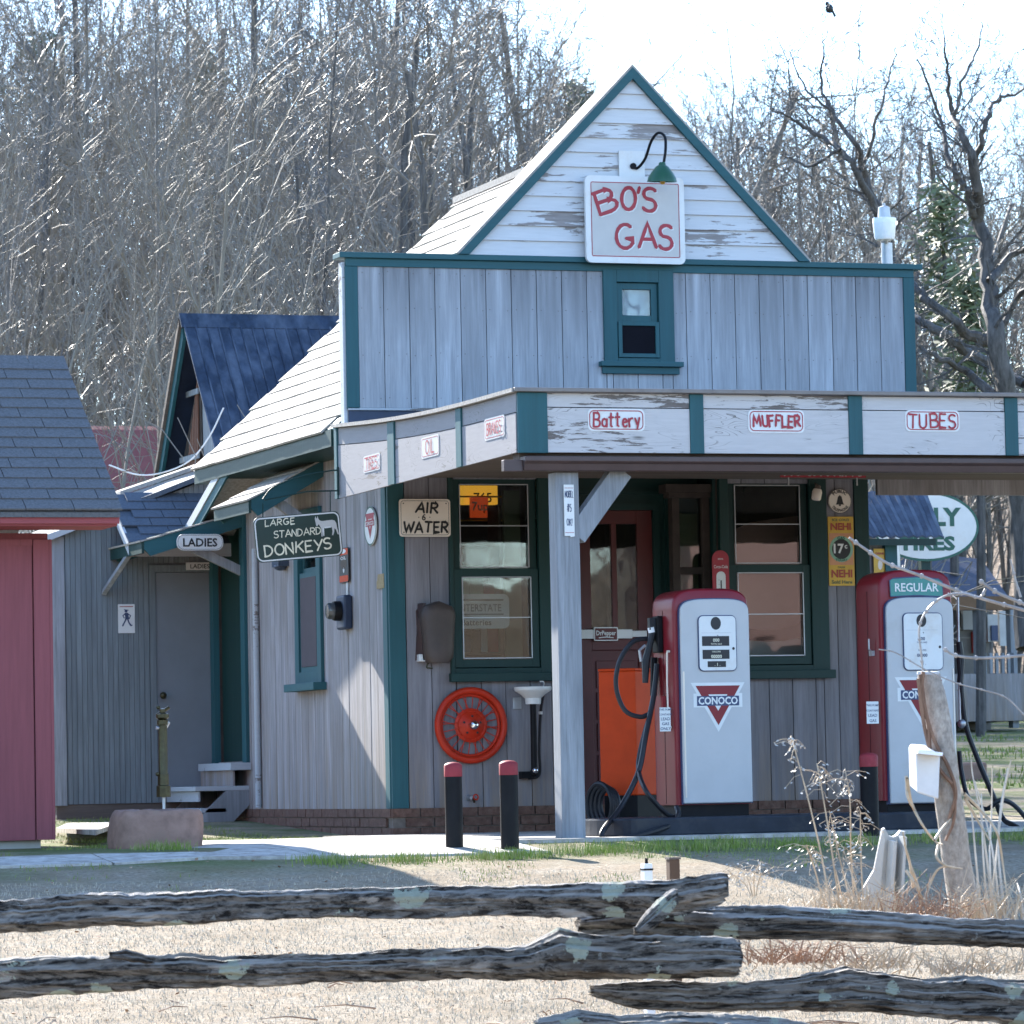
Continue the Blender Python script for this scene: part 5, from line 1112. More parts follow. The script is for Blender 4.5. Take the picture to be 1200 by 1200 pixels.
# ------------------------------------------------------------------ air hose under its brown cover
ac = F(511,741,-.08); AH = thing('covered_air_meter', (ac.x,-.02,ac.z), 'wall air meter hidden under a rounded brown vinyl cover beside the window', 'air meter')
def blob(w0, w1, h, d, c, n=18, m=12):
    mb = MB(); vs = []
    for i in range(m+1):
        t = i/m; z = c.z-h/2+h*t; ww = (w0+(w1-w0)*t)/2
        k = (1-max(0,(t-.72)/.28)**2.6)**.5*(1-max(0,(.10-t)/.10)**2*.25); k = max(k, .02)
        for j in range(n):
            a = 2*math.pi*j/n; e = .6; cc, ss = math.cos(a), math.sin(a)
            fold = 1+.05*math.sin(a*5+t*3)*(1-t)
            vs.append((c.x+ww*k*fold*math.copysign(abs(cc)**e, cc), c.y-d/2*(.7+.3*k)*fold*math.copysign(abs(ss)**e, ss)-d*.1, z))
    mb.add(vs, [(i*n+j, i*n+(j+1) % n, (i+1)*n+(j+1) % n, (i+1)*n+j) for i in range(m) for j in range(n)]+[tuple(range(n))[::-1], tuple(m*n+j for j in range(n))]); return mb
build('cover', blob(.19,.27,.42,.16,Vec((ac.x,-.09,ac.z+.0))), M['brown_cover'], AH, smooth=True)
build('cover_back', MB().prism([(ac.x-.135,-.02,ac.z-.19),(ac.x-.145,-.02,ac.z+.15),(ac.x-.11,-.02,ac.z+.2),(ac.x-.09,-.09,ac.z+.2),(ac.x-.12,-.09,ac.z+.14),(ac.x-.10,-.09,ac.z-.19)], (.02,0,0)), M['gutter'], AH)
q = F(493,771,-.06); build('outlet_box', MB().box(q.x-.02,-.09,q.z-.025,q.x+.025,-.02,q.z+.025), M['white'], AH, bevel=.005)
build('valve_ring', MB().torus(F(505,770,-.07), (0,-1,.2), .022, .006, 14, 6), M['brass'], AH); build('lever', MB().tube([F(498,770,-.09),F(512,766,-.10),F(522,770,-.10)], .012, 8), M['rubber'], AH, smooth=True)
build('chrome_fitting', MB().ball(F(518,767,-.11), .022, 10), M['chrome'], AH, smooth=True); build('hook', MB().tube(spline([F(503,775,-.08),F(500,782,-.08),F(507,783,-.08)],4), .006, 6), M['brass'], AH)
# ------------------------------------------------------------------ orange cabinet and hose reel by the door
CYB = -1.15; c0, c1, c2 = F(704,930,CYB), F(747,930,CYB-.0), F(776,930,CYB)
OC = thing('orange_cabinet', ((c0.x+c2.x)/2,CYB+.2,.0), 'bright orange metal cabinet standing between the red door and the first pump', 'cabinet')
zt_o, zb_o = F(740,786,CYB).z, F(740,932,CYB).z
# its corner points at the road: two faces show
pc = Vec((c1.x, CYB, 0)); pl = F(704,930,CYB+.12); prr = F(790,930,CYB+.22); pb = pl+(prr-pc); 
foot = [pc, Vec((prr.x,prr.y,0)), Vec((pb.x,pb.y,0)), Vec((pl.x,pl.y,0))]
mb = MB(); mb.hexa([Vec((p.x,p.y,zb_o)) for p in foot], [Vec((p.x,p.y,zt_o)) for p in foot]); build('body', mb, M['orange'], OC, bevel=.008)
cc_ = sum(foot, Vec((0,0,0)))/4
build('plinth', MB().hexa([Vec((cc_.x+(p.x-cc_.x)*.9,cc_.y+(p.y-cc_.y)*.9,.012)) for p in foot], [Vec((cc_.x+(p.x-cc_.x)*.9,cc_.y+(p.y-cc_.y)*.9,zb_o-.002)) for p in foot]), M['black_paint'], OC)
build('lid', MB().hexa([Vec((cc_.x+(p.x-cc_.x)*1.02,cc_.y+(p.y-cc_.y)*1.02,zt_o+.001)) for p in foot], [Vec((cc_.x+(p.x-cc_.x)*1.0,cc_.y+(p.y-cc_.y)*1.0,zt_o+.018)) for p in foot]), M['orange'], OC, bevel=.004)
q = F(706,930,CYB-.1); HR_ = thing('hose_coil', (q.x,CYB-.1,.012), 'dark coiled hose standing on the porch floor beside the orange cabinet', 'hose')
for k in range(4): build('coil', MB().torus((q.x+.015*k-.02,CYB-.1-.02*k,.175+.012), (1,.25,0), .145-.012*k, .017, 28, 8), M['rubber'], HR_, smooth=True)
# ------------------------------------------------------------------ meter, conduit and small fittings of the left wall
M['meter_glass'] = m_plain('dark_meter_glass', (.10,.105,.11), .2, .3)
q = S(399,716,-.08); MT = thing('electric_meter', (-.02,q.y,q.z), 'round glass electric meter on a dark box, left wall between window and corner', 'meter')
build('box', MB().box(-.085,q.y-.10,q.z-.13,-.02,q.y+.10,q.z+.11), M['metal_dark'], MT, bevel=.015)
build('collar', MB().lathe([(.07,0),(.07,.035),(.066,.05),(0,.05)], (-.085,q.y,q.z), (-1,0,0), 24), M['black_paint'], MT, smooth=True)
build('glass_cover', MB().lathe([(.058,0),(.058,.03),(.05,.045),(0,.048)], (-.135,q.y,q.z), (-1,0,0), 24), M['meter_glass'], MT, smooth=True)
build('hub', MB().box(-.03,q.y-.02,q.z+.11,-.02,q.y+.02,q.z+.2), M['steel'], MT)
cy_ = S(300,700,-.04).y; o = build('conduit', MB().tube([(-.045,cy_,.20),(-.045,cy_,2.15)], .024, 12), M['worn_grey'], loc=(-.045,cy_,.2), smooth=True); tag(o, 'pale vertical conduit pipe running up the left wall near the side door', 'pipe')
q = S(330,661,-.05); o = build('wall_lamp', MB().box(-.10,q.y-.09,q.z-.02,-.0,q.y+.09,q.z+.03).ball((-.06,q.y,q.z-.02),.05,10,(1,1,.6)), M['metal_blue'], loc=q, smooth=True); tag(o, 'small blue wall lamp on the left wall just under the donkey sign', 'lamp')
q = S(345,592,-.30); 
# ------------------------------------------------------------------ side steps
st = thing('wooden_steps', (-.35,3.8,.05), 'weathered grey wooden steps up to the side door of the station', 'steps')
ya, yb = 3.62, 4.62
sx_ = F(229,925,ya).x
for k, (xx, zz) in enumerate(((sx_,.365),(sx_+.04,.20))): build('tread', MB().box(xx,ya,zz-.035,-.02 if k == 0 else xx+.2,yb,zz), M['worn_grey'], st, bevel=.003)
build('riser', MB().box(-.14,ya+.03,.366,-.125,yb,.53), M['board_side'], st); build('riser', MB().box(sx_+.03,ya+.03,.25,sx_+.045,yb,.329), M['worn_grey'], st)
for yy in (ya, yb-.04): build('stringer', MB().prism([(sx_+.05,yy,.04),(sx_+.24,yy,.04),(-.02,yy,.22),(-.02,yy,.329),(sx_+.24,yy,.329),(sx_+.05,yy,.15)], (0,.03,0)), M['post'], st)
# ------------------------------------------------------------------ stone block with the old brass pump
q = F(190,990,-2.9); gy = gz(q.x,-2.9); sx0, sx1 = F(139,975,-2.9).x, F(240,975,-2.9).x; zt_s = F(190,949,-2.9).z
BR = MB(); vs = []; n = 24; lv = [(-.03,.97),(.05,1.02),(.13,1.0),(.19,.98),(zt_s-gy-.02,.95),(zt_s-gy-.003,.90),(zt_s-gy+.002,.5)]
for (h, k) in lv:
    for j in range(n):
        a = 2*math.pi*j/n; e = .45; cc, ss = math.cos(a), math.sin(a); wob = 1+.022*math.sin(a*3+h*9)+.015*math.sin(a*7+h*21)
        vs.append(((sx0+sx1)/2+(sx1-sx0)/2*k*wob*math.copysign(abs(cc)**e, cc), -2.75+.22*k*wob*math.copysign(abs(ss)**e, ss), gy+h+.006*math.sin(j*2.3)))
BR.add(vs, [(i*n+j, i*n+(j+1) % n, (i+1)*n+(j+1) % n, (i+1)*n+j) for i in range(len(lv)-1) for j in range(n)]+[tuple((len(lv)-1)*n+j for j in range(n))])
o = build('stone_block', BR, M['stone'], loc=(q.x,-2.75,gy), smooth=True); tag(o, 'big rounded reddish sandstone block on the grass left of the station', 'stone block')
c = F(192,949,-2.78); PB_ = thing('brass_hand_pump', (c.x,-2.78,zt_s), 'slim old brass hand pump standing on the reddish sandstone block', 'hand pump')
zz = lambda py: F(192,py,-2.78).z
build('stem', MB().lathe([(.010,zz(949)-zt_s-.01),(.010,zz(934)-zt_s)], (c.x,-2.78,zt_s), (0,0,1), 10), M['steel'], PB_, smooth=True)
build('base_nut', MB().lathe([(.044,zz(934)-zt_s),(.044,zz(921)-zt_s),(.036,zz(920)-zt_s),(.034,zz(907)-zt_s),(0,zz(907)-zt_s)], (c.x,-2.78,zt_s), (0,0,1), 8), M['brass'], PB_)
build('barrel', MB().lathe([(.030,zz(907)-zt_s),(.028,zz(905)-zt_s),(.028,zz(850)-zt_s),(.034,zz(849)-zt_s),(.034,zz(844)-zt_s),(0,zz(843)-zt_s)], (c.x,-2.78,zt_s), (0,0,1), 16), M['brass'], PB_, smooth=True)
build('head', MB().lathe([(.022,zz(844)-zt_s),(.040,zz(841)-zt_s),(.040,zz(837)-zt_s),(.018,zz(835)-zt_s),(.018,zz(831)-zt_s),(0,zz(830)-zt_s)], (c.x,-2.78,zt_s), (0,0,1), 16), M['brass'], PB_, smooth=True)
build('handle', MB().tube([(c.x-.035,-2.78,zz(838)),(c.x+.042,-2.78,zz(829))], .011, 8).ball((c.x-.03,-2.80,zz(829)),.013,8), M['brass'], PB_, smooth=True)
build('outlet', MB().tube([(c.x,-2.78,zz(853)),(c.x-.045,-2.79,zz(853))], .010, 8).tube([(c.x+.02,-2.78,zz(852)),(c.x+.035,-2.79,zz(846))], .012, 8), M['steel'], PB_, smooth=True)
build('lug', MB().ball((c.x-.038,-2.79,zz(907)),.014,8), M['brass'], PB_, smooth=True)
# ------------------------------------------------------------------ yard light on its pole
yl = 3.0; q = F(1037,290,yl); YLt = thing('yard_light', (q.x,yl,gz(q.x,yl)), 'barn style yard light with a white lens on a pole behind the false front', 'lamp')
zz = lambda py: F(1037,py,yl).z
build('pole', MB().tube([(q.x+.06,yl+.1,gz(q.x,yl)-.1),(q.x+.06,yl+.1,zz(283))], .045, 12), M['steel'], YLt, smooth=True)
build('arm', MB().tube([(q.x+.06,yl+.1,zz(290)),(q.x,yl,zz(262))], .02, 8), M['steel'], YLt, smooth=True)
b0 = zz(281); build('lens', MB().lathe([(.072,0),(.082,.02),(.092,zz(262)-b0),(0,zz(262)-b0)], (q.x,yl,b0), (0,0,1), 24), M['plastic_white'], YLt, smooth=True)
build('collar', MB().lathe([(.094,zz(262)-b0),(.094,zz(256)-b0),(.05,zz(255)-b0),(0,zz(255)-b0)], (q.x,yl,b0), (0,0,1), 24), M['plastic_white'], YLt, smooth=True)
build('housing', MB().lathe([(.052,zz(256)-b0),(.045,zz(243)-b0),(.03,zz(242)-b0),(.012,zz(241)-b0),(.012,zz(238)-b0),(0,zz(238)-b0)], (q.x,yl,b0), (0,0,1), 20), M['steel'], YLt, smooth=True)
# ------------------------------------------------------------------ gooseneck lamp over the name board
yw = -.05; q = F(741,195,yw); GN = thing('gooseneck_lamp', (q.x,yw,q.z), 'green enamel gooseneck lamp arching over the name board on the gable', 'lamp')
build('backing_plate', MB().box(F(725,190,yw).x,-.058,F(740,207,yw).z,F(755,190,yw).x,-.048,F(740,177,yw).z), M['white'], GN)
P = spline([(q.x,-.06,q.z)] + [tuple(F(a, b, -.06-d)) for a, b, d in ((747,197,.02),(756,186,.08),(763,166,.16),(771,156,.24),(779,160,.30),(780,175,.33),(778,190,.34))], 6)
build('arm', MB().tube(P, .010, 8).tube([(q.x,-.055,q.z),(q.x,-.075,q.z)], .022, 10), M['black_paint'], GN, smooth=True)
s = F(776,190,-.40); r = (F(792,214,-.4).x-F(759,214,-.4).x)/2; h = s.z-F(776,213,-.4).z
sh_ = build('shade', MB().lathe([(.018,0),(.024,-.008),(.026,-.02),(.045,-.032),(r*.72,-h*.52),(r*.93,-h*.78),(r,-h),(r-.006,-h),(r*.68,-h*.5),(.02,-.03)], s, (0,-.10,1), 28), M['lamp_green'], GN, smooth=True)
build('bulb', MB().ball(s+Vec((0,0,-h+.0)), .020, 10), M['yellow'], GN, smooth=True)
# porch lamp by the right window
q = F(958,578,-.10); PLm = thing('porch_lamp', (q.x,-.02,q.z), 'small cream glass porch lamp above the upper right corner of the right window', 'lamp')
build('holder', MB().lathe([(.02,.02),(.022,.05),(.012,.06),(0,.06)], (q.x,-.09,q.z), (.2,0,1), 12), M['ceiling'], PLm, smooth=True); build('jar', MB().lathe([(.026,-.05),(.034,-.04),(.036,.01),(.028,.03),(0,.03)], (q.x,-.09,q.z), (.2,0,1), 16), M['cream'], PLm, smooth=True)
build('stem', MB().tube([(q.x+.01,-.09,q.z+.05),(q.x+.01,-.0,q.z+.09)], .008, 6), M['ceiling'], PLm)
# ------------------------------------------------------------------ signs
def front_box(x0, y0, x1, y1, Y):      # corners in the plane y=Y -> surface with origin at the lower left, width, height
    a, b = F(x0, y1, Y), F(x1, y0, Y); return Surf((a.x, Y, a.z), *FRONT), b.x-a.x, b.z-a.z
# BO'S GAS
sf, w, h = front_box(686, 209, 799.5, 308, -.10)
root, s2 = sign('name_board', "large square pale board on the gable, painted BO'S GAS in red", 'sign', sf, rrect(0,0,w,h,.04), .028, M['white'])
mb = MB(); flat(mb, s2, rrect(.045,.05,w-.045,h-.05,.01), .0008); build('field', mb, M['sign_grey'], root)
mb = MB(); outline(mb, s2, rrect(.042,.047,w-.042,h-.047,.01), .006, .0016); build('red_line', mb, M['ink_red'], root)
k = w/113.5
mbs = MB(); mbr = MB()
ps = w/113.5
for mb, dx, dy, lw, lf in ((mbs, .006, -.006, .029, .0022), (mbr, 0, 0, .026, .0034)):
    for ch, px, py, hh, wx, rt, ll in (('B',702,257,24,1.55,19,lf), ('O',726,250,24,1.0,-4,lf+.0003), ("'",745,251,23,1.1,0,lf), ('S',750,251,25,1.15,-5,lf), ('G',719,292,26,1.12,-3,lf+.0002), ('A',746,291,26,1.1,0,lf), ('S',768,292,26,1.1,-4,lf)):
        hand(mb, s2, ch, (px-686)*ps+dx, (308.5-py)*ps+dy, hh*ps, lw, wx, rot=rt, seed=2, lift=ll, jit=0)
build('lettering_edge', mbs, M['white'], root); build('lettering', mbr, M['ink_red'], root)
# small fascia signs on the front
def fascia_sign(label, box, Y, txt, th, lw, fit, border=True, seed=1, rot=0):
    sf, w, h = front_box(*box, Y); root, s2 = sign('fascia_sign', label, 'sign', sf, rrect(0,0,w,h,.03), .003, M['white'], 'small painted signs along the canopy')
    mb = MB(); outline(mb, s2, rrect(.012,.012,w-.012,h-.012,.028), .006, .001); build('border', mb, M['ink_red'], root)
    mb = MB(); hand_c(mb, s2, txt, w/2, (h-th)/2, th, lw, fit=fit*w, seed=seed, jit=.05, rot=rot); build('lettering', mb, M['ink_red'], root); return root
fy = CY-.0185
fascia_sign('small sign lettered Battery in red, on the canopy bay next to the corner board', (689,479.5,755,505), fy, 'Battery', .085, .0125, .80, seed=3)
fascia_sign('small sign lettered MUFFLER in red, on the middle bay of the canopy front', (877,480.5,942,507), fy, 'MUFFLER', .068, .014, .84, seed=5)
fascia_sign('small sign lettered TUBES in red, on the canopy bay above the pumps', (1061,481,1124,505.5), fy, 'TUBES', .085, .012, .86, seed=4)
def side_sign(label, box, txt, th, lw, fit, seed):
    a, b = S(box[0], box[3], CX0-.019), S(box[2], box[3], CX0-.019); t = S(box[0], box[1], CX0-.019)
    sf = Surf((CX0-.019, a.y, b.z), *SIDE); w = a.y-b.y; h = t.z-b.z-(0)
    h = S(box[2], box[1], CX0-.019).z-b.z
    root, s2 = sign('fascia_sign', label, 'sign', sf, rrect(0,0,w,h,.025), .002, M['sign_grey'], 'small painted signs along the canopy')
    mb = MB(); outline(mb, s2, rrect(.012,.012,w-.012,h-.012,.025), .004, .001); build('border', mb, M['ink_red'], root)
    mb = MB(); hand_c(mb, s2, txt, w/2, (h-th)/2, th, lw, fit=fit*w, seed=seed, jit=.03); build('lettering', mb, M['ink_red'], root)
side_sign('narrow looking sign lettered TIRES in red, canopy side bay nearest the wall', (426,530,446,550), 'TIRES', .075, .009, .74, 2)
side_sign('narrow looking sign lettered OIL in red, middle bay of the canopy side', (494,508,515,533), 'OIL', .085, .010, .50, 3)
side_sign('narrow looking sign lettered BRAKES in red, canopy side bay by the corner', (568,485,592,511), 'BRAKES', .070, .010, .74, 4)
# AIR & WATER
sf, w, h = front_box(468, 585, 527, 629, -.06)
root, s2 = sign('air_water_sign', 'cream enamel sign hand lettered AIR & WATER in black, left of the front window', 'sign', sf, rrect(0,0,w,h,.022), .008, M['cream'])
mb = MB(); outline(mb, s2, rrect(.012,.012,w-.012,h-.012,.02), .003, .001)
for a, b in ((.03,.03),(w-.03,h-.03),(.03,h-.03),(w-.03,.03)): flat(mb, s2, ell(a, b, .005, .005, 8), .0015)
build('border', mb, M['ink_black'], root)
mb = MB(); hand_c(mb, s2, 'AIR', w/2+.01, h-.095, .068, .015, fit=.155, seed=2, slant=.12); hand_c(mb, s2, '&', w/2-.01, h-.145, .038, .008, seed=2); hand_c(mb, s2, 'WATER', w/2, .03, .070, .015, fit=.315, seed=6, slant=.08)
flat(mb, s2, ell(w/2-.045,h-.125,.004,.004,8), .002); flat(mb, s2, ell(w/2+.035,h-.125,.004,.004,8), .002); build('lettering', mb, M['ink_black'], root)
# LARGE STANDARD DONKEYS, hung on two rods
YD = -.12; a = F(301, 660, YD); b = F(402, 651, YD); tl = F(297, 607, YD)
u = (b-a); 
w = u.length; h = (tl-a).length; sf = Surf(a, u, Vec((-u.z,0,u.x))); sf.n = Vec((0,-1,0))
root, s2 = sign('donkey_sign', 'dark green hanging sign lettered LARGE STANDARD DONKEYS with a grey donkey', 'sign', sf, rrect(0,0,w,h,.04), .008, M['sign_green'])
s2.n = Vec((0,-1,0)); mb = MB(); outline(mb, s2, rrect(.010,.010,w-.010,h-.010,.038), .009, .001); build('border', mb, M['white'], root)
mb = MB(); hand_c(mb, s2, 'LARGE', w*.30, h*.79, h*.135, .0065, fit=w*.34, seed=3, slant=.06, jit=.03); hand_c(mb, s2, 'STANDARD', w*.49, h*.52, h*.15, .0065, fit=w*.54, gap=.10, seed=4, slant=.06, jit=.03)
hand_c(mb, s2, 'DONKEYS', w*.48, h*.15, h*.235, .011, fit=w*.78, gap=.12, seed=5, slant=.05, rot=2, jit=.03); build('lettering', mb, M['ink_cream'], root)
dk = [(0,.9),(.04,1.0),(.06,.9),(.10,.91),(.13,1.02),(.15,.88),(.20,.80),(.30,.76),(.5,.77),(.72,.78),(.84,.74),(.90,.62),(.92,.40),(.97,.12),(.92,.11),(.86,.34),(.80,.40),(.78,.25),(.72,.10),(.67,.10),(.71,.28),(.69,.46),(.50,.43),(.36,.45),(.34,.10),(.29,.10),(.29,.30),(.26,.08),(.21,.08),(.24,.42),(.20,.52),(.15,.64),(.08,.56),(.03,.58),(.02,.72)]
dw, dh = w*.27, h*.50; mb = MB(); flat(mb, s2, [(w*.71+x*dw, h*.42+y*dh) for x, y in dk][::-1], .0015); build('donkey', mb, M['sign_grey'], root)
mb = MB(); flat(mb, s2, [(w*.71+x*dw, h*.42+y*dh) for x, y in ((.30,.46),(.31,.10),(.335,.10),(.35,.46))][::-1], .002); flat(mb, s2, [(w*.71+x*dw, h*.42+y*dh) for x, y in ((.36,.50),(.66,.50),(.64,.44),(.38,.43))][::-1], .002); build('donkey_belly', mb, M['white'], root)
c0 = Vec((CX0-.03,-.06,F(405,551,-.06).z)); c1 = Vec((CX0-.03,-.06,F(405,575,-.06).z))
mb = MB(); mb.tube(spline([c0, F(385,552,-.08), F(350,559,-.1), F(320,571,-.12), F(308,585,-.12)], 5), .0055, 6).tube([c1, F(360,576,-.1), F(310,586,-.12)], .0055, 6).tube([c0+Vec((0,0,.02)), c1-Vec((0,0,.03))], .009, 6)
for px, py in ((308,598),(387,590)): mb.tube([F(px,py+10,YD), F(px,py-(8 if px < 350 else 14),YD)], .004, 5)
build('rods', mb, M['green'], root)
# LADIES on its arm, and the small plate over the door
YA = 3.52
sf, w, h = front_box(207, 626, 261, 645, YA); root, s2 = sign('ladies_sign', 'white rounded sign lettered LADIES on an arm beneath the side door hood', 'sign', sf, rrect(0,0,w,h,h*.42), .012, M['white'])
mb = MB(); outline(mb, s2, rrect(.008,.008,w-.008,h-.008,h*.36), .003, .001); build('border', mb, M['ink_black'], root)
mb = MB(); printed(mb, s2, 'LADIES', w/2, h*.24, h*.50, fit=w*.74, bold=.025); build('lettering', mb, M['ink_black'], root)
q = F(213,664,YL-.03); sf, w, h = front_box(218, 659, 250, 668, YL-.03); root, s2 = sign('ladies_plate', 'tiny cream plate lettered LADIES over the grey restroom door', 'sign', sf, rrect(0,0,w,h,.004), .006, M['white'])
mb = MB(); printed(mb, s2, 'LADIES', w/2, h*.2, h*.58, fit=w*.7, bold=.01); build('lettering', mb, M['ink_black'], root)
sf, w, h = front_box(138.5, 708, 157.5, 742, YL-.018); root, s2 = sign('walking_figure_sign', 'small white upright sign with a dark striding figure on the restroom wall', 'sign', sf, rrect(0,0,w,h,.004), .006, M['white'])
mb = MB(); fp = lambda L: [(w*x, h*y) for x, y in L]
flat(mb, s2, ell(w*.48,h*.76,w*.09,h*.055,14), .001); ribbon(mb, s2, fp([(.36,.81),(.62,.79)]), .006, .0016); flat(mb, s2, fp([(.40,.70),(.60,.70),(.66,.48),(.42,.46)]), .0012)
ribbon(mb, s2, fp([(.46,.47),(.36,.36),(.26,.25)]), .012, .0018); ribbon(mb, s2, fp([(.58,.47),(.64,.36),(.76,.26),(.82,.27)]), .012, .002); ribbon(mb, s2, fp([(.42,.67),(.28,.60),(.36,.52)]), .008, .0022); ribbon(mb, s2, fp([(.58,.67),(.74,.60),(.66,.50)]), .008, .0024)
build('figure', mb, M['ink_navy'], root); mb = MB(); flat(mb, s2, fp([(.1,.90),(.9,.90),(.9,.93),(.1,.93)]), .001); build('red_line', mb, M['red_cap'], root)
# oval badge, thermometer strip and a worn plate on the left wall
def side_box(x0, y0, x1, y1, X): a, b = S(x0, y1, X), S(x1, y0, X); return Surf((X, a.y, min(a.z, S(x1,y1,X).z)), *SIDE), a.y-b.y, b.z-S(x1,y1,X).z
sf, w, h = side_box(428, 592, 441.5, 638, -.03); root, s2 = sign('oval_sign', 'white oval enamel sign with a red triangle lettered CONOCO on the left wall', 'sign', sf, ell(w/2,h/2,w/2,h/2), .006, M['white'])
mb = MB(); outline(mb, s2, ell(w/2,h/2,w/2-.008,h/2-.005), .010, .001); build('border', mb, M['ink_green'], root)
r_, w_, n_ = MB(), MB(), MB(); conoco(r_, w_, n_, s2, w/2, h/2+.01, w*.40); build('triangle', r_, M['ink_red'], root); build('band', n_, M['ink_red'], root)
mb = MB(); printed(mb, s2, 'CONOCO', w/2, h/2-.004+.01, .026, fit=w*.66, bold=.02, lift=.004); build('lettering', mb, M['white'], root)
sf, w, h = side_box(399, 641, 409, 682, -.03); root, s2 = sign('wall_thermometer', 'tall narrow black and orange advertising thermometer beside the donkey sign', 'thermometer', sf, rrect(0,0,w,h,.02), .008, M['ink_black'])
mb = MB(); flat(mb, s2, rrect(.006,.006,w-.006,.05,.012), .001); flat(mb, s2, rrect(.006,h-.05,w-.006,h-.006,.012), .001); build('end_bands', mb, M['red_cap'] if 0 else M['orange'], root)
mb = MB(); flat(mb, s2, ell(w/2,h-.025,w*.28,.016), .002); flat(mb, s2, ell(w/2,h*.36,w*.08,.02), .001); printed(mb, s2, 'OIL', w/2, h*.66, .022, fit=w*.6); build('marks', mb, M['white'], root)
mb = MB(); flat(mb, s2, ell(w/2,h*.54,w*.33,.036), .001); build('roundel', mb, M['ceiling'], root)
sf, w, h = side_box(442, 672, 450, 689, -.03); o = build('old_plate', MB().prism([sf.p(a,b,0) for a,b in ((0,0),(w,0),(w,h),(w*.2,h),(w*.1,h*.6),(0,h*.5))], sf.n*.004), M['yellow'] if 0 else m_plain('worn_tin', (.30,.22,.11), .7, .2, .4, .3, (.12,.09,.06), 60), loc=sf.o); tag(o, 'small worn tin plate with rusted edges near the front corner of the left wall', 'plate')
# model sign on the canopy post
sf, w, h = front_box(661.5, 568, 672, 628, CY+.045); root, s2 = sign('post_sign', 'narrow white upright sign with black lettering nailed high on the canopy post', 'sign', sf, [(0,0),(w*.55,0),(w*.6,-.008),(w*.95,-.004),(w,0),(w,h),(0,h)], .005, M['white'])
mb = MB(); hand_c(mb, s2, 'NOBEL', w/2, h*.75, .038, .004, fit=w*.8, seed=1, lift=.001); hand_c(mb, s2, '#5', w/2, h*.47, .045, .004, fit=w*.42, seed=1, lift=.001); hand_c(mb, s2, 'OK!', w/2, h*.20, .040, .004, fit=w*.52, seed=1, lift=.001); build('lettering', mb, M['ink_navy'], root)
mb = MB(); [flat(mb, s2, [(.004,z),(w-.004,z),(w-.004,z+.003),(.004,z+.003)], .001) for z in (.018, h-.022)]; build('red_line', mb, M['ink_red'], root)
# no smoking, partly behind the gutter
yn = -.4; a = F(914,556,yn); sf, w, h = front_box(914, 546, 1014, 559.5, yn); root, s2 = sign('no_smoking_sign', 'red strip sign lettered NO SMOKING in white, half hidden behind the gutter', 'sign', sf, rrect(0,0,w,h+.03,.005), .008, M['ink_red'])
mb = MB(); printed(mb, s2, 'NO SMOKING', w/2, .012, .055, fit=w*.92, bold=.02); build('lettering', mb, M['white'], root)
build('hangers', MB().box(sf.o.x+.06,yn,sf.o.z+h+.03,sf.o.x+.07,yn+.005,CB+.05).box(sf.o.x+w-.07,yn,sf.o.z+h+.03,sf.o.x+w-.06,yn+.005,CB+.05), M['steel'], root)
# bell sign
sf, w, h = front_box(970.5, 573, 997, 601.5, -.03); root, s2 = sign('bell_sign', 'round white sign with a black bell lettered PUBLIC TELEPHONE', 'sign', sf, ell(w/2,h/2,w/2,h/2), .006, M['cream'])
mb = MB(); r = w/2; c = (w/2, h/2); flat(mb, s2, [(c[0]+r*x, c[1]+r*y) for x, y in ((-.38,-.28),(.38,-.28),(.28,-.16),(.22,.10),(.16,.34),(.06,.42),(0,.48),(-.06,.42),(-.16,.34),(-.22,.10),(-.28,-.16))], .001); flat(mb, s2, ell(c[0],c[1]-r*.34,r*.09,r*.07,12), .0012)
outline(mb, s2, ell(c[0],c[1],r*.96,r*.96), .004, .001); printed(mb, s2, 'PUBLIC', c[0], c[1], .022, arc=(r*.66,90,1), bold=.03); printed(mb, s2, 'TELEPHONE', c[0], c[1], .020, arc=(r*.86,-90,-1), bold=.03); build('bell_and_lettering', mb, M['ink_black'], root)
# NEHI strip
def nehi(root, s2, w, h, full=True):
    mb = MB(); flat(mb, s2, [(.006,h*.30),(w-.006,h*.30),(w-.006,h*.76),(.006,h*.76)], .0008); build('orange_field', mb, m_plain('tan_orange_ink', (.55,.25,.12), .5), root)
    mb = MB(); flat(mb, s2, ell(w/2,h*.53,w*.46,h*.19,28), .0014); build('mint_roundel', mb, M['mint'], root); mb = MB(); flat(mb, s2, ell(w/2,h*.53,w*.36,w*.36,28), .002); build('black_disc', mb, M['ink_black'], root)
    mb = MB(); printed(mb, s2, '17', w*.40, h*.475, h*.13, bold=.03, lift=.003); printed(mb, s2, 'c', w*.68, h*.54, h*.07, bold=.03, lift=.003); build('price', mb, M['white'], root)
    mb = MB(); printed(mb, s2, 'NEHI', w/2, h*.81, h*.095, fit=w*.80, bold=.04); printed(mb, s2, 'NEHI', w/2, h*.125, h*.105, fit=w*.82, bold=.04); build('name', mb, m_plain('brown_red_ink', (.36,.06,.03), .5), root)
    mb = MB(); printed(mb, s2, 'ICE COLD', w/2, h*.935, h*.035, fit=w*.66, bold=.02); printed(mb, s2, 'GAS', w/2, h*.668, h*.045, bold=.03); printed(mb, s2, 'TODAY', w/2, h*.355, h*.038, bold=.03); printed(mb, s2, 'DRINK', w/2, h*.252, h*.028); printed(mb, s2, 'Sold Here', w/2, h*.03, h*.05, fit=w*.8, bold=.02, lift=.002); build('small_lettering', mb, M['ink_green'], root)
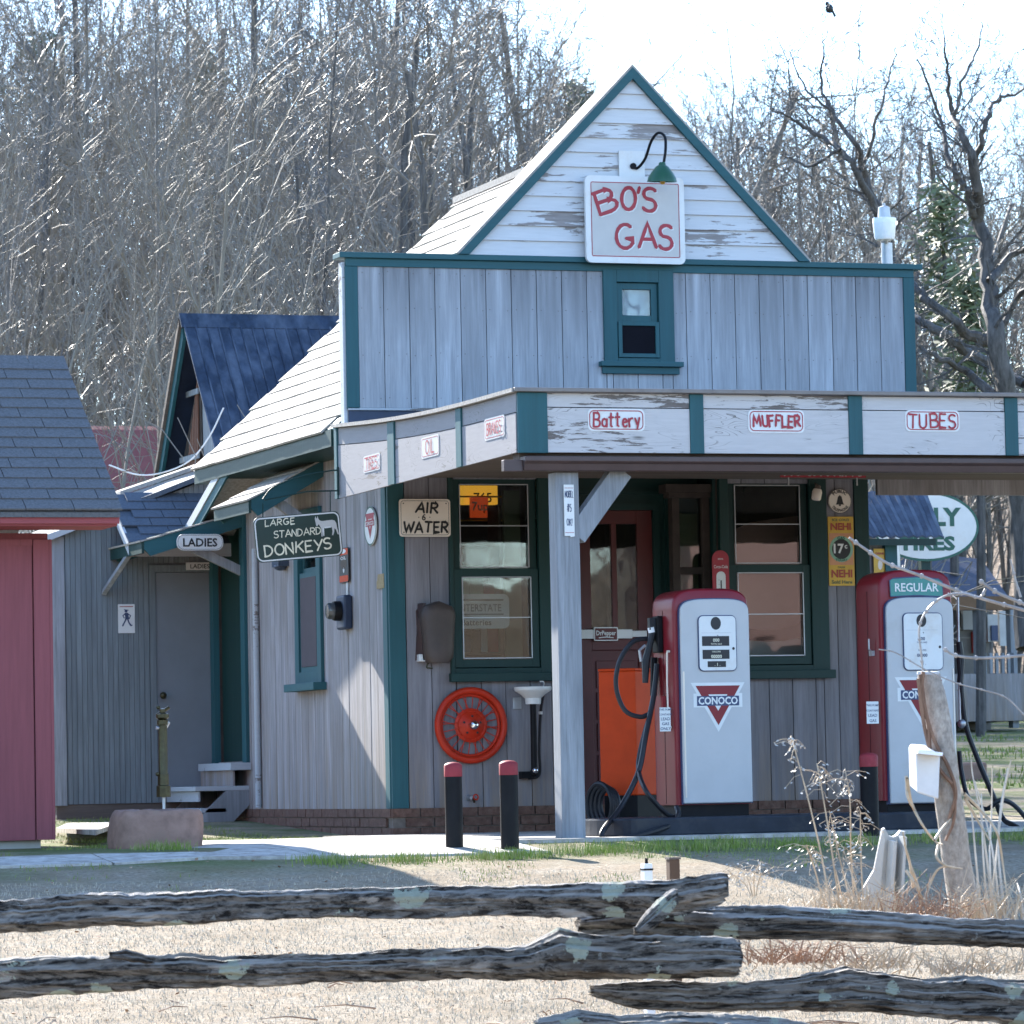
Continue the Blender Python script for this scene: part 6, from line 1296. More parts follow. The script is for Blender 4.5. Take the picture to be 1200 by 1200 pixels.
sf, w, h = front_box(971.5, 605.5, 999.5, 686.5, -.03); root, s2 = sign('soda_sign', 'tall yellow NEHI soda sign with a 17c roundel on the right wall', 'sign', sf, rrect(0,0,w,h,.006), .005, M['yellow']); nehi(root, s2, w, h)
YHW = YH+.12; sf, w, h = front_box(1024, 643, 1038, 672, YHW); root, s2 = sign('small_soda_sign', 'small yellow poster on the wall of the blue roofed hut', 'sign', sf, rrect(0,0,w,h,.006), .005, M['yellow'])
mb = MB(); printed(mb, s2, 'DRINK', w/2, h*.76, h*.09, fit=w*.7, bold=.02); build('lettering', mb, M['ink_red'], root); mb = MB(); flat(mb, s2, ell(w*.5,h*.35,w*.18,h*.2), .001); build('mark', mb, M['cream'], root)
# soda thermometer beside the door
sf, w, h = front_box(835, 645, 853, 700, -.08); root, s2 = sign('soda_thermometer', 'red rounded Coca-Cola thermometer with a white scale, left of the right window', 'thermometer', sf, rrect(0,-.1,w,h,w*.48), .012, M['ink_red'])
mb = MB(); printed(mb, s2, 'Coca-Cola', w/2, h*.62, .022, fit=w*.85, bold=.01); printed(mb, s2, 'DRINK', w/2, h*.80, .010); flat(mb, s2, rrect(w*.22,-.05,w*.78,h*.55,w*.27), .001); build('white_scale', mb, M['white'], root)
mb = MB(); flat(mb, s2, [(w*.46,-.03),(w*.54,-.03),(w*.54,h*.36),(w*.46,h*.36)], .002); [flat(mb, s2, [(w*.34,z),(w*.42,z),(w*.42,z+.002),(w*.34,z+.002)], .002) for z in (0,.03,.06,.09,.12)]; build('tube', mb, M['ink_black'], root)
# push bar on the red door
q0, q1 = F(676,750,rec-.03), F(758,736,rec-.03); zc = (q0.z+q1.z)/2; xx = lambda px: F(px,743,rec-.03).x
PBr = thing('door_push_bar', (q0.x,rec,zc), 'white door push bar with a dark red Dr Pepper badge across the red door', 'push bar')
build('bar', MB().box(q0.x,rec-.035,zc-.032,xx(741),rec-.025,zc+.032).box(xx(741),rec-.035,zc-.022,q1.x,rec-.025,zc+.022), M['white'], PBr, bevel=.003); build('bracket', MB().box(xx(750),rec-.025,zc-.01,xx(752),rec+.0,zc+.01).box(xx(690),rec-.025,zc-.01,xx(692),rec+.0,zc+.01), M['steel'], PBr)
b0, b1 = xx(695.5), xx(723.5); sfb = Surf((b0,rec-.036,zc-.048), *FRONT); bw = b1-b0; mb = MB(); plate(mb, sfb, rrect(0,0,bw,.096,.008), .006); bd = build('badge', mb, M['white'], PBr)
s3 = Surf(sfb.p(0,0,.006), *FRONT); mb = MB(); flat(mb, s3, rrect(.007,.007,bw-.007,.089,.006), .001); build('badge_field', mb, M['red_door'], bd); mb = MB(); printed(mb, s3, 'DrPepper', bw/2, .040, .032, fit=bw*.82, bold=.02, lift=.003); ribbon(mb, s3, [(bw*.2,.022),(bw*.5,.027),(bw*.8,.022)], .006, .003); build('badge_lettering', mb, M['white'], bd)
# oval tyre sign beyond
YO = 3.4; c = F(1084,617,YO); e1 = F(1145.5,617,YO); rx_ = e1.x-c.x; rz_ = (F(1084,576,YO).z-F(1084,657.5,YO).z)/2
OS = thing('tire_sign', (c.x,YO,gz(c.x,YO)), 'big white oval sign with green letters ending EY and TIRES behind the hut roof', 'sign')
sf = Surf((c.x,YO,c.z), *FRONT); mb = MB(); plate(mb, sf, ell(0,0,rx_,rz_,44), .02); build('board', mb, M['white'], OS); s2 = Surf((c.x,YO-.02,c.z), *FRONT)
mb = MB(); outline(mb, s2, ell(0,0,rx_-.008,rz_-.008,44), .02, .001); printed(mb, s2, 'KELLY', .02, .01, .135, fit=.58, bold=.045); printed(mb, s2, 'TIRES', .0, -.188, .105, fit=.50, bold=.045); build('lettering', mb, M['ink_green'], OS)
mb = MB(); printed(mb, s2, 'and', .07, -.03, .05, bold=.0); build('small_word', mb, M['ink_red'], OS); build('post', MB().box(c.x-.04,YO+.001,gz(c.x,YO)-.1,c.x+.04,YO+.06,c.z-rz_+.1), M['green'], OS)
# things seen through the panes
q0, q1 = F(543,591,1.0), F(583,566,1.0); WC = thing('lit_clock_sign', (q0.x,1.0,q0.z), 'glowing yellow number clock sign inside, at the top of the left window', 'clock'); sf = Surf((q0.x,1.0,q0.z), *FRONT); cw, chh = q1.x-q0.x, q1.z-q0.z
build('case', MB().box(q0.x,1.0,q0.z,q1.x,1.08,q1.z), M['neon_yellow'], WC, bevel=.004); mb = MB(); printed(mb, sf, '765', cw*.56, chh*.1, chh*.44, lift=.003); build('figures', mb, M['ink_black'], WC)
q0, q1 = F(553,598,.9), F(572,583,.9); RSg = thing('lit_red_sign', (q0.x,.9,q0.z), 'small glowing red drink sign inside below the yellow clock', 'sign'); build('case', MB().box(q0.x,.9,q0.z-.05,q1.x,.95,q1.z), M['neon_red'], RSg); mb = MB(); printed(mb, Surf((q0.x,.9,q0.z), *FRONT), '7up', (q1.x-q0.x)/2, .0, .06, bold=.02, lift=.003); build('lettering', mb, M['ink_cream'], RSg)
build('shelf_strip', MB().box(q0.x-.1,.92,q0.z+.095,q1.x+.15,.96,q0.z+.105).box(q0.x-.1,.92,q0.z-.075,q1.x+.15,.96,q0.z-.065), M['yellow'], RSg)
q0, q1 = F(530,737,.16), F(596,696,.16); sf = Surf((q0.x,.16,q0.z), *FRONT); w, h = q1.x-q0.x, q1.z-q0.z; root, s2 = sign('interstate_sign', 'grey rounded sign lettered INTERSTATE standing inside the lower left window', 'sign', sf, rrect(0,0,w,h,.04), .006, M['sign_grey'])
mb = MB(); printed(mb, s2, 'INTERSTATE', w*.48, h*.50, h*.21, fit=w*.76, bold=.01); flat(mb, s2, [(w*.1,h*.80),(w*.9,h*.80),(w*.9,h*.85),(w*.1,h*.85)], .002); flat(mb, s2, [(w*.1,h*.40),(w*.9,h*.40),(w*.9,h*.43),(w*.1,h*.43)], .002); printed(mb, s2, 'Batteries', w*.42, h*.10, h*.17, fit=w*.52); build('lettering', mb, M['ink_black'], root)
# pink and white boards added inside to stand in for the right window's reflections
yy = .30; a = lambda px, py: F(px, py, yy)
PB2 = thing('pink_reflection_board', tuple(a(905,770)), 'large pink rounded board added inside, standing in for a reflection in the right window', 'board')
pts = [a(858,622), a(880,612), a(945,603), a(946,720), a(935,731), a(915,737), a(890,738), a(870,735), a(858,730)]
build('panel', MB().prism([Vec(p) for p in pts], (0,.02,0)), M['pink_reflection'], PB2)
q0, q1 = F(855,770,.5), F(950,744,.5); o = build('white_reflection_board', MB().prism([F(855,775,.5),F(950,775,.5),F(950,745,.5),F(920,751,.5),F(895,752,.5),F(855,748,.5)], (0,.02,0)), M['white'], loc=tuple(q0)); tag(o, 'white curve-edged board added low inside the right window as part of its reflection', 'board')

# goods standing inside the left window
gd = thing('display_shelf', (.4,.75,.14), 'dark shelf of pale boxes and cans inside the left window', 'shelf')
for zz in (1.25, 1.62, 2.02): build('shelf_board', MB().box(.36,.62,zz,1.02,.86,zz+.02), M['ceiling'], gd)
for x_ in (.36, 1.0): build('upright', MB().box(x_,.62,.14,x_+.02,.86,2.3), M['ceiling'], gd)
rg = random.Random(12)
for zz in (1.27, 1.64):
    x_ = .40
    while x_ < .93:
        w_ = rg.uniform(.05,.11); h_ = rg.uniform(.10,.26); build('box', MB().box(x_,.66,zz+.001,x_+w_-.008,.8,zz+h_), M[rg.choice(['cream','sign_grey','mint','ceiling','yellow','grey_plaster','ink_red','metal_blue'])], gd); x_ += w_
o = build('pale_door_inside', MB().box(1.0,.5,.14,1.12,.54,2.4), m_plain('olive_board', (.16,.18,.11), .8), loc=(1.06,.5,.14)); tag(o, 'pale olive board standing inside at the right side of the left window', 'board')
# ------------------------------------------------------------------ split rail fence: weathered rails stacked where two runs cross
def m_rail():
    t = NT('weathered_rail_lit_top'); tc = t.n('ShaderNodeTexCoord'); mp = t.n('ShaderNodeMapping'); mp.inputs['Scale'].default_value = (.13,1,1); t.l(tc.outputs['UV'], mp.inputs[0])
    mp2 = t.n('ShaderNodeMapping'); mp2.inputs['Scale'].default_value = (1,1,1); t.l(tc.outputs['Object'], mp2.inputs[0]); oc = mp2.outputs[0]
    gr = t.n('ShaderNodeMapping'); gr.inputs['Scale'].default_value = (.045,1,1); t.l(tc.outputs['Object'], gr.inputs[0]); gco = gr.outputs[0]
    a = t.noise(gco, 55, 7, .75, .3); b = t.noise(gco, 16, 6, .7, .5); c2 = t.noise(oc, 6, 4, .6)
    c = t.mix(t.ramp(a, [(.42, 0.), (.56, 1.)]), (.008,.006,.005), (.20,.18,.16))
    c = t.mix(t.ramp(b, [(.54, 0.), (.64, 1.)]), c, (.40,.365,.33)); c = t.mix(t.ramp(c2, [(.54, 0.), (.68, .6)]), c, (.06,.042,.03))
    ge = t.n('ShaderNodeNewGeometry'); sg = t.n('ShaderNodeSeparateXYZ'); t.l(ge.outputs['Normal'], sg.inputs[0]); top = t.ramp(sg.outputs[2], [(.45, 0.), (.85, .85)]); c = t.mix(top, c, t.mix(a, (.26,.235,.21), (.56,.52,.475)))  # up-facing wood mixed paler: the sunlit rim is put into the colour
    # lichen patches: rounded, pale green grey
    v = t.n('ShaderNodeTexVoronoi'); v.inputs['Scale'].default_value = 7.5; v.inputs['Randomness'].default_value = 1
    nz = t.noise(oc, 26, 4, .7); ad = t.n('ShaderNodeVectorMath', operation='MULTIPLY_ADD'); cmb = t.n('ShaderNodeCombineXYZ')
    for i in range(3): t.l(nz, cmb.inputs[i])
    t.l(cmb.outputs[0], ad.inputs[0]); ad.inputs[1].default_value = (.11,.11,.11); t.l(oc, ad.inputs[2]); t.l(ad.outputs[0], v.inputs['Vector'])
    sub = t.n('ShaderNodeMath', operation='ADD'); t.l(v.outputs['Distance'], sub.inputs[0]); sp = t.n('ShaderNodeSeparateColor'); t.l(v.outputs['Color'], sp.inputs[0]); sub.inputs[1].default_value = 0
    rr = t.n('ShaderNodeMath', operation='MULTIPLY'); t.l(sp.outputs[0], rr.inputs[0]); rr.inputs[1].default_value = .44
    lt = t.n('ShaderNodeMath', operation='LESS_THAN'); t.l(sub.outputs[0], lt.inputs[0]); t.l(rr.outputs[0], lt.inputs[1])
    gt = t.n('ShaderNodeMath', operation='GREATER_THAN'); t.l(sp.outputs[1], gt.inputs[0]); gt.inputs[1].default_value = .25
    ml = t.n('ShaderNodeMath', operation='MULTIPLY'); t.l(lt.outputs[0], ml.inputs[0]); t.l(gt.outputs[0], ml.inputs[1])
    sp_ = t.noise(oc, 24, 6, .75); sm = t.ramp(sp_, [(.62, 0.), (.65, .6)]); c = t.mix(sm, c, (.33,.34,.32))
    ml2 = t.n('ShaderNodeMath', operation='MULTIPLY'); t.l(ml.outputs[0], ml2.inputs[0]); ml2.inputs[1].default_value = .95
    c = t.mix(ml2.outputs[0], c, t.mix(nz, (.22,.25,.20), (.50,.53,.43))); t.color(c)
    hh = t.n('ShaderNodeMath', operation='ADD'); t.l(a, hh.inputs[0]); t.l(b, hh.inputs[1]); t.bump(hh.outputs[0], 1.0, .02); t.set(.8, 0, .3); return t.m
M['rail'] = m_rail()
from mathutils import noise as NZ
def rail(prof, d0, d1, label, seed, thick=.9, ends=(1,1)):
    """prof: stations (px, y top, y bottom) along the rail; d0..d1 its depth from the camera at the two ends"""
    r = random.Random(seed); n = 420; m = 56; xs = [p[0] for p in prof]; vs = []
    ph = [r.uniform(0, 6.3) for _ in range(12)]
    org = None
    for i in range(n+1):
        px = xs[0]+(xs[-1]-xs[0])*i/n
        yt = np.interp(px, xs, [p[1] for p in prof]); yb = np.interp(px, xs, [p[2] for p in prof]); d = d0+(d1-d0)*i/n
        yt += 3.2*NZ.noise(Vec((px*.021,seed*3.1,0)))+1.6*NZ.noise(Vec((px*.09,seed*3.1,5))); yb += 3.0*NZ.noise(Vec((px*.019,seed*7.7,0)))+1.6*NZ.noise(Vec((px*.08,seed*7.7,5)))
        tp, bt = D(px, yt, d), D(px, yb, d); c = (tp+bt)/2; ry = (tp-bt).length/2; up = (tp-bt).normalized()
        dirn = (D(xs[-1], 1000, d1)-D(xs[0], 1000, d0)).normalized(); side = dirn.cross(up).normalized()
        te = 1.0
        e = min(i, n-i)/n*(xs[-1]-xs[0])
        if e < 6: te = (.86+.14*e/6)
        for k in range(m):
            a = 2*math.pi*k/m
            # split rails are wedge shaped, with ridges that run along the grain
            w = 1.04+.10*math.sin(a*3+ph[4]+px*.004)+.07*math.sin(a*5+ph[5]+px*.007)+.055*math.sin(a*9+ph[6]+px*.012)+.04*math.sin(a*13+ph[7])+.03*math.sin(a*17+px*.03)
            w *= 1+.03*math.sin(px*.015+a*2+ph[8])
            ca, sa = math.cos(a)*1.6, math.sin(a)*1.6; nv = NZ.noise(Vec((px*.004+seed*9, ca*2.2, sa*2.2))); n2 = NZ.noise(Vec((px*.0045+seed*5, ca*5.5, sa*5.5))); n3 = NZ.noise(Vec((px*.012, ca*13, sa*13)))
            w *= 1 + .10*nv - .13*max(0, abs(n2)*2-.15)**.8*.8 + .045*n3 + .02*NZ.noise(Vec((px*.25, ca*6, sa*6)))
            lim = max(abs(math.sin(a)), 1e-3)
            off = up*(math.sin(a)*ry*min(w, 1.04/max(.85, lim))*te) + side*(math.cos(a)*ry*thick*w*te)
            vs.append(c+off+dirn*(r.uniform(-.012,.012) if i in (0, n) else 0))
    mb = MB(); mb.add(vs, [(i*m+k, i*m+(k+1) % m, (i+1)*m+(k+1) % m, (i+1)*m+k) for i in range(n) for k in range(m)]+[tuple(range(m))[::-1], tuple(n*m+k for k in range(m))])
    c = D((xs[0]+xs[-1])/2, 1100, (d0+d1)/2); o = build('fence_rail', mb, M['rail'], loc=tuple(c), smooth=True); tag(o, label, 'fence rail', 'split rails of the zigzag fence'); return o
rail([(-60,1054,1098),(0,1056,1092),(60,1052,1090),(100,1047,1088),(135,1047,1084),(180,1046,1085),(240,1044,1080),(300,1045,1078),(400,1041,1076),(500,1039,1077),(600,1038,1071),(700,1034,1075),(780,1032,1074),(850,1022,1058)], 13.6, 13.75, 'top rail of the left run, pale rim and lichen, ending at a split square end', 1)
rail([(-60,1128,1172),(0,1126,1168),(60,1122,1166),(130,1120,1162),(200,1119,1160),(300,1119,1155),(400,1117,1150),(500,1112,1148),(600,1110,1149),(625,1105,1148),(655,1090,1148),(700,1097,1148),(800,1099,1146),(865,1101,1144)], 13.6, 13.85, 'lower rail of the left run, dark with a raised knot and large pale lichen', 2)
rail([(678,1070,1096),(720,1064,1098),(760,1060,1097),(850,1061,1100),(950,1064,1101),(1040,1069,1104),(1120,1076,1108),(1200,1079,1112),(1270,1082,1116)], 13.95, 14.3, 'upper rail of the right run, pale grey, resting under the left top rail', 3)
rail([(694,1153,1168),(740,1150,1180),(800,1150,1184),(870,1149,1184),(930,1145,1183),(990,1133,1185),(1030,1141,1187),(1080,1147,1192),(1140,1144,1194),(1200,1150,1200),(1280,1154,1204)], 13.95, 14.3, 'lower rail of the right run, swelling brown grey log under the left lower rail', 4)
rail([(628,1196,1215),(680,1184,1222),(730,1190,1226),(800,1188,1226),(880,1190,1226),(960,1200,1234),(1040,1208,1240)], 13.6, 13.9, 'bottom rail of the fence only just showing under the crossing', 5)
rail([(745,1085,1098),(758,1070,1093),(773,1054,1081),(790,1041,1064)], 13.45, 13.5, 'short broken dark stake leaning across the crossing of the rails', 6, .8)
rail([(131,1116,1124),(148,1114,1126),(165,1118,1128),(178,1122,1130)], 13.42, 13.45, 'little dark stub of a branch lying on the lower left rail', 7, .8)
# ------------------------------------------------------------------ small posts just beyond the fence
d = 16.0; q = D(758,1031,d); qz = D(758,1012,d).z; rt = thing('white_post', (q.x,q.y,q.z-.3), 'tiny white square valve post poking up behind the top left rail', 'post')
w = .5*(D(763.5,1020,d).x-D(752.5,1020,d).x); build('pipe', MB().box(q.x-w,q.y-.02,q.z-.6,q.x+w,q.y+.02,qz), M['plastic_white'], rt, bevel=.003); build('cap', MB().box(q.x-w*1.1,q.y-.022,qz-.025,q.x+w*1.1,q.y+.022,qz-.018).tube([(q.x,q.y,qz),(q.x,q.y,qz+.02)],.006,6), M['black_paint'], rt)
q = D(789,1030,d); qz = D(789,1007,d).z; w = .5*(D(796,1020,d).x-D(782.5,1020,d).x); rt = thing('brown_post', (q.x,q.y,q.z-.3), 'tiny rusty brown post poking up behind the top left rail', 'post')
build('shaft', MB().box(q.x-w,q.y-.02,q.z-.6,q.x+w,q.y+.02,qz), m_plain('rusty_brown', (.10,.055,.03), .8), rt, bevel=.003); build('cap', MB().box(q.x-w*1.15,q.y-.022,qz,q.x+w*1.15,q.y+.022,qz+.008), M['ceiling'], rt)
# ------------------------------------------------------------------ leaning trunk with white box
def m_bark(name, a, b, sc=30, rough=.8, bump=.6, ridged=(1,1,.15)):
    t = NT(name); co = t.coord(ridged, 3); nz = t.noise(co, sc, 6, .7); lo = t.noise(t.coord((1,1,1),3), 4, 4, .6)
    c = t.mix(t.ramp(nz, [(.35, 0.), (.65, 1.)]), a, b); c = t.mix(t.ramp(lo, [(.45, 0.), (.7, .5)]), c, sc3(a, .6)); t.color(c); t.bump(nz, bump, .01); t.set(rough, 0, .35); return t.m
M['pale_bark'] = m_bark('pale_trunk', (.24,.205,.175), (.46,.41,.355), 60, .8, .6, (1,1,.6))
d = 15.2; DD = lambda px, py, e=0: D(px, py, d+e)
rt = thing('tree_stump', tuple(DD(1135,1078)), 'pale bare leaning tree stump with vine scars in front of the second pump', 'tree stump')
P = [DD(1138,1100), DD(1132,1075), DD(1126,1040), DD(1120,1000), DD(1113,950), DD(1107,905), DD(1104,880), DD(1100,850), DD(1095,820), DD(1090,800), DD(1088,789)]
px_m = FPX/d; rr_ = [26,19,17.5,17,16.5,16,15.5,15,14.5,13.5,13]
mb = MB(); mb.tube(spline(P, 3), list(np.interp(np.linspace(0,10,31), range(11), rr_)/px_m), 18)
rj = random.Random(4); mb.v = [(x+rj.uniform(-.002,.002), y+rj.uniform(-.002,.002), z) for x, y, z in mb.v]
build('trunk', mb, M['pale_bark'], rt, smooth=True); build('cut_top', MB().tube([DD(1088,790), DD(1088,787)], 13.5/px_m, 14), M['worn_grey'], rt)
for k, pts in enumerate(([(1076,795),(1080,830),(1084,855),(1092,885),(1104,905),(1116,918)], [(1079,790),(1085,835),(1096,870),(1112,900),(1120,930),(1112,960)], [(1082,787),(1080,815),(1088,850),(1090,878),(1098,890)], [(1104,905),(1118,925),(1118,960),(1108,985)])):
    build('vine', MB().tube(spline([DD(a, b, -.06) for a, b in pts], 5), [ .007 if k < 3 else .005]*(5*(len(pts)-1)+1), 6), m_bark('vine_bark%d' % k if 0 else 'vine_bark', (.13,.07,.045), (.30,.18,.12)), rt, smooth=True)
a, b = DD(1074,937,-.14), DD(1101,880,-.14)
wb_ = thing('white_bucket', tuple(DD(1087,938,-.14)), 'bright white plastic box fixed to the side of the leaning stump', 'box')
q = [DD(1075,929,-.15), DD(1100,937,-.15), DD(1102,885,-.15), DD(1092,880,-.15), DD(1077,879,-.15), DD(1073.5,883,-.15)]
build('shell', MB().prism(q, (DD(1,1,.13)-DD(1,1,0))*1.0), m_plain('white_bucket', (.62,.63,.64), .4), wb_, bevel=.006); build('rim', MB().beam(DD(1073,881,-.16), DD(1102,884,-.16), .16, .012), M['plastic_white'], wb_)
# broken plastic channel
rt = thing('broken_channel', tuple(DD(1035,1072)), 'broken grey white plastic channel standing up jagged among dead grass', 'plastic channel')
m_ch = m_plain('weathered_plastic', (.42,.42,.40), .5, 0, .5, .12, (.25,.25,.23))
build('channel_face', MB().prism([DD(1024,1078), DD(1027,1030), DD(1030,995), DD(1034,972), DD(1037,971), DD(1042,980), DD(1047,981), DD(1051,979), DD(1055,974), DD(1061,975), DD(1060,1000), DD(1055,1040), DD(1050,1080)], DD(1,1,.02)-DD(1,1,0)), m_ch, rt)
build('channel_flange', MB().prism([DD(1030,1075,-.02), DD(1033,1030,-.02), DD(1037,985,-.02), DD(1034,973,-.02), DD(1030,990,-.02), DD(1024,1020,-.02), DD(1012,1040,-.02), DD(1008,1070,-.02), DD(1010,1080,-.02)], DD(1,1,.012)-DD(1,1,0)), M['plastic_white'] if 0 else m_ch, rt)
build('channel_rib', MB().beam(DD(1040,1080,-.03), DD(1046,985,-.03), .012, .05, (0,1,0)).beam(DD(1052,1080,-.03), DD(1058,980,-.03), .01, .05, (0,1,0)), m_ch, rt)
# ------------------------------------------------------------------ trees
M['bark'] = m_bark('grey_bark', (.075,.068,.062), (.21,.195,.18), 18, .75, .5)
M['twig'] = m_plain('twig_bark', (.185,.16,.135), .65, 0, .45, .25, sc=2)
M['twig_pale'] = m_plain('pale_twig', (.20,.18,.15), .6, 0, .45, .2, sc=2)
M['dark_bark'] = m_bark('dark_bark', (.045,.042,.040), (.13,.12,.115), 22, .7, .6)
M['twig_dark'] = m_plain('dark_twig', (.085,.078,.075), .45, 0, .6, .25, sc=2)
def rdir(d, ang, r):
    o = d.orthogonal().normalized(); o.rotate(Matrix.Rotation(r.uniform(0, 6.283), 3, d)); return (d*math.cos(ang)+o*math.sin(ang)).normalized()
def limb(mb, p, d, L, rad0, lv, r, P, sides=3):
    n = (7,5,4,3)[min(lv,3)]; pts = [p]; q = p.copy(); dd = d.copy()
    for i in range(n):
        dd = (dd + Vec((r.gauss(0,1), r.gauss(0,1), r.gauss(0,1)))*P['wob'][lv] + Vec((0,0,1))*P['up'][lv]).normalized(); q = q + dd*(L/n); pts.append(q)
    r1 = rad0*P['tap'][lv]; mb.tube(pts, [rad0+(r1-rad0)*i/n for i in range(n+1)], sides if lv < 2 else 3, caps=False)
    if lv < P['levels']:
        k = P['kids'][lv]; k = int(k*r.uniform(.75, 1.25))
        for j in range(k):
            t = P['start'][lv] + (1-P['start'][lv])*((j+r.random())/k); f = t*n; i = min(int(f), n-1); b = pts[i].lerp(pts[i+1], f-i); ax = (pts[i+1]-pts[i]).normalized()
            cd = rdir(ax, rad(r.uniform(*P['ang'][lv])), r); cl = L*P['len'][lv]*r.uniform(.6, 1.15)*(1-.55*t if lv == 0 else 1-.3*t)
            limb(mb if lv > 0 or P.get('one') else P['crown'], b, cd, cl, max(.0045, (rad0+(r1-rad0)*t)*P['rk'][lv]), lv+1, r, P)
def proto(seed, kind):
    r = random.Random(seed); crown = MB(); tr = MB()
    if kind == 'pole':   # slender upright woodland tree, 10 m
        P = dict(levels=3, kids=(30,9,6), start=(.22,.18,.1), ang=((22,50),(25,50),(25,55)), len=(.30,.42,.42), rk=(.34,.5,.55), tap=(.22,.3,.5,.6), wob=(.035,.10,.14,.18), up=(.03,.10,.05,.02)); L, R_ = 10, .062
    elif kind == 'spread':
        P = dict(levels=3, kids=(17,12,7), start=(.30,.15,.1), ang=((35,65),(30,60),(30,60)), len=(.50,.44,.42), rk=(.48,.5,.5), tap=(.35,.3,.5,.6), wob=(.10,.16,.2,.22), up=(.02,.08,.02,.0)); L, R_ = 8.5, .09
    else:                # many-stemmed
        P = dict(levels=3, kids=(13,11,7), start=(.02,.15,.1), ang=((12,38),(18,40),(25,50)), len=(.85,.35,.40), rk=(.55,.45,.5), tap=(.3,.3,.5,.6), wob=(.05,.07,.12,.15), up=(.0,.05,.05,.02)); L, R_ = 8, .05
    P['crown'] = crown; limb(tr, Vec((0,0,-.3)), Vec((r.uniform(-.05,.05), r.uniform(-.05,.05), 1)).normalized(), L, R_, 0, r, P, 7)
    a, b = tr.mesh('trunk'), crown.mesh('crown'); zs = sorted(v[2] for v in crown.v); return a, b, zs[int(len(zs)*.985)]
PR_ = [proto(11, 'pole'), proto(12, 'pole'), proto(13, 'pole'), proto(21, 'spread'), proto(22, 'spread'), proto(32, 'many'), proto(31, 'many')]
mats_t = {0:('bark','twig'), 1:('bark','twig'), 2:('dark_bark','twig_dark'), 3:('dark_bark','twig'), 4:('bark','twig'), 5:('bark','twig'), 6:('twig_pale','twig_pale')}
for i, (a, b, L) in enumerate(PR_): a.materials.append(M[mats_t[i][0]]); b.materials.append(M[mats_t[i][1]])
def plant_tree(px, d, k, ytop, label, group='bare trees of the wood behind the station', name='bare_tree'):
    q = D(px, 900, d); z = gz(q.x, q.y); top = D(px, ytop, d).z; a, b, L = PR_[k]; s = max(.25, (top-z)/L)
    t = thing(name, (q.x, q.y, z), label, 'tree', group); t.scale = (s*.9 if s > 1.3 else s, s*.9 if s > 1.3 else s, s); t.rotation_euler = (0, 0, rnd.uniform(0, 6.28))
    for nm, me in (('trunk', a), ('crown', b)): o = bpy.data.objects.new(nm, me); COL.objects.link(o); o.parent = t
    return t
rt_ = random.Random(99)
def tl(px): # skyline of the wood in the photograph, as y of the tree tops
    return np.interp(px, [-150,560,640,700,760,860,960,1100,1300], [-110,-90,20,112,120,105,110,90,80])
bands = [(-120,1320,30,50,8,'front'), (-120,1320,50,62,8,'second'), (-120,1320,68,78,9,'third'), (-120,1320,84,98,12,'far')]
words_b = {'front':'in the front row', 'second':'in the second rank', 'third':'deep in the wood', 'far':'on the far ridge'}
kindw = {0:'slender grey tree', 1:'straight thin tree', 2:'upright tree with fine twigs', 3:'dark spreading tree', 4:'broad crowned bare tree', 5:'grey many-stemmed tree', 6:'pale many-stemmed tree'}
places = [(60,'above the shed roof'), (150,'left of the blue roof'), (300,'over the blue roof'), (420,'left of the false front'), (560,'over the false front end'), (740,'left of the gable peak'), (860,'right of the gable peak'), (960,'left of the yard light'), (1080,'behind the yard light'), (9999,'right of the false front')]
ORDW = ['', 'another ', 'third ', 'fourth ', 'fifth ', 'sixth ', 'seventh ', 'eighth ', 'ninth ', 'tenth ']; seen_l = {}
for x0, x1, n, d, jd, nm in bands:
    for i in range(n):
        px = x0+(x1-x0)*(i+rt_.random())/n; dd = d+rt_.uniform(-jd, jd)
        if nm in ('far','third') and px < 560 and rt_.random() < .12: continue
        if nm == 'second' and px > 1070: continue
        if nm == 'front' and ((540 < px < 1040 and rt_.random() < .6) or px > 1040): continue
        y = tl(px) + rt_.uniform(-35, 45) + (60 if nm == 'front' else 0)
        if px > 620 and px < 900 and nm in ('front','second'): y += 40
        k = rt_.choice([0,1,2,3,4,5,5] if px > 600 else [0,1,2,5,5,2,3,5,6])
        lb = kindw[k]+' '+words_b[nm]+' '+next(w for e, w in places if px < e); c = seen_l.get(lb, 0); seen_l[lb] = c+1
        plant_tree(px, dd, k, y, ORDW[min(c, 9)]+lb)
for i in range(26):      # the wood across the road, behind the photographer
    x, y = -60+i*5+rt_.uniform(-2,2), rt_.uniform(-110,-62); a, b, L = PR_[rt_.choice([0,1,3,4])]; t = thing('bare_tree', (x,y,gz(x,y)), 'bare tree across the road', 'tree', 'bare trees across the road'); sc_ = rt_.uniform(1.1,1.6); t.scale = (sc_,)*3; t.rotation_euler = (0,0,rt_.uniform(0,6.28))
    for nm, me in (('trunk', a), ('crown', b)): o = bpy.data.objects.new(nm, me); COL.objects.link(o); o.parent = t
for i, (x, y) in enumerate(((13.5,-40),(15.6,-44),(17.2,-41),(18.8,-47),(12,-50),(16.4,-56),(14.2,-62),(19.2,-60),(10.5,-44),(21.5,-66))):
    a, b, L = PR_[(3,4,0,5,4,3,1,5,0,3)[i]]; t = thing('bare_tree', (x,y,gz(x,y)), 'bare tree across the road', 'tree', 'bare trees across the road'); t.scale = (1.0,)*3; t.rotation_euler = (0,0,i*1.3)
    for nm, me in (('trunk', a), ('crown', b)): o = bpy.data.objects.new(nm, me); COL.objects.link(o); o.parent = t
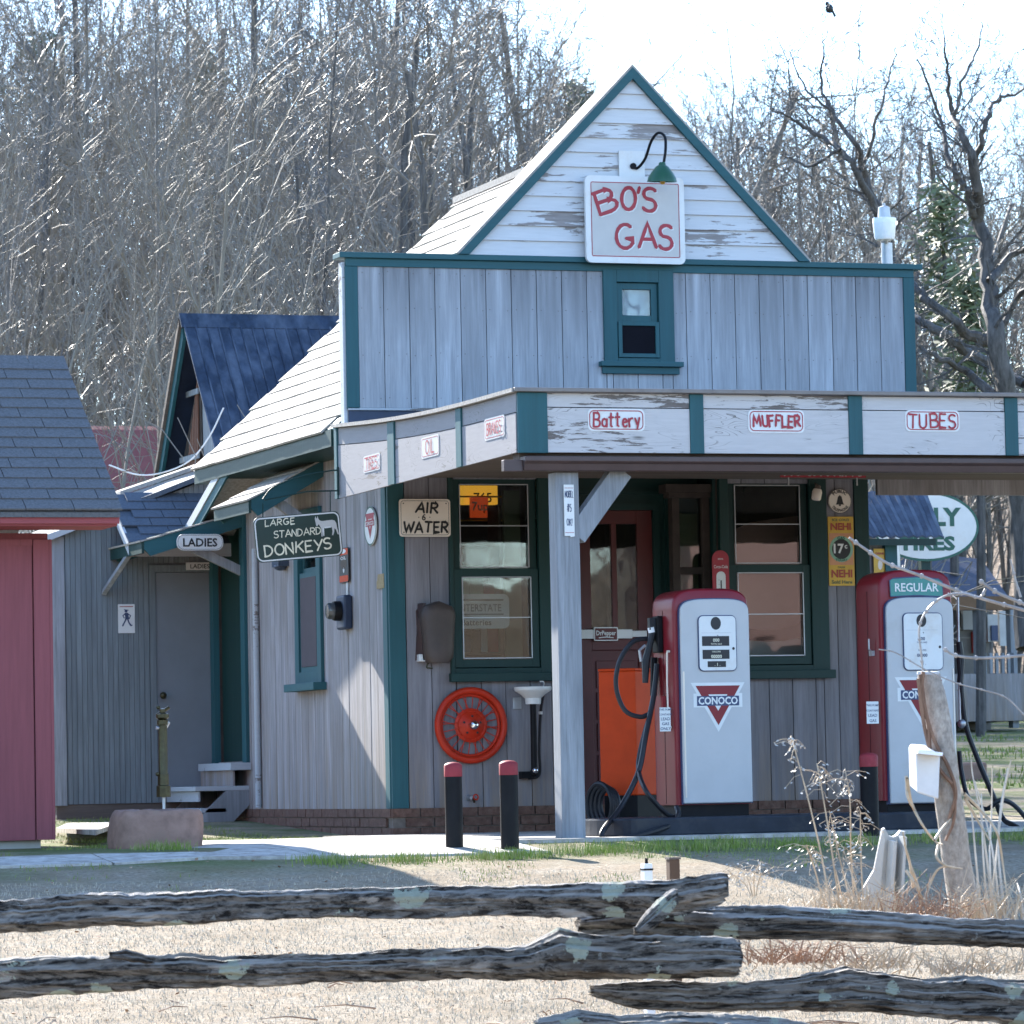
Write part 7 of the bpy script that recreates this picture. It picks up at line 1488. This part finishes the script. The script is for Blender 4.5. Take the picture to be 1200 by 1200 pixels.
for i in range(34):      # the wood goes on past both sides of the picture
    px = (-160-i*32) if i < 24 else 1340+(i-24)*36; dd = 52+rt_.uniform(-6,40)
    plant_tree(px, dd, rt_.choice([0,1,3,4,5]), rt_.uniform(-40,60) if px < 0 else rt_.uniform(70,130), 'bare tree where the wood goes on beyond the red shed' if px < 0 else 'bare tree where the wood goes on past the twisted trees')
for px, d, k, y, lb in ((300,43,6,60,'pale many-stemmed sapling behind the blue metal roof'), (385,45,6,120,'pale many-stemmed sapling just left of the false front'), (450,47,6,130,'pale sapling thicket tree above the left end of the false front'), (130,42,6,190,'pale many-stemmed sapling above the red shed roof'), (30,41,6,170,'pale many-stemmed sapling at the far left of the wood')):
    plant_tree(px, d, k, y, lb, None, 'sapling')
# pines and cedars showing green among the bare trees
def needles(mb, c, rr, n, r, sz):
    for _ in range(n):
        v = Vec((r.gauss(0,.5), r.gauss(0,.5), r.gauss(0,.4)))*rr; p = c+v; a = Vec((r.gauss(0,1), r.gauss(0,1), r.gauss(0,.7))).normalized()*sz*r.uniform(.6,1.3); b = a.orthogonal().normalized()*sz*.22
        mb.add([p-a-b*.2, p+b, p+a, p-b], [(0,1,2,3)])
M['needle'] = m_plain('pine_needles', (.12,.14,.06), .6, 0, .4, .35, sc=3); M['cedar'] = m_plain('cedar_green', (.12,.13,.085), .7, 0, .3, .35, sc=3)
def pine(px, d, ytop, ybase, w, label, mat='needle', seed=5, dens=1.0, cat='pine tree'):
    r = random.Random(seed); q = D(px, 900, d); z = gz(q.x, q.y); zt = D(px, ytop, d).z; zb = D(px, ybase, d).z
    t = thing('pine_tree', (q.x,q.y,z), label, cat, 'green pines and cedars in the wood'); mb = MB(); mb.tube([(q.x,q.y,z-.2),(q.x+.1,q.y,(z+zt)/2),(q.x,q.y,zt)], [.075,.06,.02], 7); build('trunk', mb, M['dark_bark'], t)
    cr = MB(); wm = w/FPX*d; H = zt-zb; n = int(46*dens)
    for i in range(n):
        f = (i+r.random())/n; hz = zb+H*f; ln = wm*(1-f*.85)*r.uniform(.35,1.0); a = r.uniform(0,6.28); e = Vec((q.x+math.cos(a)*ln, q.y+math.sin(a)*ln, hz+ln*.25)); cr.tube([(q.x,q.y,hz), e], [.03,.01], 4, caps=False)
        for k in range(4): needles(cr, Vec((q.x,q.y,hz)).lerp(e, .45+.2*k), .32, int(26*dens), r, .13)
    build('crown', cr, M[mat], t)
pine(1120, 62, 215, 400, 60, 'green pine glowing in sun behind the twisted dark tree', seed=1, dens=.45)
pine(1150, 58, 320, 520, 55, 'low green pine right of the false front end', seed=2, dens=.5)
pine(690, 85, 95, 260, 55, 'green pine top just left of the gable peak', seed=3, dens=.7)
pine(250, 75, 60, 330, 70, 'grey green cedar deep in the wood above the blue roof', 'cedar', 4, .45, 'cedar tree')
pine(60, 70, 40, 300, 90, 'grey green cedar at the upper left of the wood', 'cedar', 6, .45, 'cedar tree')
pine(330, 80, 90, 300, 60, 'smaller grey green cedar left of the many-stemmed saplings', 'cedar', 7, .4, 'cedar tree')
# the two dark twisted trees beyond the right end of the false front
def feature_tree(label, limbs, d, seed, mat=('dark_bark','twig_dark')):
    r = random.Random(seed); base = limbs[0][0]; q = D(base[0], base[1], d); t = thing('twisted_tree', (q.x,q.y,gz(q.x,q.y)), label, 'tree')
    tr = MB(); cr = MB(); P = dict(levels=3, kids=(0,5,4), start=(0,.1,.1), ang=((30,60),(30,65),(30,60)), len=(.4,.5,.5), rk=(.5,.5,.55), tap=(.4,.3,.4,.5), wob=(.1,.20,.22,.25), up=(0,.06,.05,.03), crown=cr)
    for li, pts in enumerate(limbs):
        w3 = [D(a, b, d+.25*math.sin(i*1.7+li)) for i, (a, b, w) in enumerate(pts)]; P3 = spline(w3, 5); n = len(P3); wr = np.interp(np.linspace(0, len(pts)-1, n), range(len(pts)), [w/2*.68/FPX*d for a, b, w in pts])
        for i in range(1, n-1): P3[i] = P3[i]+Vec((r.gauss(0,.012), r.gauss(0,.02), r.gauss(0,.012)))
        (tr if li == 0 else cr).tube(P3, list(wr), 9, caps=False)
        Lt = sum((P3[i+1]-P3[i]).length for i in range(n-1)); m = int(Lt*5.0)
        for j in range(m):
            f = (j+r.random())/m*(n-1); i = min(int(f), n-2)
            if li == 0 and f/(n-1) < .25: continue
            ax = (P3[i+1]-P3[i]).normalized(); limb(cr, P3[i].lerp(P3[i+1], f-i), rdir(ax, rad(r.uniform(35,75)), r), r.uniform(.35,1.1), max(.005, wr[i]*.30), 1, r, P)
    build('trunk', tr, M[mat[0]], t, smooth=True); build('crown', cr, M[mat[1]] if 0 else M[mat[0]], t)
feature_tree('tall dark twisted tree with forked top rising at the right side of the wood',
  [[(1205,760,44),(1195,600,40),(1180,480,36),(1168,400,32),(1160,330,28),(1148,260,22),(1142,200,18),(1128,160,13),(1117,135,10),(1112,100,6),(1108,60,4),(1104,30,2)],
   [(1168,400,26),(1140,395,20),(1115,375,16),(1085,350,14),(1062,325,12),(1040,300,8)], [(1148,262,16),(1132,225,12),(1118,200,10),(1105,150,7),(1095,120,5),(1075,70,3)],
   [(1142,200,12),(1152,150,9),(1165,120,7),(1185,112,5),(1210,100,3)], [(1117,135,7),(1130,90,5),(1145,60,4),(1150,25,2)], [(1180,480,22),(1150,450,16),(1125,430,12),(1100,420,9),(1078,405,6)], [(1160,330,16),(1185,300,12),(1210,290,9)], [(1168,400,14),(1190,350,10),(1215,330,8)]], 46, 3)
feature_tree('dark twisted tree behind the yard light with a long leaning bough',
  [[(1085,760,26),(1080,560,24),(1072,440,22),(1062,370,20),(1045,300,18),(1030,250,15),(1005,205,12),(985,175,10),(960,160,8),(930,140,5),(905,130,3)],
   [(1030,250,12),(1012,200,10),(1000,165,8),(975,130,7),(962,95,5),(965,60,3),(973,30,1.5)], [(1005,205,8),(1022,165,6),(1032,120,5),(1045,80,3),(1050,55,2)], [(1062,370,14),(1095,385,16),(1130,410,18),(1165,430,18),(1200,450,16)], [(975,130,5),(945,105,4),(925,60,2)], [(985,175,6),(950,195,5),(920,185,3)]], 52, 8)
bq = D(972, 12, 52); bt = thing('bird', tuple(bq), 'tiny dark bird perched on the highest twig against the bright sky', 'bird')
build('body', MB().ball(bq+Vec((0,0,.02)), .045, 8, (1.2,1,1.3)).ball(bq+Vec((-.03,0,.08)), .026, 8).prism([bq+Vec((.02,0,0)), bq+Vec((.06,0,-.08)), bq+Vec((.09,0,-.07)), bq+Vec((.05,0,.01))], (0,.01,0)), M['ink_black'], bt, smooth=True)
# undergrowth: arching thin stems behind the roofs
def brush():
    r = random.Random(5); mb = MB()
    for i in range(2600):
        px = r.uniform(-80, 1300); d = r.uniform(36, 66)
        if px > 980: continue
        q = D(px, 900, d); p = Vec((q.x, q.y, gz(q.x,q.y)-.1)); L = r.uniform(1.2, 4.2)*(1 if px < 600 else .8); dd = Vec((r.gauss(0,.35), r.gauss(0,.35), 1)).normalized(); n = 5; pts = [p]
        for k in range(n): dd = (dd+Vec((r.gauss(0,.12), r.gauss(0,.12), -.08))).normalized(); p = p+dd*L/n; pts.append(p)
        w = r.uniform(.006,.014); mb.tube(pts, [w*(1-.12*k) for k in range(n+1)], 3, caps=False)
        for k in range(r.randint(3,8)):
            f = r.uniform(.25,1)*n; j = min(int(f), n-1); b = pts[j].lerp(pts[j+1], f-j); c = rdir((pts[j+1]-pts[j]).normalized(), rad(r.uniform(25,65)), r); l = r.uniform(.25,.9)
            mb.tube([b, b+c*l*.5, b+(c+Vec((r.gauss(0,.2),r.gauss(0,.2),-.1)))*l], [.006,.005,.004], 3, caps=False)
    o = build('undergrowth', mb, M['twig_pale'], kind='stuff'); o['label'] = 'tangle of thin pale brush stems under the wood'; o['category'] = 'undergrowth'
brush()
# ------------------------------------------------------------------ grass and litter
def blades(name, n, place, mat, h, w, seed, label, cat, lean=.5):
    r = np.random.RandomState(seed); P = place(r, n); n = len(P); a = r.uniform(0, 6.283, n); hh = r.uniform(*h, n); ww = r.uniform(*w, n); le = r.uniform(0, lean, n)*hh; b = r.uniform(0, 6.283, n)
    V = np.zeros((n, 5, 3)); dx, dy = np.cos(a)*ww, np.sin(a)*ww; lx, ly = np.cos(b)*le, np.sin(b)*le
    V[:,0] = P + np.stack([-dx,-dy,0*dx],1); V[:,1] = P + np.stack([dx,dy,0*dx],1)
    V[:,2] = P + np.stack([-dx*.7+lx*.35,-dy*.7+ly*.35,hh*.55],1); V[:,3] = P + np.stack([dx*.7+lx*.35,dy*.7+ly*.35,hh*.55],1); V[:,4] = P + np.stack([lx,ly,hh*(1-.3*le/hh)],1)
    i5 = (np.arange(n)*5)[:,None]; me = bpy.data.meshes.new(name); me.vertices.add(n*5); me.vertices.foreach_set('co', V.reshape(-1))
    tri = np.concatenate([i5+np.array([0,1,3]), i5+np.array([0,3,2]), i5+np.array([2,3,4])],1).reshape(-1); me.loops.add(len(tri)); me.loops.foreach_set('vertex_index', tri); m = n*3
    me.polygons.add(m); me.polygons.foreach_set('loop_start', np.arange(m)*3); me.update(calc_edges=True); me.validate()
    me.materials.append(mat); o = bpy.data.objects.new(name, me); COL.objects.link(o); tag(o, label, cat, kind='stuff'); return o
def gzv(x, y): return np.array([gz(a, b) for a, b in zip(x, y)])
M['dry_blade'] = m_plain('dry_grass_blade', (.47,.405,.31), .8, 0, .3, .3, sc=9); t = NT('green_grass_blade'); gc = t.coord((1,1,1), 0); t.color(t.mix(t.ramp(t.noise(gc, 11, 5, .8), [(.50, 0.), (.66, 1.)]), t.mix(t.noise(gc, 30, 3, .7), (.09,.14,.02), (.26,.34,.06)), (.40,.34,.20))); t.set(.7, 0, .3); M['green_blade'] = t.m; M['dark_green_blade'] = m_plain('dark_green_blade', (.07,.12,.03), .6, 0, .4, .35, sc=6)
def view_area(r, n, d0, d1, pw=1.3):
    d = d0+(d1-d0)*r.uniform(0,1,n)**pw; px = r.uniform(-60, 1260, n); ox = (px-600)/FPX*d
    f = Vec((.3251336,.9436442,0)).normalized(); s = Vec((f.y,-f.x,0)); x = CAM.x+f.x*d+s.x*ox; y = CAM.y+f.y*d+s.y*ox; return x, y
def pl_dry(r, n):
    x, y = view_area(r, n, 12.5, 24); k = (y < -5.5); x, y = x[k], y[k]; return np.stack([x, y, gzv(x, y)-.004],1)
blades('dry_grass', 110000, pl_dry, M['dry_blade'], (.008,.028), (.0010,.0026), 1, 'short winter-dry lawn grass round the fence', 'grass', .9)
def on_walk(x, y): 
    wf = -4.62+.07*np.sin(x*2.1)+.05*np.sin(x*7)+.03*np.sin(x*17); back = np.where(x < -2.4, -4.15, -.9)
    return (x < -.52) & (y > wf) & (y < back)
def on_pad(x, y): return (x > -.56) & (y > -4.02)
def pl_green(r, n):
    x = r.uniform(-5, 5.5, n); y = r.uniform(-6.6, 5.2, n); cl = np.sin(x*3.1+y*1.3)+np.sin(x*7.3-y*4.1)*.6+np.sin(x*1.1+2)*.5
    k = ~on_walk(x, y) & ~on_pad(x, y) & (cl > -.1) & ~((y < -5.3) & (cl < .7+(-5.3-y)*.6)) & ~((x > -.02) & (y > -4)) & ~((x < -2.7) & (y > -2.2) & (y < .9)); x, y = x[k], y[k]; return np.stack([x, y, gzv(x, y)-.004],1)
blades('green_grass', 90000, pl_green, M['green_blade'], (.008,.036), (.0012,.003), 2, 'green winter grass beside the walkway and pumps', 'grass', .6)
def pl_tuft(r, n):
    cx = np.array([-.35,-.1,.15,.38,-.75,-1.0,.7,1.05,1.5,2.0,2.6,-1.5,-1.9,-2.5,-2.3,-1.7,-1.4]); cy = np.array([-4.75,-4.6,-4.55,-4.6,-4.9,-5.0,-4.5,-4.55,-4.5,-4.5,-4.5,-5.0,-4.9,-3.6,-2.2,-2.4,.9]); i = r.randint(0, len(cx), n)
    x = cx[i]+r.normal(0,.10,n); y = cy[i]+r.normal(0,.12,n); k = ~on_pad(x, y) & ~on_walk(x, y); x, y = x[k], y[k]; return np.stack([x, y, gzv(x, y)-.004],1)
blades('grass_tuft', 7000, pl_tuft, M['green_blade'], (.02,.08), (.0012,.003), 3, 'longer bright grass tufts at the foot of the canopy post', 'grass', .5)
def pl_far(r, n):
    x = r.uniform(3.5, 16, n); y = r.uniform(5, 34, n); k = (np.sin(y*.9)+np.sin(x*.7+y*.3)*.5 > -.1); x, y = x[k], y[k]; return np.stack([x, y, gzv(x, y)-.004],1)
blades('far_grass', 14000, pl_far, M['green_blade'], (.03,.09), (.006,.012), 4, 'bands of green grass behind the second pump', 'grass', .5)
def litter():
    r = random.Random(9); mb = MB(); npr = np.random.RandomState(4); x, y = view_area(npr, 1500, 12.6, 25)
    for a, b in zip(x, y):
        if b > -4.3: continue
        z = gz(a, b)+.006; s = r.uniform(.005,.016); t = r.uniform(0,6.28); u = Vec((math.cos(t), math.sin(t), r.uniform(-.5,.5)))*s; v = Vec((-math.sin(t), math.cos(t), r.uniform(-.6,.8)))*s*.6; c = Vec((a,b,z+s*.3)); mb.add([c-u, c-v, c+u*1.1, c+v], [(0,1,2,3)])
    for _ in range(420): # litter caught under the rails at the right
        q = D(r.uniform(870,1260), 1100, r.uniform(14.2,15.6)); z = gz(q.x,q.y)+r.uniform(0,.08); s = r.uniform(.012,.035); t = r.uniform(0,6.28); u = Vec((math.cos(t), math.sin(t), r.uniform(-1,1)))*s; v = Vec((-math.sin(t), math.cos(t), r.uniform(-1,1)))*s*.6; c = Vec((q.x,q.y,z)); mb.add([c-u, c-v, c+u, c+v], [(0,1,2,3)])
    for _ in range(90):
        q = D(r.uniform(-40,1240), 1150, r.uniform(12.8,19)); p = Vec((q.x,q.y,gz(q.x,q.y)+.012)); a = r.uniform(0,6.28); l = r.uniform(.05,.35); e = Vec((math.cos(a)*l, math.sin(a)*l, r.uniform(.0,.02))); mb.tube([p, p+e*.5+Vec((0,0,.012)), p+e], [.004,.003,.0015], 4)
    o = build('fallen_leaves', mb, m_plain('dead_leaf', (.34,.21,.13), .8, 0, .3, .5, (.50,.44,.38), 20), kind='stuff'); o['label'] = 'scattered dead leaves and chips on the lawn'; o['category'] = 'leaves'
litter()
# dead grass clumps and weeds by the broken channel and the stump
M['straw'] = m_plain('straw', (.46,.36,.25), .6, 0, .4, .3, sc=12); M['straw_red'] = m_plain('rust_straw', (.30,.17,.10), .7, 0, .3, .3, sc=12); M['seed'] = m_plain('seed_head', (.50,.46,.40), .6, 0, .4, .25, sc=12)
def weed(label, stems, d, seed, heads, mat='straw', wpx=1.3):
    r = random.Random(seed); b = stems[0][0]; q = D(b[0], b[1], d); t = thing('dead_weed', tuple(q), label, 'dead plant', 'dead weeds round the stump'); mb = MB(); hd = MB()
    for st in stems:
        P3 = spline([D(a, c, d+r.uniform(-.05,.05)) for a, c in st], 5); n = len(P3); w = wpx/FPX*d
        mb.tube(P3, [w*(1-.6*i/n) for i in range(n)], 5, caps=False)
        if heads:
            for j in range(heads):
                f = r.uniform(.62, 1.0)*(n-1); i = min(int(f), n-2); p = P3[i].lerp(P3[i+1], f-i); e = p+Vec((r.gauss(0,.045), r.gauss(0,.03), r.uniform(-.045,.02))); mb.tube([p, (p+e)/2+Vec((0,0,.012)), e], w*.28, 3, caps=False)
                u = Vec((r.gauss(0,1), r.gauss(0,1), -.6)).normalized()*.013; v = u.orthogonal().normalized()*.0035; hd.add([e, e+u*.5+v, e+u*1.2, e+u*.5-v], [(0,1,2,3)]); e2 = p.lerp(e, .6); hd.add([e2, e2+u*.5+v, e2+u*1.2, e2+u*.5-v], [(0,1,2,3)])
    build('stems', mb, M[mat], t); 
    if heads: build('seed_heads', hd, M['seed'], t, kind='stuff')
weed('cluster of tall dead grass stems with hanging seed heads left of the broken channel', [[(975,1070),(962,1000),(948,940),(932,880),(928,868)], [(985,1070),(972,980),(962,920),(957,895)], [(1000,1068),(985,1010),(972,950)], [(1002,1068),(997,1000),(996,940),(990,900)], [(1008,1065),(1000,1030),(988,995)], [(968,1068),(955,1020),(945,990)], [(1012,1065),(1009,1010),(1008,950)]], 15.0, 3, 22)
weed('short dead grass tuft with pale seed heads behind the end of the top rail', [[(882,1050),(876,1030),(862,1015)], [(884,1050),(884,1025),(892,1010)], [(880,1050),(872,1035),(852,1020)], [(886,1050),(890,1030),(898,1020)]], 15.6, 4, 14, wpx=.8)
weed('tall thin dead stalks right of the leaning stump', [[(1165,1075),(1158,1020),(1150,960),(1140,910),(1138,890)], [(1158,1075),(1152,1000),(1150,930)], [(1160,1075),(1168,1000),(1175,940),(1185,890)], [(1172,1078),(1165,1010),(1155,960),(1142,915)], [(1178,1080),(1170,1000),(1172,950),(1181,900)], [(1168,1078),(1160,1020),(1162,950),(1163,900)], [(1150,1075),(1143,1000),(1138,950),(1130,930)], [(1200,1080),(1196,1050),(1192,1035)]], 15.1, 5, 0, 'seed', 1.6)
weed('bent brown vine stems hooking over between the channel and the stump', [[(1080,1075),(1076,1040),(1064,1005),(1058,975)], [(1063,912),(1068,940),(1080,965),(1095,985),(1105,990)], [(1062,910),(1064,935),(1075,955)], [(1100,990),(1098,1005),(1110,1015),(1128,1018)], [(1095,985),(1105,970),(1114,960)], [(1082,1060),(1090,1035),(1100,1018),(1115,1015)], [(1062,1020),(1075,1040),(1085,1065)], [(1070,1040),(1066,1010),(1060,990)], [(1130,930),(1150,950),(1168,975),(1175,1010),(1182,1065)], [(1131,935),(1145,960),(1160,985)]], 14.9, 6, 0, 'straw', 2.2)
def clump(name, label, px, py, d, n, hpx, spread, mat, seed, lean=.5):
    r = random.Random(seed); q = D(px, py, d); t = thing(name, tuple(q), label, 'dead grass', 'dead grass clumps round the stump'); mb = MB(); k = d/FPX
    for _ in range(n):
        p = q+Vec((r.gauss(0,spread*k), r.gauss(0,.10), 0)); h = r.uniform(.35,1)*hpx*k; a = Vec((r.gauss(0,lean), r.gauss(0,lean*.6), 1)).normalized(); m = p+a*h*.55; e = p+a*h+Vec((r.gauss(0,.25), r.gauss(0,.2), r.uniform(-.35,.05)))*h; w = r.uniform(.0012,.003)
        mb.tube([p, m, e], [w, w*.8, w*.3], 3, caps=False)
    build('blades', mb, M[mat], t)
clump('dead_grass', 'straw tuft at the foot of the tall seed heads', 975, 1072, 15.0, 90, 55, 18, 'straw', 1)
clump('dead_grass', 'straw tuft crowding the broken plastic channel', 1022, 1074, 14.9, 110, 60, 14, 'straw', 2)
clump('dead_grass', 'rusty straw tuft between the channel and the stump', 1082, 1078, 14.8, 130, 60, 20, 'straw_red', 3, .8)
clump('dead_grass', 'thick straw tuft right of the stump foot', 1150, 1080, 14.9, 180, 70, 24, 'straw', 4, .6)
clump('dead_grass', 'rusty dead bush under the right upper rail near the crossing', 930, 1128, 14.6, 170, 50, 34, 'straw_red', 5, 1.0)
clump('dead_grass', 'pale dead bush under the right upper rail below the channel', 1020, 1135, 14.7, 140, 48, 36, 'straw', 6, 1.1)
clump('dead_grass', 'grey dead tuft under the right upper rail at the far end', 1140, 1140, 14.8, 160, 52, 44, 'straw', 7, 1.0)
# twigs of a sapling that stands just outside the frame on the right
M['grey_twig'] = m_plain('smooth_grey_twig', (.30,.27,.25), .4, 0, .5, .25, sc=20)
d = 15.6; q = D(1262, 900, d); t = thing('sapling_branch', (q.x,q.y,gz(q.x,q.y)), 'thin bare sapling twigs reaching in front of the second pump and the oval sign', 'sapling')
L = [([(1262,1200),(1266,1000),(1258,850),(1250,700),(1262,560)], 9), ([(1258,730),(1200,715),(1130,695),(1080,675),(1040,660),(1012,642),(995,630)], 2.2), ([(1262,735),(1210,712),(1170,695),(1150,682)], 2.4), ([(1155,690),(1148,700),(1130,696),(1112,697),(1095,706),(1082,722),(1077,740),(1080,770),(1082,800)], 1.6), ([(1262,760),(1200,768),(1150,771),(1120,768),(1106,760)], 2.0), ([(1196,700),(1190,680),(1184,655)], 1.6), ([(1258,860),(1210,845),(1180,818),(1150,808),(1120,800),(1085,785),(1050,765),(1030,761)], 1.0)]
mb = MB(); tw = MB(); r = random.Random(2)
for i, (pts, w) in enumerate(L):
    P3 = spline([D(a, b, d-.1*i) for a, b in pts], 6); n = len(P3); k = d/FPX; (mb if i == 0 else tw).tube(P3, [w*k*(1-(.3 if i == 0 else .35)*j/n) for j in range(n)], 6)
    if i:
        for j in range(3, n, 5): tw.ball(P3[j], w*k*1.5, 6)
build('stem', mb, M['grey_twig'], t, smooth=True); build('twigs', tw, M['grey_twig'], t, smooth=True)
# thin cable from the blue roofed building
c = MB().tube(spline([F(262,478,6.4), F(245,512,6.5), F(222,540,6.6), F(190,554,6.7), F(160,556,6.8), F(128,545,7.0)], 6), .007, 6); o = build('overhead_cable', c, M['white'], loc=tuple(F(200,550,6.6)), smooth=True); tag(o, 'thin white cable hanging in a curve in front of the tall gabled building', 'cable')
